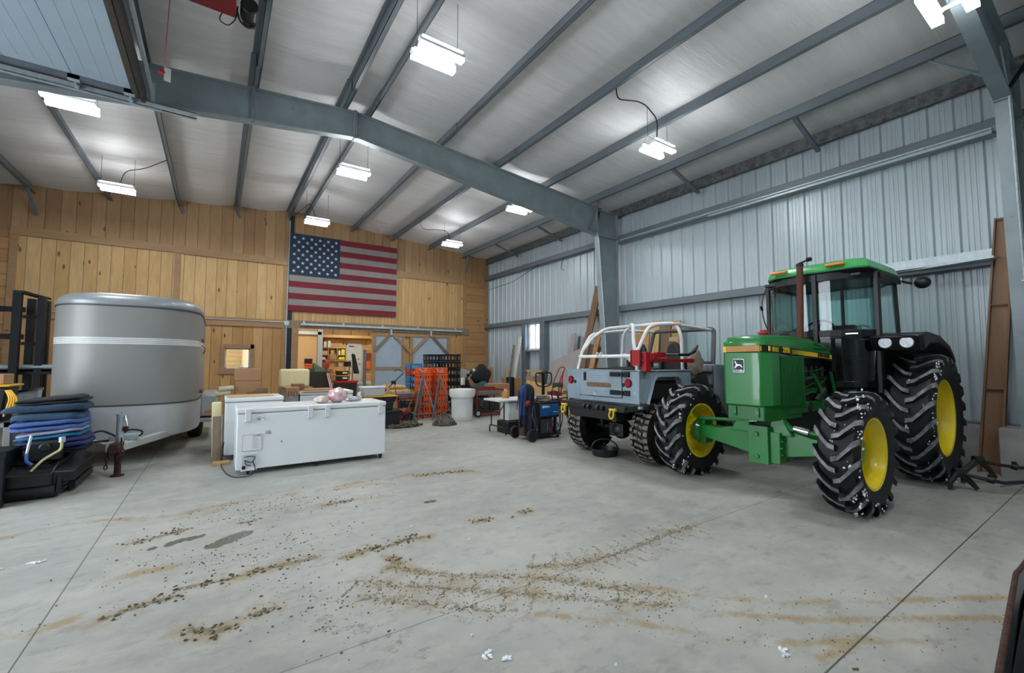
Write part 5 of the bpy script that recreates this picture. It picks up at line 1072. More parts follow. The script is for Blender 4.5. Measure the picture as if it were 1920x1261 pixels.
f2 = chest('chest_freezer', 'square white freezer behind the left end of the long one', .14, .96, 8.32, 9.05, .98, ())
f3 = chest('chest_freezer', 'white freezer with grey end, below the yellow foam block', 1.42, 2.45, 9.7, 10.5, .95, ())
MB().box((.16, 8.33, .982), (.82, 8.98, .99), rz=.03).build('cardboard_sheet', 'cardboard_light', label='torn cardboard sheet on the square freezer lid', cat='cardboard')
MB().box((1.45, 9.62, .952), (2.30, 10.3, .962), rz=-.05).build('cardboard_sheet', 'cardboard_light', label='cardboard sheet on the freezer below the yellow foam', cat='cardboard')
MB().box((1.5, 9.8, .963), (2.1, 10.4, .985), rz=.08).build('flattened_box', 'cardboard', label='second cardboard piece stacked on the freezer near yellow foam', cat='cardboard')
# grey appliance beside it, taped carton edge on top
gp = thing('appliance', 'grey appliance with torn carton on top, beside the yellow foam', 'appliance', (1.29, 10.1, 0)); MB().box((1.17, 9.75, .03), (1.40, 10.45, .96)).build('cabinet', M('grey_side', 'a6a29f', .45), gp, bevel=.01)
b = MB(); b.box((1.16, 9.73, .96), (1.41, 10.47, 1.04)); [b.box((1.17+k*.05, 9.72, .9-.03*(k % 2)), (1.20+k*.05, 9.735, .98)) for k in range(5)]; b.build('carton_edge', 'cardboard', gp)
fo = MB(); n = 26
fo.box((1.15, 10.62, 1.0), (1.74, 10.9, 1.40)); fo.build('foam_block', M('foam_yellow', 'e6dbaa', .7, 0, .08, 5, bump=.2, bscale=8), bevel=.05, seg=4, label='pale yellow wrapped foam block behind the far freezer', cat='foam block')
MB().box((1.15, 10.55, .0), (1.8, 10.95, .998)).build('carton', 'cardboard', bevel=.008, label='plain carton standing under the yellow foam block', cat='box')
MB().box((1.32, 10.1, .987), (1.56, 10.28, 1.1)).build('paper_packet', M('packet', '9a7458', .7, 0, .3, 12), bevel=.01, label='brown paper packet in front of the yellow foam block', cat='packet')
# cartons behind the square freezer
MB().box((.14, 9.1, 0), (1.02, 9.9, .93)).build('pallet_box', 'wood_grey', bevel=.01, label='wooden box behind the square freezer, carrying two cartons', cat='box')
MB().box((.29, 9.35, .932), (.70, 9.75, 1.21)).build('carton', 'cardboard', bevel=.006, label='lower carton below the little window', cat='box')
MB().box((.28, 9.34, 1.212), (.70, 9.75, 1.43)).build('carton', 'cardboard', bevel=.006, label='upper carton of the two below the little window', cat='box')
for i, (a, b_, lab) in enumerate((((.46, 9.12, .932), (.64, 9.25, 1.02), 'left wooden block behind the square freezer'), ((.62, 9.15, .932), (.80, 9.3, 1.08), 'taller right wooden block behind the square freezer'))):
    MB().box(a, b_).build('wood_block', 'wood_brown', bevel=.006, label=lab, cat='wood block')
g_ = random.Random(8)
for i, (x, z, lab) in enumerate(((.12, .985, 'lower cream roll of netting left of the cartons'), (.17, 1.07, 'upper cream roll of netting left of the cartons'))):
    b = MB(); b.cyl((x-.12, 9.3, z), (x+.1, 9.34, z+.02), .05, .045, 14); b.build('netting_roll', M('cream', 'cdc6a4', .8, 0, .3, 20), label=lab, cat='roll')
# timber leaning at the left end
MB().box((.0, 7.95, 0), (.22, 8.15, .04)).build('wood_scrap', 'wood_light', bevel=.004, label='flat timber offcut on the floor by the freezer corner', cat='timber')
MB().hexa([(.0, 8.2, .0), (.11, 8.2, .0), (.11, 8.3, 0), (.0, 8.3, 0), (-.02, 8.62, .66), (.09, 8.62, .66), (.09, 8.72, .66), (-.02, 8.72, .66)]).build('timber_post', 'wood_grey', bevel=.008, label='weathered grey timber leaning at the left side of the freezers', cat='timber')
MB().hexa([(-.02, 8.66, .0), (.11, 8.66, .0), (.11, 8.8, 0), (-.02, 8.8, 0), (-.04, 8.86, .88), (.1, 8.86, .88), (.1, 8.98, .88), (-.04, 8.98, .88)]).build('foam_pad', 'foam_yellow', bevel=.02, label='yellow foam pad standing behind the leaning grey timber', cat='foam')
# meat parcels on the long freezer
M('meat_wrap', 'd7c3c6', .25, 0, .4, 14, col2='c08d92', coat=.5, bump=.4, bscale=20); M('bag_clear', 'd9dcde', .25, 0, .2, 12, coat=.4, bump=.5, bscale=20)
def lump(c, r, mat, lab, cat, name, seed, jit=.35):
    g = random.Random(seed); b = MB(); b.blob(c, r, 22, 14, jit, g)
    for p in b.v: p += (p-Vector(c)).normalized()*mnoise.noise(p*22)*.02; p.z = max(p.z, c[2]-r[2]*.9)
    z0 = min(p.z for p in b.v)
    for p in b.v: p.z += .917-z0
    return b.build(name, mat, label=lab, cat=cat)
lump((1.62, 7.35, 1.05), (.145, .13, .12), 'meat_wrap', 'large round pink parcel wrapped in clear plastic on the freezer', 'parcel', 'wrapped_meat', 2, .15)
lump((1.37, 7.3, .97), (.10, .09, .055), M('meat_tan', 'c9a592', .35, 0, .4, 20, col2='dcd2c4'), 'small tan parcel left of the large round one', 'parcel', 'wrapped_meat', 3, .3)
cb = lump((1.84, 7.38, .965), (.10, .06, .035), 'bag_clear', 'crumpled clear bag right of the pink parcel', 'bag', 'plastic_bag', 4, .6)
lump((1.97, 7.42, .985), (.035, .05, .07), 'bag_clear', 'upright twisted end of clear plastic bag on the freezer', 'bag', 'plastic_bag', 5, .6)
# ================================================================ CLUTTER ALONG THE BACK
M('tote_grey', 'b8bbbd', .45, 0, .08, 6); M('tote_black', '17191c', .45, 0, .25, 8); M('crate_orange', 'f4642a', .4, 0, .1, 4); M('crate_blue', '2f86c4', .4, 0, .1, 4); M('crate_yellow', 'edbc17', .4, 0, .1, 4); M('crate_red', 'd8401c', .4)
M('galv_dull', '7b8187', .45, .6, .2, 8); M('rope', '6b655c', .9, 0, .3, 30, col2='4a443c'); M('net_brown', '5f5240', .9, 0, .4, 25); M('shavings', 'c9aa7c', .9, 0, .35, 25, col2='a5845a')
def tote(loc, s, mat, lid, lab, rz=0, group=None):
    t = thing('storage_tote', lab, 'tote', loc, rz, group, world=False); x, y, z = s
    MB().hexa([(-x*.46, -y*.46, 0), (x*.46, -y*.46, 0), (x*.46, y*.46, 0), (-x*.46, y*.46, 0), (-x/2, -y/2, z*.86), (x/2, -y/2, z*.86), (x/2, y/2, z*.86), (-x/2, y/2, z*.86)]).build('tub', mat, t, bevel=.015)
    MB().box((-x*.53, -y*.53, z*.86), (x*.53, y*.53, z)).build('lid', lid, t, bevel=.012); return t
# pile behind the freezer
t = tote((3.28, 10.4, 0), (.8, .55, .42), 'tote_black', 'tote_black', 'black tote on the floor, lowest of the pile behind the freezer')
t = tote((3.2, 10.38, .421), (.62, .45, .2), 'tote_black', M('lid_blue', '22366a', .4), 'dark tote with blue lid in the pile behind the freezer')
t = tote((3.2, 10.36, .622), (.74, .5, .14), 'tote_black', 'lid_yellow', 'black tote with yellow lid under the grey tote')
t = tote((3.05, 10.35, .763), (.50, .42, .22), 'tote_grey', 'white_plastic', 'light grey tote with white lid topping the pile')
b = MB(); b.box((3.1, 10.1, .0), (3.6, 10.12, .3)); 
hk = thing('hook_tool', 'thin black hooked lifting tool leaning over the pile by the sliding door', 'tool', (3.5, 10.9, .6))
MB().tube([(3.42, 10.9, .72), (4.0, 10.95, 1.25)], .014, 8).build('shaft', 'dark_steel', hk); MB().tube(rail([(4.0, 10.95, 1.22), (4.03, 10.95, 1.27), (3.9, 10.95, 1.37), (3.82, 10.95, 1.36), (3.79, 10.95, 1.31)], .03), .008, 6).build('hook', 'dark_steel', hk); MB().box((3.70, 10.88, 1.0), (3.80, 10.96, 1.08)).build('clamp', 'black', hk, bevel=.01); MB().cyl((3.40, 10.9, .70), (3.50, 10.9, .80), .035).build('grip', 'black', hk)
MB().bar((3.74, 10.71, .0), (3.5, 10.72, 1.08), .06, .02).build('wood_stake', 'wood_light', label='pale wooden stake upright in the pile behind the freezer', cat='stake')
# pallet of wood shavings, tiller, net
b = MB(); b.box((3.65, 11.6, .142), (4.5, 12.2, .80)); b.box((3.8, 11.7, .8), (4.4, 12.15, .92)); b.build('pellet_bags', 'shavings', bevel=.06, seg=3, label='pallet load of tan wood shavings by the sliding door', cat='pallet load')
pl = thing('pallet', 'low grey pallet under the tan shavings', 'pallet', (4.3, 11.9, 0))
for z in (0, .12): MB().box((3.6, 11.5, z), (4.55, 12.3, z+.02)).build('deck', 'wood_grey', pl)
for y in (11.52, 11.9, 12.2): MB().box((3.6, y, .02), (4.55, y+.09, .12)).build('stringer', 'wood_grey', pl)
tl = thing('garden_tiller', 'small red garden tiller with tall handles among the clutter', 'tiller', (4.05, 11.0, 0))
b = MB(); b.blob((4.0, 10.85, .28), (.13, .12, .11), 14, 10); b.box((3.9, 10.8, .1), (4.1, 11.1, .2)); b.build('engine', M('tiller_red', '7d2226', .35), tl, bevel=.01)
MB().box((3.93, 10.85, .36), (4.07, 11.0, .6)).build('engine_cover', 'black', tl, bevel=.04, seg=3)
for y in (10.8, 11.1): MB().lathe([(.06, -.03), (.13, -.03), (.14, 0), (.13, .03), (.06, .03), (.06, -.03)], (4.12, y, .14), 'y', 20).build('wheel', 'rubber', tl)
MB().tube([(3.88, 10.9, .3), (3.86, 11.1, .9), (3.86, 11.1, 1.0)], .014, 8).build('handle', M('rust_orange', 'a5451f', .5), tl); MB().tube([(3.86, 11.1, .97), (3.86, 11.1, 1.08)], .02, 8).build('grip', 'black', tl)
MB().tube([(4.12, 10.9, .3), (4.5, 11.1, .95), (4.58, 11.12, 1.0)], .014, 8).build('handle', 'rust_orange', tl); MB().tube([(4.5, 11.1, .97), (4.66, 11.14, 1.02)], .02, 8).build('grip', 'black', tl)
sc = thing('spreader', 'low cart with grey metal trough and black motor behind the tiller', 'cart', (4.35, 11.35, 0))
MB().box((4.0, 11.3, .62), (4.75, 11.45, .72)).build('trough', 'galv_dull', sc, bevel=.01); MB().box((4.0, 11.3, .56), (4.6, 11.34, .6)).box((4.0, 11.3, .0), (4.04, 11.34, .62)).box((4.7, 11.3, .0), (4.74, 11.34, .62)).build('frame', 'tiller_red', sc); MB().cyl((4.05, 11.38, .42), (4.5, 11.38, .42), .08).build('motor', 'black', sc)
b = MB(); g = random.Random(3)
for k in range(26):
    cx, cy = 3.75+g.uniform(-.38, .42), 10.25+g.uniform(-.18, .2); r = g.uniform(.06, .16); h = g.uniform(.02, .12)
    b.tube([(cx+r*math.cos(a), cy+r*.7*math.sin(a), h*(.6+.4*math.sin(a*2+k))) for a in [2*PI*j/10 for j in range(10)]], .016, 6, closed=True)
b.blob((3.75, 10.25, .03), (.4, .22, .09), 20, 8, .5, g)
b.build('net_heap', 'net_brown', kind='stuff', label='flat brown heap of netting on the floor beside the freezer', cat='netting')
# plastic crates
def make_crate(name, mat, s=(.36, .40, .17)):
    x, y, z = s; t = thing(name, 'x', 'crate', world=False); b = MB(); w_ = .012
    b.box((-x/2, -y/2, 0), (x/2, y/2, .012))
    for sx, ax in ((x, 'x'), (y, 'y')):
        for sd in (-1, 1):
            if ax == 'x': P = lambda u0, u1, z0, z1: b.box((u0, sd*y/2-(w_ if sd > 0 else 0), z0), (u1, sd*y/2+(w_ if sd < 0 else 0), z1))
            else: P = lambda u0, u1, z0, z1: b.box((sd*x/2-(w_ if sd > 0 else 0), u0, z0), (sd*x/2+(w_ if sd < 0 else 0), u1, z1))
            L = sx/2
            P(-L, L, 0, z*.22); P(-L, L, z*.72, z)
            for u in (-1, -.62, -.2, .2, .62, 1): P(max(-L, u*L-.016), min(L, u*L+.016), z*.22, z*.72)
            
    b.box((-x/2-.008, -y/2-.008, z-.02), (x/2+.008, -y/2, z)).box((-x/2-.008, y/2, z-.02), (x/2+.008, y/2+.008, z)).box((-x/2-.008, -y/2, z-.02), (-x/2, y/2, z)).box((x/2, -y/2, z-.02), (x/2+.008, y/2, z))
    b.build('crate_shell', mat, t); return t
def stack(proto, n, x, y, z0, dz, lab, group, rz=0, skip=()):
    for k in range(n):
        t = proto if (k == 0 and proto.get('label') == 'x') else dup(proto)
        place(t, (x+.006*math.sin(k*2.3), y+.006*math.cos(k*1.7), z0+k*dz), rz+.02*math.sin(k*3.1), lab(k), group)
ordn = ['bottom', 'second', 'third', 'fourth', 'fifth', 'sixth', 'seventh', 'eighth', 'ninth', 'tenth']
co = make_crate('crate', 'crate_orange'); coy = make_crate('crate', 'crate_yellow'); cob = make_crate('crate', 'crate_blue'); cor = make_crate('crate', 'crate_red')
stack(co, 8, 4.90, 11.75, 0, .175, lambda k: f'orange plastic crate, {ordn[k]} of the left orange stack', 'orange crates')
stack(co, 8, 5.40, 11.75, 0, .175, lambda k: f'orange plastic crate, {ordn[k]} of the right orange stack behind the ladder', 'orange crates')
stack(coy, 4, 4.80, 12.25, 0, .2, lambda k: f'yellow plastic crate, {ordn[k]} of the yellow stack', 'yellow crates')
place(cob, (4.82, 12.25, .80), 0, 'blue plastic crate right above the yellow stack', 'blue crates'); place(dup(cob), (4.82, 12.25, .98), 0, 'blue plastic crate below the red one on the yellow stack', 'blue crates')
place(cor, (4.82, 12.25, 1.16), 0, 'red plastic crate between blue ones on the yellow stack'); place(dup(cob), (4.82, 12.25, 1.34), 0, 'blue plastic crate topping the left stack', 'blue crates'); place(dup(cob), (5.35, 12.3, 0), 0, 'blue plastic crate at floor level behind the orange stacks', 'blue crates')
cbk = make_crate('crate', 'tote_black', (.55, .42, .22))
stack(cbk, 8, 6.02, 12.35, 0, .225, lambda k: f'black plastic crate, {ordn[k]} of the tall front black stack', 'black crates')
stack(cbk, 8, 5.72, 12.85, 0, .225, lambda k: f'black plastic crate, {ordn[k]} of the rear black stack', 'black crates')
MB().hexa([(6.3, 12.6, 1.15), (6.85, 12.6, 1.0), (6.85, 12.62, 1.0), (6.3, 12.62, 1.15), (6.32, 12.6, 1.42), (6.88, 12.6, 1.27), (6.88, 12.62, 1.27), (6.32, 12.62, 1.42)]).build('cardboard_sign', M('sign_white', 'ccc4c0', .6), label='tilted whitish cardboard sheet sticking out behind black crates', cat='cardboard')
# pair of grey metal roller stands / ladder
def aframe(nm, x, y, h, w_, lab, lean):
    t = thing(nm, lab, 'stand', (x, y, 0))
    for s_ in (-1, 1):
        MB().bar((x+s_*w_, y-.2, 0), (x+s_*.03, y, h), .035, .035).build('leg', 'galv_dull', t)
    MB().bar((x, y+.3, 0), (x, y, h), .035, .035).build('leg', 'galv_dull', t)
    MB().bar((x-w_*.62, y-.13, h*.42), (x+w_*.62, y-.13, h*.42), .03, .03).build('cross_bar', 'galv_dull', t); MB().bar((x-w_*.92, y-.18, .22), (x+w_*.92, y-.18, .22), .03, .03).build('cross_bar', 'galv_dull', t)
    MB().cyl((x, y, h-.1), (x, y, h+.18), .022).build('post', 'galv_dull', t)
    MB().box((x-.09, y-.02, h+.18), (x+.09, y+.02, h+.2)).box((x-.09, y-.02, h+.18), (x-.07, y+.02, h+.27)).box((x+.07, y-.02, h+.18), (x+.09, y+.02, h+.27)).build('cradle', 'galv', t); return t
aframe('tripod_stand', 4.52, 10.85, 1.12, .34, 'grey metal A-frame stand in front of the left orange crates', 0)
aframe('tripod_stand', 5.12, 11.1, 1.10, .30, 'grey metal A-frame stand in front of the right orange crates', 0)
# rope heap
b = MB(); g = random.Random(12)
for k in range(130):
    a = g.uniform(0, 2*PI); q = g.random()**.6; x, y = 4.72+.28*q*math.cos(a), 9.95+.26*q*math.sin(a); z = .02+.25*max(0, 1-q*q)*g.uniform(.55, 1); r = g.uniform(.02, .05)
    n = Vector((g.uniform(-1, 1), g.uniform(-1, 1), g.uniform(-.3, 1))); u, v = frame(n)
    b.tube([Vector((x, y, z))+(u*math.cos(t_)+v*math.sin(t_))*r for t_ in [2*PI*j/8 for j in range(8)]], .009, 5, closed=True)
b.blob((4.72, 9.95, .02), (.25, .24, .2), 16, 8, .3, g)
b.build('chain_heap', 'rope', kind='stuff', label='heap of grey chain on the floor left of the white barrel', cat='chain')
# white barrel bin with golf bag in it
tb = thing('trash_barrel', 'tall white plastic barrel with flared rim', 'barrel', (5.5, 10.5, 0)); cx, cy = 5.5, 10.5
MB().lathe([(0, .0), (.265, 0), (.275, .02), (.29, .60), (.295, .62), (.33, .625), (.335, .66), (.355, .80), (.34, .83), (.31, .835), (.30, .82), (.28, .1), (0, .08)], (cx, cy, 0), 'z', 40).build('barrel', M('barrel_white', 'd3d6d4', .5, 0, .1, 4), tb, smooth=40)
gb = thing('golf_bag', 'black and white golf bag standing behind the white barrel', 'golf bag', (6.0, 11.5, 0))
MB().tube([(6.3, 11.6, .0), (6.2, 11.55, .75), (6.05, 11.5, 1.04)], [.14, .15, .14], 14).build('bag', 'black', gb); MB().box((5.9, 11.33, .88), (6.04, 11.4, 1.1), rz=.4).build('pocket', 'white_plastic', gb, bevel=.02)
for i, (dx, dz) in enumerate(((.0, .0), (.1, .08), (.2, .14))): MB().cyl((6.06+dx*.3, 11.5, .9), (6.2+dx, 11.5, 1.14+dz), .012).blob((6.22+dx, 11.5, 1.17+dz), (.06, .04, .05), 10, 6).build('club', 'cream' if i == 2 else 'dark_steel', gb)
# generator
ge = thing('generator', 'portable generator in dark red tube frame behind the folding table', 'generator', (6.5, 11.0, 0))
for y in (10.75, 11.3): MB().tube(rail([(6.1, y, .06), (6.1, y, .76), (7.0, y, .76), (7.0, y, .06)], .08)+[Vector((6.1, y, .06))], .02, 8).build('frame_loop', M('gen_red', '8b1f26', .35), ge)
for z in (.06, .76):
    for x in (6.12, 6.98): MB().cyl((x, 10.75, z), (x, 11.3, z), .018).build('cross_tube', 'gen_red', ge)
MB().box((6.16, 10.8, .60), (6.9, 11.25, .74)).build('fuel_tank', M('tank_grey', '7d7a76', .5), ge, bevel=.03); b = MB(); b.box((6.2, 10.82, .12), (6.55, 11.2, .55)); b.cyl((6.35, 10.78, .35), (6.35, 10.84, .35), .13); b.box((6.6, 10.85, .14), (6.92, 11.15, .5)); b.build('engine', M('engine_grey', '4a4745', .5, .3, .5, 15, col2='1b1b1b'), ge, bevel=.02)
MB().cyl((6.1, 10.68, .12), (6.1, 10.73, .12), .11, seg=20).build('wheel', 'rubber', ge); MB().cyl((6.1, 10.67, .12), (6.1, 10.68, .12), .06).build('wheel_hub', 'galv', ge)
MB().lathe([(0, .5), (.45, .5), (.45, .45), (.42, .42), (0, .42)], (6.75, 11.8, .3), 'z', 24).build('round_cover', 'dark_panel', label='dark round cover showing behind the generator', cat='cover')
# folding table
ft = thing('folding_table', 'white folding table with dark tubular legs behind the welder', 'table', (5.9, 8.15, 0))
MB().box((5.0, 7.85, .70), (6.78, 8.52, .745)).build('tabletop', 'white_plastic', ft, bevel=.015, seg=3)
for x in (5.15, 6.6):
    for y in (7.9, 8.42): MB().cyl((x, y, .15), (x, y, .70), .014).build('leg', 'dark_steel', ft)
    MB().tube(rail([(x, 7.83, 0), (x, 7.83, .15), (x, 8.49, .15), (x, 8.49, 0)], .06), .015, 8).build('foot_rail', 'dark_steel', ft)
    MB().tube([(x, 8.15, .4), (x+.22, 8.15, .69)], .01, 6).build('brace', 'dark_steel', ft)
jg = thing('jug', 'small amber jug standing on the left end of the white folding table', 'jug', (5.42, 8.25, .746))
MB().lathe([(0, 0), (.075, 0), (.085, .02), (.085, .10), (.06, .15), (.035, .17), (0, .17)], (5.42, 8.25, .746), 'z', 20).build('body', M('honey', 'b88046', .3, 0, .3, 12), jg); MB().cyl((5.42, 8.25, .915), (5.42, 8.25, .94), .038).build('cap', 'cream', jg)
MB().box((5.3, 7.95, .27), (5.62, 8.3, .68)).build('water_cooler', 'white_plastic', bevel=.03, label='white plastic box standing beneath the folding table', cat='container'); MB().box((5.25, 7.9, .0), (5.75, 8.35, .268)).build('tool_case', 'tote_black', bevel=.02, label='long dark case on the floor beneath the folding table', cat='case')
# welding machine on its cart, with cylinder
wc = thing('welder_cart', 'blue welding machine on black wheeled cart with front castors', 'welding cart', (5.55, 7.15, 0))
M('welder_blue', '1c5a96', .35, 0, .06, 4); M('cyl_brown', '4d2b2a', .4, 0, .15, 5)
MB().box((5.43, 7.0, .42), (5.93, 7.35, .74)).build('machine_core', 'black', wc, bevel=.01)
sp = MB().box((5.44, 6.985, .46), (5.90, 6.999, .70)).build('side_panel', 'welder_blue', wc, bevel=.004)
text_part('Miller', 'logo_lettering', 'trim_white', sp, .062, mwm((5.60, 6.983, .645), (1, 0, 0), (0, 0, 1)), bold=.002); MB().cyl((5.50, 6.98, .645), (5.50, 6.986, .645), .026, seg=20).build('logo_disc', 'trim_white', sp); text_part('Millermatic', 'model_lettering', 'trim_white', sp, .026, mwm((5.82, 6.983, .535), (1, 0, 0), (0, 0, 1))); MB().box((5.66, 6.98, .50), (5.68, 6.986, .54)).build('latch', 'black', sp)
MB().box((5.47, 7.02, .10), (5.78, 7.3, .40)).build('lower_unit', M('unit_grey', '3c3f44', .4), wc, bevel=.012); MB().box((5.62, 7.012, .16), (5.64, 7.018, .33)).build('unit_handle', 'chrome', wc); MB().box((5.68, 7.012, .16), (5.72, 7.018, .22)).build('red_label', 'red', wc)
b = MB(); b.box((5.2, 7.0, .06), (5.98, 7.4, .09)); b.box((5.42, 7.02, .09), (5.46, 7.06, .44)).box((5.84, 7.02, .09), (5.88, 7.06, .44)).box((5.42, 7.32, .09), (5.46, 7.36, .44)).box((5.84, 7.32, .09), (5.88, 7.36, .44)); b.build('cart_frame', 'black', wc, bevel=.004)
MB().tube(rail([(5.93, 7.02, .08), (5.97, 7.02, .14), (5.97, 7.02, .62), (5.88, 7.02, .95), (5.88, 7.2, .95), (5.95, 7.2, .62), (5.95, 7.2, .14), (5.93, 7.2, .08)], .06), .014, 8).build('push_handle', 'black', wc)
for y in (6.88, 7.46): w_ = MB().lathe([(.03, -.03), (.11, -.035), (.125, -.02), (.125, .02), (.11, .035), (.03, .03), (.03, -.03)], (5.14, y, .125), 'y', 28).build('rear_wheel', 'rubber', wc); MB().cyl((5.14, y-.032, .125), (5.14, y+.032, .125), .06, seg=5).build('hub', 'dark_steel', w_)
for x, y in ((5.9, 7.02), (5.9, 7.36), (5.62, 7.38)): MB().cyl((x, y-.012, .03), (x, y+.012, .03), .03).box((x-.015, y-.02, .03), (x+.015, y+.02, .06)).build('castor', 'dark_steel', wc)
gc = thing('gas_cylinder', 'dark brown gas cylinder standing at the rear of the welding cart', 'gas cylinder', (5.17, 7.2, .092)); MB().lathe([(0, 0), (.10, 0), (.105, .02), (.105, .78), (.08, .87), (.035, .92), (.035, .98), (0, .98)], (5.17, 7.2, .092), 'z', 28).build('cylinder', 'cyl_brown', gc)
MB().cyl((5.17, 7.2, 1.02), (5.17, 7.1, 1.02), .03).cyl((5.17, 7.2, 1.05), (5.17, 7.2, 1.1), .02).build('regulator', 'dark_steel', gc)
for k in range(2): MB().tube(rail([(5.25, 7.06, .98), (5.33, 7.03, .8), (5.22, 7.02, .5), (5.2+.18*k, 7.0, .2), (5.14+.1*k, 6.99, .12)], .15), .009, 8).build('hose', 'galv_dull', gc)
# draped coat over the cylinder
b = MB()
def coat(u, v):
    x = 4.93+.38*u; drop = v*.86; fold = .035*math.sin(u*19+v*2)*min(1, v*2); top = 1.115-.10*(abs(u-.5)*2)**2.2
    return Vector((x+.02*math.sin(v*5+u*4), 7.05-.03*math.sin(PI*min(1, v*3))-.02-fold, top-drop+.05*math.sin(u*7)*v))
b.grid(coat, 22, 18)
def coat2(u, v): return Vector((4.93+.38*u+.16*(.5-u)*v, 7.03+.18*v, 1.115-.10*(abs(u-.5)*2)**2.2-.12*v*v-.3*(abs(u-.5)*2)**3*v))
b.grid(coat2, 22, 6)
for i, f in enumerate(b.f):
    c = sum((b.v[k].x for k in f))/4; b.mi[i] = 0 if c < 5.07 and sum((b.v[k].z for k in f))/4 > .52 else 1
b.build('welding_jacket', [M('jacket_blue', '29437c', .85, 0, .15, 8), M('jacket_navy', '232a3c', .9, 0, .2, 8)], smooth=70, solid=.012, label='blue and navy work jacket draped over the brown gas cylinder', cat='jacket')
MB().cyl((5.06, 6.985, .72), (5.14, 6.985, .76), .05).build('red_cap', M('dull_red', '8a2a22', .5), label='dull red cap hanging against the work jacket', cat='cap')
g = random.Random(5); b = MB()
for k in range(14): b.tube([(5.62+g.uniform(-.16, .16)+.06*math.cos(a), 7.17+g.uniform(-.02, .02)+.06*math.sin(a), .76+g.uniform(0, .08)+.02*math.sin(a+k)) for a in [2*PI*j/9 for j in range(9)]], .01, 5, closed=True)
b.blob((5.64, 7.17, .76), (.17, .12, .05), 14, 6, .6, g); b.build('welding_cables', M('cable_tan', '8b8276', .7, 0, .4, 20), kind='stuff', label='tangle of welding cables on top of the blue machine', cat='cable')
b = MB()
for k in range(5): b.tube([(5.95+.1*math.cos(a), 8.1+.02*k, .85+.1*math.sin(a)) for a in [2*PI*j/16 for j in range(16)]], .009, 6, closed=True)
b.build('coiled_hose', 'black', label='coiled black hose standing on the folding table', cat='hose')
# engine hoist style T handle, hand truck, bicycle
pj = thing('pallet_jack', 'pallet jack with black loop handle behind the folding table', 'pallet jack', (7.4, 9.4, 0)); 
MB().bar((7.4, 9.4, .1), (7.4, 9.4, 1.28), .07, .05).build('shaft', 'black', pj); MB().tube(rail([(7.40, 9.36, .88), (7.18, 9.36, .92), (7.12, 9.36, 1.0), (7.12, 9.36, 1.26), (7.66, 9.36, 1.26), (7.66, 9.36, 1.0), (7.6, 9.36, .92), (7.40, 9.36, .88)], .06), .018, 8).build('loop_handle', 'black', pj); MB().box((7.15, 9.4, .04), (7.32, 9.8, .12)).box((7.5, 9.4, .04), (7.67, 9.8, .12)).box((7.2, 9.35, .05), (7.6, 9.6, .35)).build('fork_body', 'dull_red', pj, bevel=.01)
bk = thing('bicycle', 'old bicycle parked beside the off-road vehicle, wheel toward us', 'bicycle', (6.28, 7.5, 0), R_(28), world=False)
def bw(c):
    w_ = MB(); x, y, z = c; w_.tube([(x+.33*math.cos(a), y, z+.33*math.sin(a)) for a in [2*PI*k/32 for k in range(32)]], .024, 8, closed=True); o = w_.build('wheel', 'rubber', bk)
    r = MB(); r.tube([(x+.30*math.cos(a), y, z+.30*math.sin(a)) for a in [2*PI*k/32 for k in range(32)]], .013, 6, closed=True)
    for k in range(20): a = 2*PI*k/20; r.tube([(x, y+.02*(-1)**k, z), (x+.30*math.cos(a), y, z+.30*math.sin(a))], .003, 4)
    r.cyl((x, y-.04, z), (x, y+.04, z), .03); r.build('spokes', 'galv', o)
bw((0, 0, .355)); bw((1.0, 0, .355))
MB().tube([(0, 0, .355), (.12, 0, .80)], .018, 8).tube([(.08, 0, .68), (.6, 0, .32)], .016, 8).tube([(.1, 0, .74), (.68, 0, .72)], .014, 8).tube([(.6, 0, .32), (.68, 0, .84)], .014, 8).tube([(.6, 0, .32), (1.0, 0, .355)], .01, 6).tube([(.68, 0, .7), (1.0, 0, .355)], .01, 6).build('frame', 'dark_steel', bk)
MB().tube(rail([(0, -.22, .86), (.1, -.1, .86), (.12, 0, .84), (.1, .1, .86), (0, .22, .86)], .05), .012, 8).build('handlebar', 'dark_steel', bk); MB().box((.56, -.07, .84), (.82, .07, .88)).build('saddle', 'black', bk, bevel=.02)
hc = thing('hand_truck', 'dark red hand truck leaning beside the off-road vehicle tailgate', 'hand truck', (7.35, 8.8, 0)); MB().tube(rail([(7.2, 8.65, .02), (7.36, 8.65, 1.1), (7.6, 8.7, 1.42), (7.66, 9.0, 1.42), (7.42, 9.0, 1.0), (7.28, 9.0, .02)], .12), .016, 8).build('frame', 'dull_red', hc); MB().tube([(7.34, 8.62, .6), (7.44, 8.62, 1.3)], .02, 8).build('red_hose', 'red', hc); MB().box((7.14, 8.63, .45), (7.42, 8.9, .80)).build('red_box', 'dull_red', hc, bevel=.01)
b = MB()
for k in range(4): b.tube([(7.26+.17*math.cos(a), 8.62+.05*math.sin(a), .93+.025*k+.02*math.sin(2*a)) for a in [2*PI*j/16 for j in range(16)]], .012, 6, closed=True)
b.build('hose_coil', M('hose_green', '3f5a3c', .5, 0, .3, 8), label='green and tan hoses coiled at the red hand truck', cat='hose')
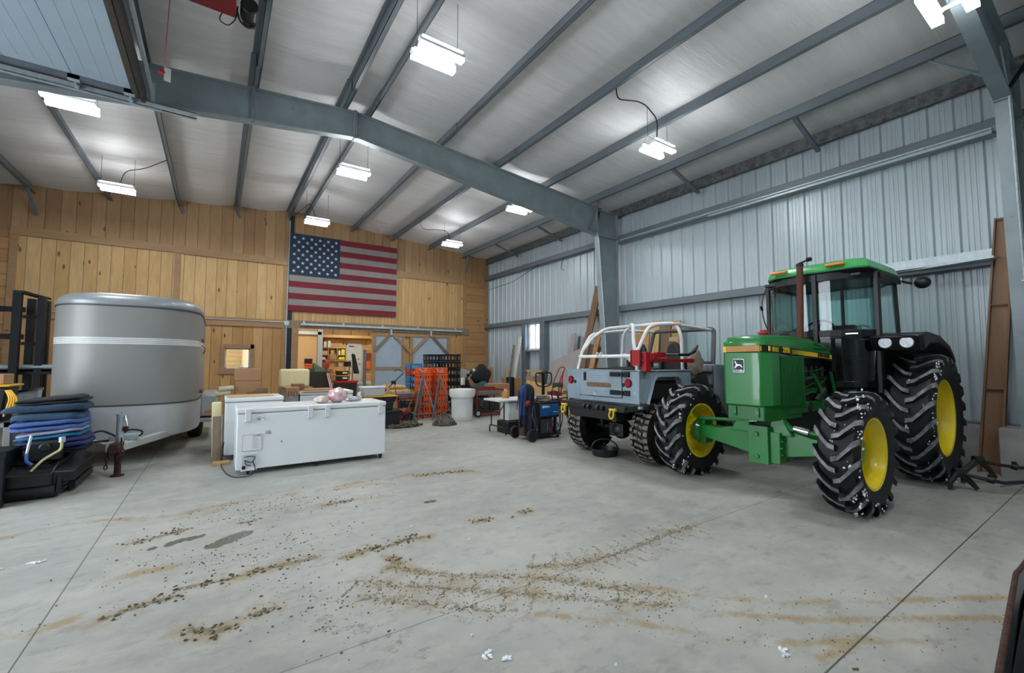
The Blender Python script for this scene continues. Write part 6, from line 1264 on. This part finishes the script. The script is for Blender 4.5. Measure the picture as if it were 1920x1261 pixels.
# things against the far right corner
def heap(c, r, mat, lab, cat, name, seed):
    g = random.Random(seed); b = MB(); b.blob(c, r, 22, 14, .2, g)
    for p in b.v: p += (p-Vector(c)).normalized()*mnoise.noise(p*9)*.06; p.z = max(p.z, c[2]-r[2]*.75)
    return b.build(name, mat, label=lab, cat=cat, sub=1)
MB().box((6.75, 12.0, 0), (7.45, 12.5, .70)).build('dark_crate', 'tote_black', bevel=.01, label='dark crate under the black and green bags in the corner', cat='crate')
heap((7.08, 12.25, 1.12), (.36, .25, .34), 'blackcloth', 'heaped black bags on a crate in the far corner', 'bag', 'duffel_bag', 3)
heap((6.98, 12.0, .79), (.26, .18, .14), M('teal_dark', '1c4a48', .7), 'dark green bag under the black ones in the corner', 'bag', 'duffel_bag', 4)
MB().box((7.55, 12.9, 0), (7.95, 13.3, 1.38)).build('tall_carton', 'cardboard', bevel=.006, label='tall narrow carton in the far right corner', cat='box')
cb = MB().box((6.98, 11.6, .0), (7.78, 12.0, .88)); cb.build('carton', 'cardboard', bevel=.008, label='wide carton with round black symbol beyond the generator', cat='box')
b = MB(); b.tube([(7.16+.1*math.cos(a), 11.597, .68+.1*math.sin(a)) for a in [2*PI*k/20 for k in range(20)]], .012, 6, closed=True); 
for k in range(3): a = k*2*PI/3; b.bar((7.16, 11.597, .68), (7.16+.1*math.cos(a), 11.597, .68+.1*math.sin(a)), .02, .01)
b.build('fan_guard', 'black', label='round black fan guard in front of the wide carton', cat='fan guard')
MB().lathe([(0, 0), (.155, 0), (.135, .98), (.14, 1.06), (.13, 1.06), (.12, .1), (0, .1)], (8.0, 11.9, 0), 'z', 24).build('black_bin', 'black', label='slim black bin right of the wide carton', cat='bin')
def leaner(x0, y0, x1, y1, z0, z1, w_, th, mat, lab, cat='board', nm='board', ax='y'):
    d = (0, w_/2) if ax == 'y' else (w_/2, 0)
    b = MB(); b.hexa([(x0, y0-d[1], z0), (x0+th, y0-d[1], z0), (x0+th, y0+d[1], z0), (x0, y0+d[1], z0), (x1, y1-d[1], z1), (x1+th, y1-d[1], z1), (x1+th, y1+d[1], z1), (x1, y1+d[1], z1)])
    return b.build(nm, mat, bevel=.003, label=lab, cat=cat)
leaner(8.75, 13.35, 9.2, 13.45, 0, 2.2, .12, .03, 'wood_grey', 'dark weathered board leaning left of the white one by the window')
leaner(8.7, 12.95, 9.2, 13.05, 0, 2.5, .16, .03, M('board_white', 'c9c8c0', .6), 'tall white board leaning left of the small window')
leaner(9.0, 14.9, 9.2, 14.9, 0, 1.9, .07, .03, 'board_white', 'thin white strip leaning in the far corner')
leaner(8.7, 13.6, 8.9, 13.55, 0, 1.35, .1, .03, 'wood_light', 'short light board leaning beside the white board')
fr = thing('trestle', 'small light wooden trestle frame below the window', 'frame', (8.9, 11.8, 0)); 
for y in (11.45, 12.15): MB().bar((8.6, y, 0), (8.9, y+(.1 if y < 12 else -.1), 1.25), .06, .06).build('leg', 'wood_light', fr)
MB().box((8.86, 11.4, 1.22), (8.94, 12.2, 1.29)).build('top_rail', 'wood_light', fr)
MB().box((8.3, 12.45, .0), (8.8, 12.9, 1.0)).build('osb_sheet', 'wood_raw', bevel=.004, label='orange toned chipboard box behind the folding table', cat='box'); MB().box((8.2, 10.9, 0), (8.6, 11.3, 1.12)).build('flecked_panel', M('flecked', '9c8770', .8, 0, .4, 40), bevel=.004, label='flecked chipboard panel below the window, right side', cat='panel')
b = MB(); b.hexa([(7.45, 10.2, 0), (8.6, 9.55, 0), (8.62, 9.6, 0), (7.47, 10.25, 0), (7.6, 10.4, 1.03), (8.65, 9.8, .74), (8.67, 9.85, .74), (7.62, 10.45, 1.03)]); b.build('plywood_sheet', 'wood_light', label='low pale plywood sheet behind the pallet jack', cat='plywood')
# big grey sheets on the wall
def sheetp(pts, mat, lab, th=.02):
    b = MB(); b.add([Vector(p) for p in pts]+[Vector((p[0]+th, p[1], p[2])) for p in pts], [tuple(range(len(pts)))]+[tuple(range(len(pts), 2*len(pts)))[::-1]]+[(i, (i+1) % len(pts), len(pts)+(i+1) % len(pts), len(pts)+i) for i in range(len(pts))]); return b.build('panel', mat, label=lab, cat='panel')
M('sheet_grey', '9c9794', .55, 0, .12, 1.5)
sheetp([(8.85, 11.3, .02), (8.85, 8.7, .02), (9.2, 8.7, 1.9), (9.2, 9.4, 2.1), (9.15, 10.2, 1.85), (9.08, 11.15, 1.55)], 'sheet_grey', 'large pale grey sheet leaning on the metal wall behind the off-road vehicle')
leaner(8.95, 10.35, 9.24, 10.2, .0, 2.45, .22, .02, 'sheet_grey', 'narrow grey board leaning above the large grey sheet', 'board')
leaner(9.05, 10.05, 9.26, 9.95, .0, 2.35, .1, .02, 'dark_panel', 'thin dark strip leaning right of the narrow grey board', 'board')
# tall planks at the middle column
leaner(8.75, 9.75, 9.2, 9.05, .02, 3.8, .26, .04, 'wood_brown', 'tall brown plank leaning beside the middle steel column'); leaner(8.72, 9.35, 9.16, 8.95, .02, 2.6, .18, .04, 'wood_raw', 'shorter orange plank leaning beside the middle steel column')
for i, (y, z, w_) in enumerate(((7.75, 2.3, .24), (7.45, 2.55, .3), (7.15, 2.6, .28), (6.75, 2.5, .26), (6.5, 2.56, .26))):
    leaner(8.95-.05*(i % 2), y, 9.24-.05*(i % 2), y-.1+.03*i, .02, z, w_, .04, ['wood_raw', 'wood_raw', 'wood_light', 'wood_brown', 'wood_raw'][i], ['leftmost', 'second', 'third', 'fourth', 'rightmost'][i]+' rough plank leaning behind the white roll cage')
# ================================================================ FLAG, CEILING, RIGHT SIDE, WORKSHOP
M('flag_red', '75222f', .85, 0, .12, 2); M('flag_white', '8f8a85', .85, 0, .18, 1.3, spots=('86827c', 4, .6)); M('flag_blue', '22354c', .85, 0, .1, 3); M('flag_star', 'c2c4c2', .8)
FX0_, FX1_, FZ0, FZ1 = 1.87, 5.46, 3.22, 5.80; FYp = D-.075
b = MB(); H = (FZ1-FZ0)/13
for k in range(13): b.c = 0 if k % 2 == 0 else 1; b.box((FX0_ if k < 6 or k >= 0 else 0, FYp, FZ0+H*k), (FX1_, FYp+.006, FZ0+H*(k+1)))
cw, chh = (FX1_-FX0_)*.437, H*7; b.c = 2; b.box((FX0_-.002, FYp-.003, FZ1-chh), (FX0_+cw, FYp+.001, FZ1+.002)); b.c = 3
for r in range(9):
    n = 6 if r % 2 == 0 else 5
    for k in range(n):
        cx = FX0_+cw*(.085+(k+(0 if n == 6 else .5))*.166); cz = FZ1-chh*(.10+r*.1)
        b.prism([(cx+(.062 if j % 2 == 0 else .026)*math.sin(j*PI/5), cz+(.062 if j % 2 == 0 else .026)*math.cos(j*PI/5)) for j in range(10)], 'y', FYp-.005, FYp-.003)
b.build('flag', ['flag_red', 'flag_white', 'flag_blue', 'flag_star'], smooth=0, label='large faded American flag hung on the wooden end wall', cat='flag')
# overhead door rolled up under the ceiling
M('door_panel', '9fb2bf', .4, .1, .05, 2); od = thing('overhead_door', 'pale blue sectional overhead door raised flat beneath the ceiling, top left', 'garage door', (-3.3, 5.8, 5.4))
DZ = 5.42
xs_ = [-5.5, -4.85, -4.23, -3.61, -2.98, -2.36, -1.74, -1.12]
for a, c in zip(xs_, xs_[1:]):
    b = MB(); b.box((a+.003, 3.3, DZ), (c-.003, 8.0, DZ+.05))
    k = 4
    for j in range(1, k): x = a+(c-a)*j/k; b.c = 1; b.box((x-.004, 3.3, DZ-.002), (x+.004, 8.0, DZ)); b.c = 0
    b.build('section', ['door_panel', 'metal_wall'], od)
MB().box((-5.5, 7.98, DZ-.06), (-1.1, 8.03, DZ+.05)).build('end_rail', 'galv_dull', od); MB().box((-1.12, 3.3, DZ-.05), (-1.05, 8.05, DZ+.06)).build('bottom_seal', 'steel_brown', od); MB().box((-1.03, 3.3, DZ-.09), (-.98, 8.1, DZ+.09)).build('weather_strip', M('strip_dark', '2f2a29', .6), od)
for x in (-3.0, -1.72, -1.15): MB().box((x-.06, 7.98, DZ-.08), (x+.06, 8.03, DZ)).cyl((x, 8.0, DZ-.06), (x, 8.2, DZ-.06), .012).cyl((x, 8.16, DZ-.06), (x, 8.2, DZ-.06), .03).build('roller_bracket', 'galv', od)
tk = thing('door_track', 'bright steel horizontal door track under the left part of the main rafter', 'door track', (-3, 8.25, 5.3))
b = MB(); b.box((-5.5, 8.2, 5.33), (-.38, 8.21, 5.42)).box((-5.5, 8.2, 5.33), (-.38, 8.26, 5.34)).box((-5.5, 8.2, 5.41), (-.38, 8.26, 5.42)).box((-5.5, 8.26, 5.42), (-.38, 8.32, 5.43)).box((-5.5, 8.2, 5.30), (-.8, 8.205, 5.33)); b.build('track', 'galv', tk)
for x in (-5.0, -3.0, -.95): MB().box((x, 8.26, 5.4), (x+.05, 8.3, 5.75)).build('hanger', 'galv', tk)
b = MB(); b.box((-.93, 3.4, 5.5), (-.90, 8.2, 5.58)); [b.box((-.932, 3.5+k*.12, 5.53), (-.929, 3.53+k*.12, 5.55)) for k in range(38)]; b.build('punched_angle', 'galv', tk)
MB().bar((.37, 8.3, 6.2), (.37, 8.38, 5.6), .05, .02).build('support_strap', 'galv_dull', label='vertical steel strap bracket on the face of the main rafter', cat='bracket')
cd = thing('pull_cord', 'red pull cord with white tag hanging before the left rafter', 'cord', (-.72, 7.1, 5.2)); MB().tube([(-.65, 6.9, 6.25), (-.69, 7.05, 5.38)], .006, 6).build('cord', M('cord_red', 'c7727a', .6), cd); MB().box((-.69, 7.08, 5.22), (-.62, 7.085, 5.4), rz=.3).build('tag', 'trim_white', cd); MB().box((-.75, 7.05, 5.30), (-.68, 7.09, 5.34)).build('handle', 'red', cd, bevel=.01)
ht = thing('door_opener', 'red motor housing of the door opener hung from the ceiling at top', 'door opener', (-.2, 6.1, 5.85)); MB().box((-.42, 5.85, 5.88), (.06, 6.3, 6.12)).build('housing', M('opener_red', '7a0d18', .35), ht, bevel=.006)
MB().tube([(-.28, 6.1, 6.10), (-.28, 6.1, 6.4)], .01, 6).tube([(-.05, 6.1, 6.10), (-.05, 6.1, 6.4)], .01, 6).build('hanger', 'dark_steel', ht)
b = MB(); b.cyl((.2, 6.1, 5.98), (.2, 6.35, 5.98), .1); b.box((.14, 6.3, 5.88), (.28, 6.4, 6.0)); b.build('motor', 'black', ht, bevel=.015); MB().tube(rail([(.05, 6.2, 5.98), (.1, 6.3, 5.86), (.2, 6.32, 5.82), (.27, 6.35, 5.9)], .08), .014, 8).build('cable', 'black', ht); MB().tube(rail([(-.08, 6.3, 5.9), (-.12, 6.3, 5.78), (-.02, 6.3, 5.74), (.06, 6.3, 5.86), (.08, 6.3, 6.05)], .08), .007, 6).build('thin_cable', 'black', ht)
# power cables
def cable(pts, lab, r=.009, mat='dark_steel'): MB().tube(rail(pts, .2, 6), r, 6).build('power_cable', mat, label=lab, cat='cable')
cable([(5.34, 4.8, 6.15), (5.42, 4.85, 5.95), (5.9, 4.7, 6.0), (6.35, 4.75, 5.85), (6.45, 4.85, 5.6), (6.5, 4.9, 5.53)], 'looped black cable feeding the light above the off-road vehicle', .011)
cable([(-1.04, 12.0, 6.0), (-1.5, 12.6, 5.9), (-1.85, 12.8, 5.85), (-1.95, 12.95, 5.53)], 'thin cable looping to the light over the trailer')
cable([(9.28, 15.3, 4.55), (9.24, 13.6, 4.6), (9.26, 12.0, 4.95)], 'slack cable drooping along the far metal wall girt')
cable([(9.28, 10.7, 4.95), (9.25, 10.8, 4.6), (9.25, 10.6, 4.52)], 'short cable end dangling below the upper girt', .01)
cable([(5.33, 13.2, 6.1), (5.6, 13.6, 6.0), (6.3, 13.2, 6.0), (6.35, 12.95, 5.53)], 'thin cable feeding the smallest far light')
cable([(1.83, 14.6, 6.3), (1.86, 15.3, 6.2), (2.1, 13.5, 6.15), (2.2, 13.0, 5.53)], 'thin cable feeding the light above the flag')
# ---- right foreground
tw = MB(); wf = thing('wooden_frame', 'tall brown wooden channel leaning between the tractor and near column', 'wooden frame', (9.1, 1.42, 0))
M('ply_brown', '8a6a50', .65, 0, .2, 2, sv=(3, 3, .5))
MB().hexa([(9.06, 1.28, .0), (9.1, 1.28, .0), (9.1, 1.46, 0), (9.06, 1.46, 0), (9.24, 1.02, 3.62), (9.28, 1.02, 3.62), (9.28, 1.18, 3.62), (9.24, 1.18, 3.62)]).build('board', 'ply_brown', wf, bevel=.002)
MB().hexa([(8.98, 1.46, .0), (9.1, 1.46, .0), (9.1, 1.49, 0), (8.98, 1.49, 0), (9.2, 1.18, 3.62), (9.28, 1.18, 3.62), (9.28, 1.2, 3.62), (9.2, 1.2, 3.62)]).build('side_rail', 'wood_brown', wf, bevel=.002); MB().hexa([(8.98, 1.25, .0), (9.1, 1.25, .0), (9.1, 1.28, 0), (8.98, 1.28, 0), (9.2, 1.0, 3.62), (9.28, 1.0, 3.62), (9.28, 1.02, 3.62), (9.2, 1.02, 3.62)]).build('side_rail', 'wood_brown', wf, bevel=.002)
for t_ in (.33, .66, 1.0): z = 3.6*t_; x = 9.0+.2*t_; MB().box((x, 1.28-.26*t_, z-.02), (x+.08, 1.46-.28*t_, z+.005)).build('shelf_cleat', 'wood_brown', wf)
cn = MB(); cn.tube(rail([(8.0, .9, 5.5), (8.45, .9, 5.12), (8.49, .9, 4.8), (8.64, .9, 3.0), (8.8, .9, 1.32)], .1), .012, 8); [cn.box((8.63, .88, z), (8.70, .92, z+.02)) for z in (2.6, 3.6)]; trim(cn, 'galv')
ob = thing('outlet_box', 'grey metal outlet box on the near steel column', 'outlet', (8.78, .86, 1.18)); MB().box((8.70, .84, 1.19), (8.86, .88, 1.32)).build('box', 'galv', ob, bevel=.005)
for z in (1.23, 1.285): MB().cyl((8.78, .836, z), (8.78, .842, z), .018, seg=16).build('socket', 'black', ob)
cn = MB(); cn.tube(rail([(8.42, 8.31, 5.05), (8.48, 8.31, 4.9), (8.66, 8.31, 2.6), (8.8, 8.31, .4)], .1), .012, 8); trim(cn, 'galv')
ls = thing('hitch_frame', 'black steel hitch frame with two curved spring bars on the floor', 'hitch', (7.9, 1.2, 0)); M('bar_blue', '1c2433', .4, .3, .2, 6)
MB().tube([(7.62, 1.43, .19), (7.60, 1.25, .17), (7.72, 1.07, .13), (8.1, .86, .14), (8.5, .6, .2)], .02, 8).build('spring_bar', 'bar_blue', ls); MB().tube([(8.14, 1.33, .29), (8.4, 1.2, .23), (8.7, 1.05, .18), (9.0, .85, .17), (9.3, .6, .2)], .02, 8).build('spring_bar', 'black', ls)
for (hx, hy, hz), (ax_, ay_), (bx_, by_) in (((7.60, 1.43, .2), (7.42, 1.47), (7.64, 1.27)), ((8.12, 1.34, .3), (7.95, 1.45), (8.66, 1.27))):
    b = MB(); b.cyl((hx-.02, hy+.03, hz), (hx+.04, hy-.04, hz), .05); b.tube([(hx, hy, hz), (ax_, ay_, hz*.45), (ax_, ay_, .02)], [.035, .03, .022], 8); b.tube([(hx, hy, hz), ((hx+bx_)/2+.03, (hy+by_)/2, hz*.6), (bx_, by_, .02)], [.035, .035, .022], 8); b.build('bracket', 'black', ls)
for p in ((7.66, 1.16, .16), (8.62, 1.09, .2)): MB().cyl((p[0], p[1]-.03, p[2]-.01), (p[0], p[1]+.03, p[2]+.0), .04).cyl(p, (p[0], p[1], p[2]+.06), .025).build('clamp', 'black', ls)
MB().tube([(7.9, 1.12, .05), (8.3, .9, .09), (8.7, .7, .1)], .008, 6).build('thin_rod', 'galv_dull', ls)
# dark loader bucket edge, bottom right corner
bu = thing('loader_bucket', 'dark steel bucket edge with rusty rim in the bottom right corner', 'bucket', (2.9, .1, 0))
RIM = [(1.9, .335, .45), (2.33, .372, .45), (3.19, .444, .45), (3.5, .47, .45), (3.62, .474, .43), (4.1, .50, .36), (4.2, .50, .05)]
b = MB()
for (a, c) in zip(RIM, RIM[1:]):
    b.hexa([(a[0], a[1]-.016, 0), (c[0], c[1]-.016, 0), (c[0], c[1], 0), (a[0], a[1], 0), (a[0], a[1]-.016, a[2]), (c[0], c[1]-.016, c[2]), (c[0], c[1], c[2]), (a[0], a[1], a[2])])
b.box((1.9, -.6, .0), (4.15, .33, .05)); b.box((1.9, -.62, 0), (4.15, -.6, .4)); b.hexa([(1.9, .1, .05), (4.1, .2, .05), (4.1, .48, .05), (1.9, .33, .05), (1.9, .31, .1), (4.1, .45, .1), (4.1, .48, .3), (1.9, .33, .3)])
b.build('shell', M('bucket_steel', '262a30', .35, .5, .35, 7, spots=('43464a', 8, .6)), bu, bevel=.004)
MB().tube(rail([Vector(p)+Vector((0, -.008, 0)) for p in RIM], .08), .011, 8).build('rim', 'rust', bu)
# mud clods and bits of snow on the floor
g = random.Random(77); b = MB()
def clod(x, y, r):
    r *= .62; b.blob((x, y, r*.3), (r*g.uniform(.7, 1.5), r*g.uniform(.7, 1.3), r*.7), 6, 4, .9, g)
for key, n, sp_, r0, r1 in (('clump', 60, .05, .004, .02), ('speck', 70, .20, .004, .012), ('tread', 110, .055, .002, .009), ('faint', 22, .06, .003, .008), ('tan', 8, .1, .004, .01), ('A', 14, .1, .004, .012)):
    for p in MUD[key]:
        for a, c in zip(p, p[1:]):
            L = math.hypot(c[0]-a[0], c[1]-a[1])
            for i in range(int(n*max(.25, L)*1.3)): t = g.random(); clod(a[0]+(c[0]-a[0])*t+g.gauss(0, sp_), a[1]+(c[1]-a[1])*t+g.gauss(0, sp_), g.uniform(r0, r1))
for a, c in RUNGS:
    for i in range(7): t = g.random(); clod(a[0]+(c[0]-a[0])*t+g.gauss(0, .012), a[1]+(c[1]-a[1])*t+g.gauss(0, .012), g.uniform(.003, .008))
for i in range(260): clod(g.uniform(-1.5, 4.2), g.uniform(.9, 5.6), g.uniform(.0015, .004))
clod(2.73, .92, .016); clod(2.72, .93, .014)
b.build('mud_clods', M('mud', '7a6b4e', .95, 0, .35, 30), kind='stuff', label='dry clods of brown mud scattered over the concrete floor', cat='mud')
SN = [(-1.12, 4.93, .03), (-1.08, 4.94, .03), (1.24, 2.06, .035), (1.31, 1.98, .028), (1.25, 2.25, .012), (2.58, 1.2, .026), (2.54, 1.17, .02), (3.06, 1.52, .012), (2.4, 3.44, .013), (1.58, 4.01, .016), (1.74, 1.62, .01), (1.88, 3.44, .014), (-1.28, 4.92, .014)]
SL = ['left part of the white paper scraps at the left edge', 'right part of the white paper scraps at the left edge', 'largest white scrap at the bottom middle of the floor', 'white scrap right of the largest one, bottom middle', 'small white scrap above the two largest ones', 'white scrap at bottom right, larger of the two', 'white scrap at bottom right, smaller of the two', 'tiny white scrap by the tan stripe, lower right', 'white fleck in the middle of the open floor', 'white fleck left of the middle of the floor', 'tiny white scrap near the bottom edge, right of middle', 'white dusty fleck above the tread tracks', 'white fleck nearest the left edge of the floor']
for (x, y, r), lab in zip(SN, SL):
    b = MB()
    for k in range(6): b.blob((x+g.uniform(-r, r)*.8, y+g.uniform(-r, r)*.5, .004), (r*g.uniform(.3, .6), r*g.uniform(.25, .5), .008), 8, 4, .9, g)
    b.build('white_scrap', 'snow', label=lab, cat='snow', group='white scraps on the floor')
# ---- workshop contents
BYs = BY-.02
cub = thing('cubby_shelf', 'wall cubby shelf full of small boxes in the workshop', 'shelf', (5.0, BY-.2, 1.65))
b = MB(); X0, X1 = 4.28, 5.68
for z in (1.65, 2.28): b.box((X0, BY-.35, z), (X1, BY-.02, z+.035))
for x in (X0, 4.78, 5.22, X1-.03): b.box((x, BY-.35, 1.65), (x+.03, BY-.02, 2.3))
b.box((X0, BY-.35, 1.9), (4.78, BY-.02, 1.92)).box((5.22, BY-.35, 1.9), (X1, BY-.02, 1.92)); b.build('shelf_body', 'wood_light', cub)
def shopbox(x, y, z, sx, sy, sz, mat, lab, nm='box', cat='box'): return MB().box((x, y, z), (x+sx, y+sy, z+sz)).build(nm, mat, bevel=.004, label=lab, cat=cat)
M('yel_box', 'e0cf2a', .5); M('white_box', 'd9d6cc', .6)
for i, (x, z, sx, sz, m, l) in enumerate(((4.34, 1.922, .12, .2, 'white_box', 'white bottle box in upper left cubby'), (4.5, 1.922, .24, .22, 'cardboard_light', 'tan box in upper left cubby'), (4.34, 1.686, .3, .12, 'white_box', 'low white box in lower left cubby'),
     (4.84, 1.686, .34, .28, 'cardboard', 'brown carton in the middle cubby'), (4.9, 1.97, .16, .2, 'cardboard_light', 'small tan box on the middle cubby carton'), (5.28, 1.922, .1, .24, 'white_box', 'white tube box in right cubby'), (5.42, 1.922, .18, .30, 'yel_box', 'yellow container in right cubby'), (5.3, 1.686, .3, .14, 'yel_box', 'low yellow box in lower right cubby'), (4.55, 2.317, .14, .3, 'white_box', 'left white canister on top of cubby shelf'), (4.75, 2.317, .14, .34, 'white_box', 'right white canister on top of cubby shelf'))):
    shopbox(x, BY-.4, z, sx, .3, sz, m, l)
MB().tube([(4.33+.17*math.cos(a)+.12, BY-.15, 2.55+.2*math.sin(a)) for a in [2*PI*k/20 for k in range(20)]], .03, 8, closed=True).build('tyre_ring', 'black', label='black ring hanging on the workshop wall', cat='ring')
wb = thing('workbench', 'open workbench with tan shelves before the cubby shelf', 'workbench', (5.0, 22.6, .55)); b = MB()
for z in (.98, 1.30, 1.6): b.box((4.3, 22.4, z), (5.65, 23.1, z+.04))
for x in (4.3, 5.6): b.box((x, 22.4, .55), (x+.05, 22.46, 1.64)).box((x, 23.04, .55), (x+.05, 23.1, 1.64))
b.build('bench_frame', 'wood_raw', wb)
for i, (x, z, sx, sz, m, l) in enumerate(((4.4, 1.342, .35, .16, 'cardboard_light', 'pale box on the workbench shelf'), (4.95, 1.342, .2, .18, 'white_box', 'white bucket box on the workbench shelf'), (5.3, 1.342, .25, .24, 'black', 'black case on the workbench shelf'), (4.4, 1.022, .3, .18, 'cardboard', 'brown box left on middle workbench shelf'), (4.35, .62, .45, .3, 'cardboard', 'brown box beneath the workbench'))): shopbox(x, 22.45, z, sx, .4, sz, m, l)
t = tote((4.9, 20.8, .0), (.95, .5, .72), 'tote_black', 'red', 'large black tote with red lid in the workshop'); text = None
MB().box((5.1, 20.53, .42), (5.28, 20.545, .6)).build('label', 'white_box', t) if False else None
for i, z in enumerate((.725, .96)):
    t = tote((4.75, 20.8, z), (.5, .4, .23), 'tote_black', 'lid_yellow', ['lower black tote with yellow lid on the red lidded one', 'upper black tote with yellow lid in the workshop'][i], group='yellow lidded totes'); MB().box((-.02, -.235, .07), (.18, -.225, .15)).build('label', 'white_box', t)
shopbox(2.95, 19.3, 0, .95, .6, 1.16, 'tote_black', 'big black cabinet in the workshop opening', 'cabinet', 'cabinet'); shopbox(3.0, 19.35, 1.162, .35, .4, .14, 'dark_panel', 'dark toolbox on the black cabinet', 'toolbox', 'toolbox')
lc = MB(); lc.prism([(3.32, 1.162), (3.36, 1.5), (3.9, 1.162)], 'y', 19.5, 19.9); lc.build('lawn_chair', M('chair_green', '4d6d60', .6), label='folded green lawn chair on the black cabinet', cat='chair')
shopbox(3.08, 20.12, 1.5, .3, .08, .2, 'black', 'black tool case hanging on the workshop panel', 'tool_case', 'case'); shopbox(3.08, 20.12, 1.42, .3, .08, .06, 'crate_orange', 'orange clamp hanging below the black case', 'clamp', 'clamp'); shopbox(3.1, 20.12, 1.12, .28, .06, .26, 'crate_orange', 'orange tool hanging on the workshop panel', 'tool', 'tool')
b = MB()
for k in range(5): b.c = k % 2; b.hexa([(3.93+k*.03, 19.2, .35), (3.96+k*.03, 19.2, .35), (3.96+k*.03, 19.22, .35), (3.93+k*.03, 19.22, .35), (3.75+k*.03, 19.2, 1.1), (3.78+k*.03, 19.2, 1.1), (3.78+k*.03, 19.22, 1.1), (3.75+k*.03, 19.22, 1.1)])
fo = thing('furled_flag', 'small furled flag with red and white stripes in the workshop', 'flag', (3.9, 19.2, .0)); b.build('cloth', ['flag_red', 'trim_white'], fo); MB().cyl((4.0, 19.25, 0), (3.72, 19.25, 1.75), .012).build('pole', 'wood_grey', fo); 
MB().blob((3.8, 19.22, 1.45), (.09, .09, .2), 12, 8, .5, g).build('red_cap', 'dull_red', label='red and dark leaf blower top beside the flag pole', cat='tool')
jk = MB(); jk.hexa([(5.5, 21.6, 1.0), (5.75, 21.6, 1.0), (5.75, 21.8, 1.0), (5.5, 21.8, 1.0), (5.38, 21.6, 1.95), (5.52, 21.6, 1.95), (5.52, 21.8, 1.95), (5.38, 21.8, 1.95)]); jk.build('hanging_coat', 'jacket_navy', bevel=.04, label='dark coat hanging by the white workshop door', cat='coat')
MB().box((5.40, 21.66, .55), (5.44, 21.7, 1.97)).build('coat_stand', 'galv_dull', label='thin grey stand carrying the dark coat', cat='stand')
shopbox(6.75, BY-.3, 1.75, .45, .25, .3, 'dull_red', 'red tool mounted right of the white workshop door', 'power_tool', 'tool'); shopbox(6.78, BY-.25, 1.2, .2, .2, .4, 'crate_orange', 'orange drill stand right of the white workshop door', 'drill_press', 'tool')
MB().cyl((7.3, BY-.06, 2.35), (7.3, BY-.02, 2.35), .16, seg=24).build('wall_clock', 'white_box', label='round clock on the workshop wall by the shelf', cat='clock')
shopbox(4.42, D+.3, 0, .1, .1, 2.0, 'galv_dull', 'grey metal post standing behind the sliding door edge', 'post', 'post')
import numpy as np
f=816.;yaw=np.radians(34.14);pit=np.radians(3.38)
cy,sy=np.cos(yaw),np.sin(yaw); cp,sp=np.cos(pit),np.sin(pit)
F=np.array([sy*cp,cy*cp,sp]); R=np.array([cy,-sy,0]); U=np.cross(R,F)
h=1.55
C=np.array([0,0,h])
def ray(x,y): return F+R*(x-960)/f-U*(y-630.5)/f
def fl(x,y,z=0): r=ray(x,y); t=(z-h)/r[2]; return C+r*t
def wx(x,y,W): r=ray(x,y); return C+r*W/r[0]
def wy(x,y,D): r=ray(x,y); return C+r*D/r[1]
def px(X,Y,Z):
    v=np.array([X,Y,Z])-C; a=v@F; return 960+f*(v@R)/a, 630.5-f*(v@U)/a
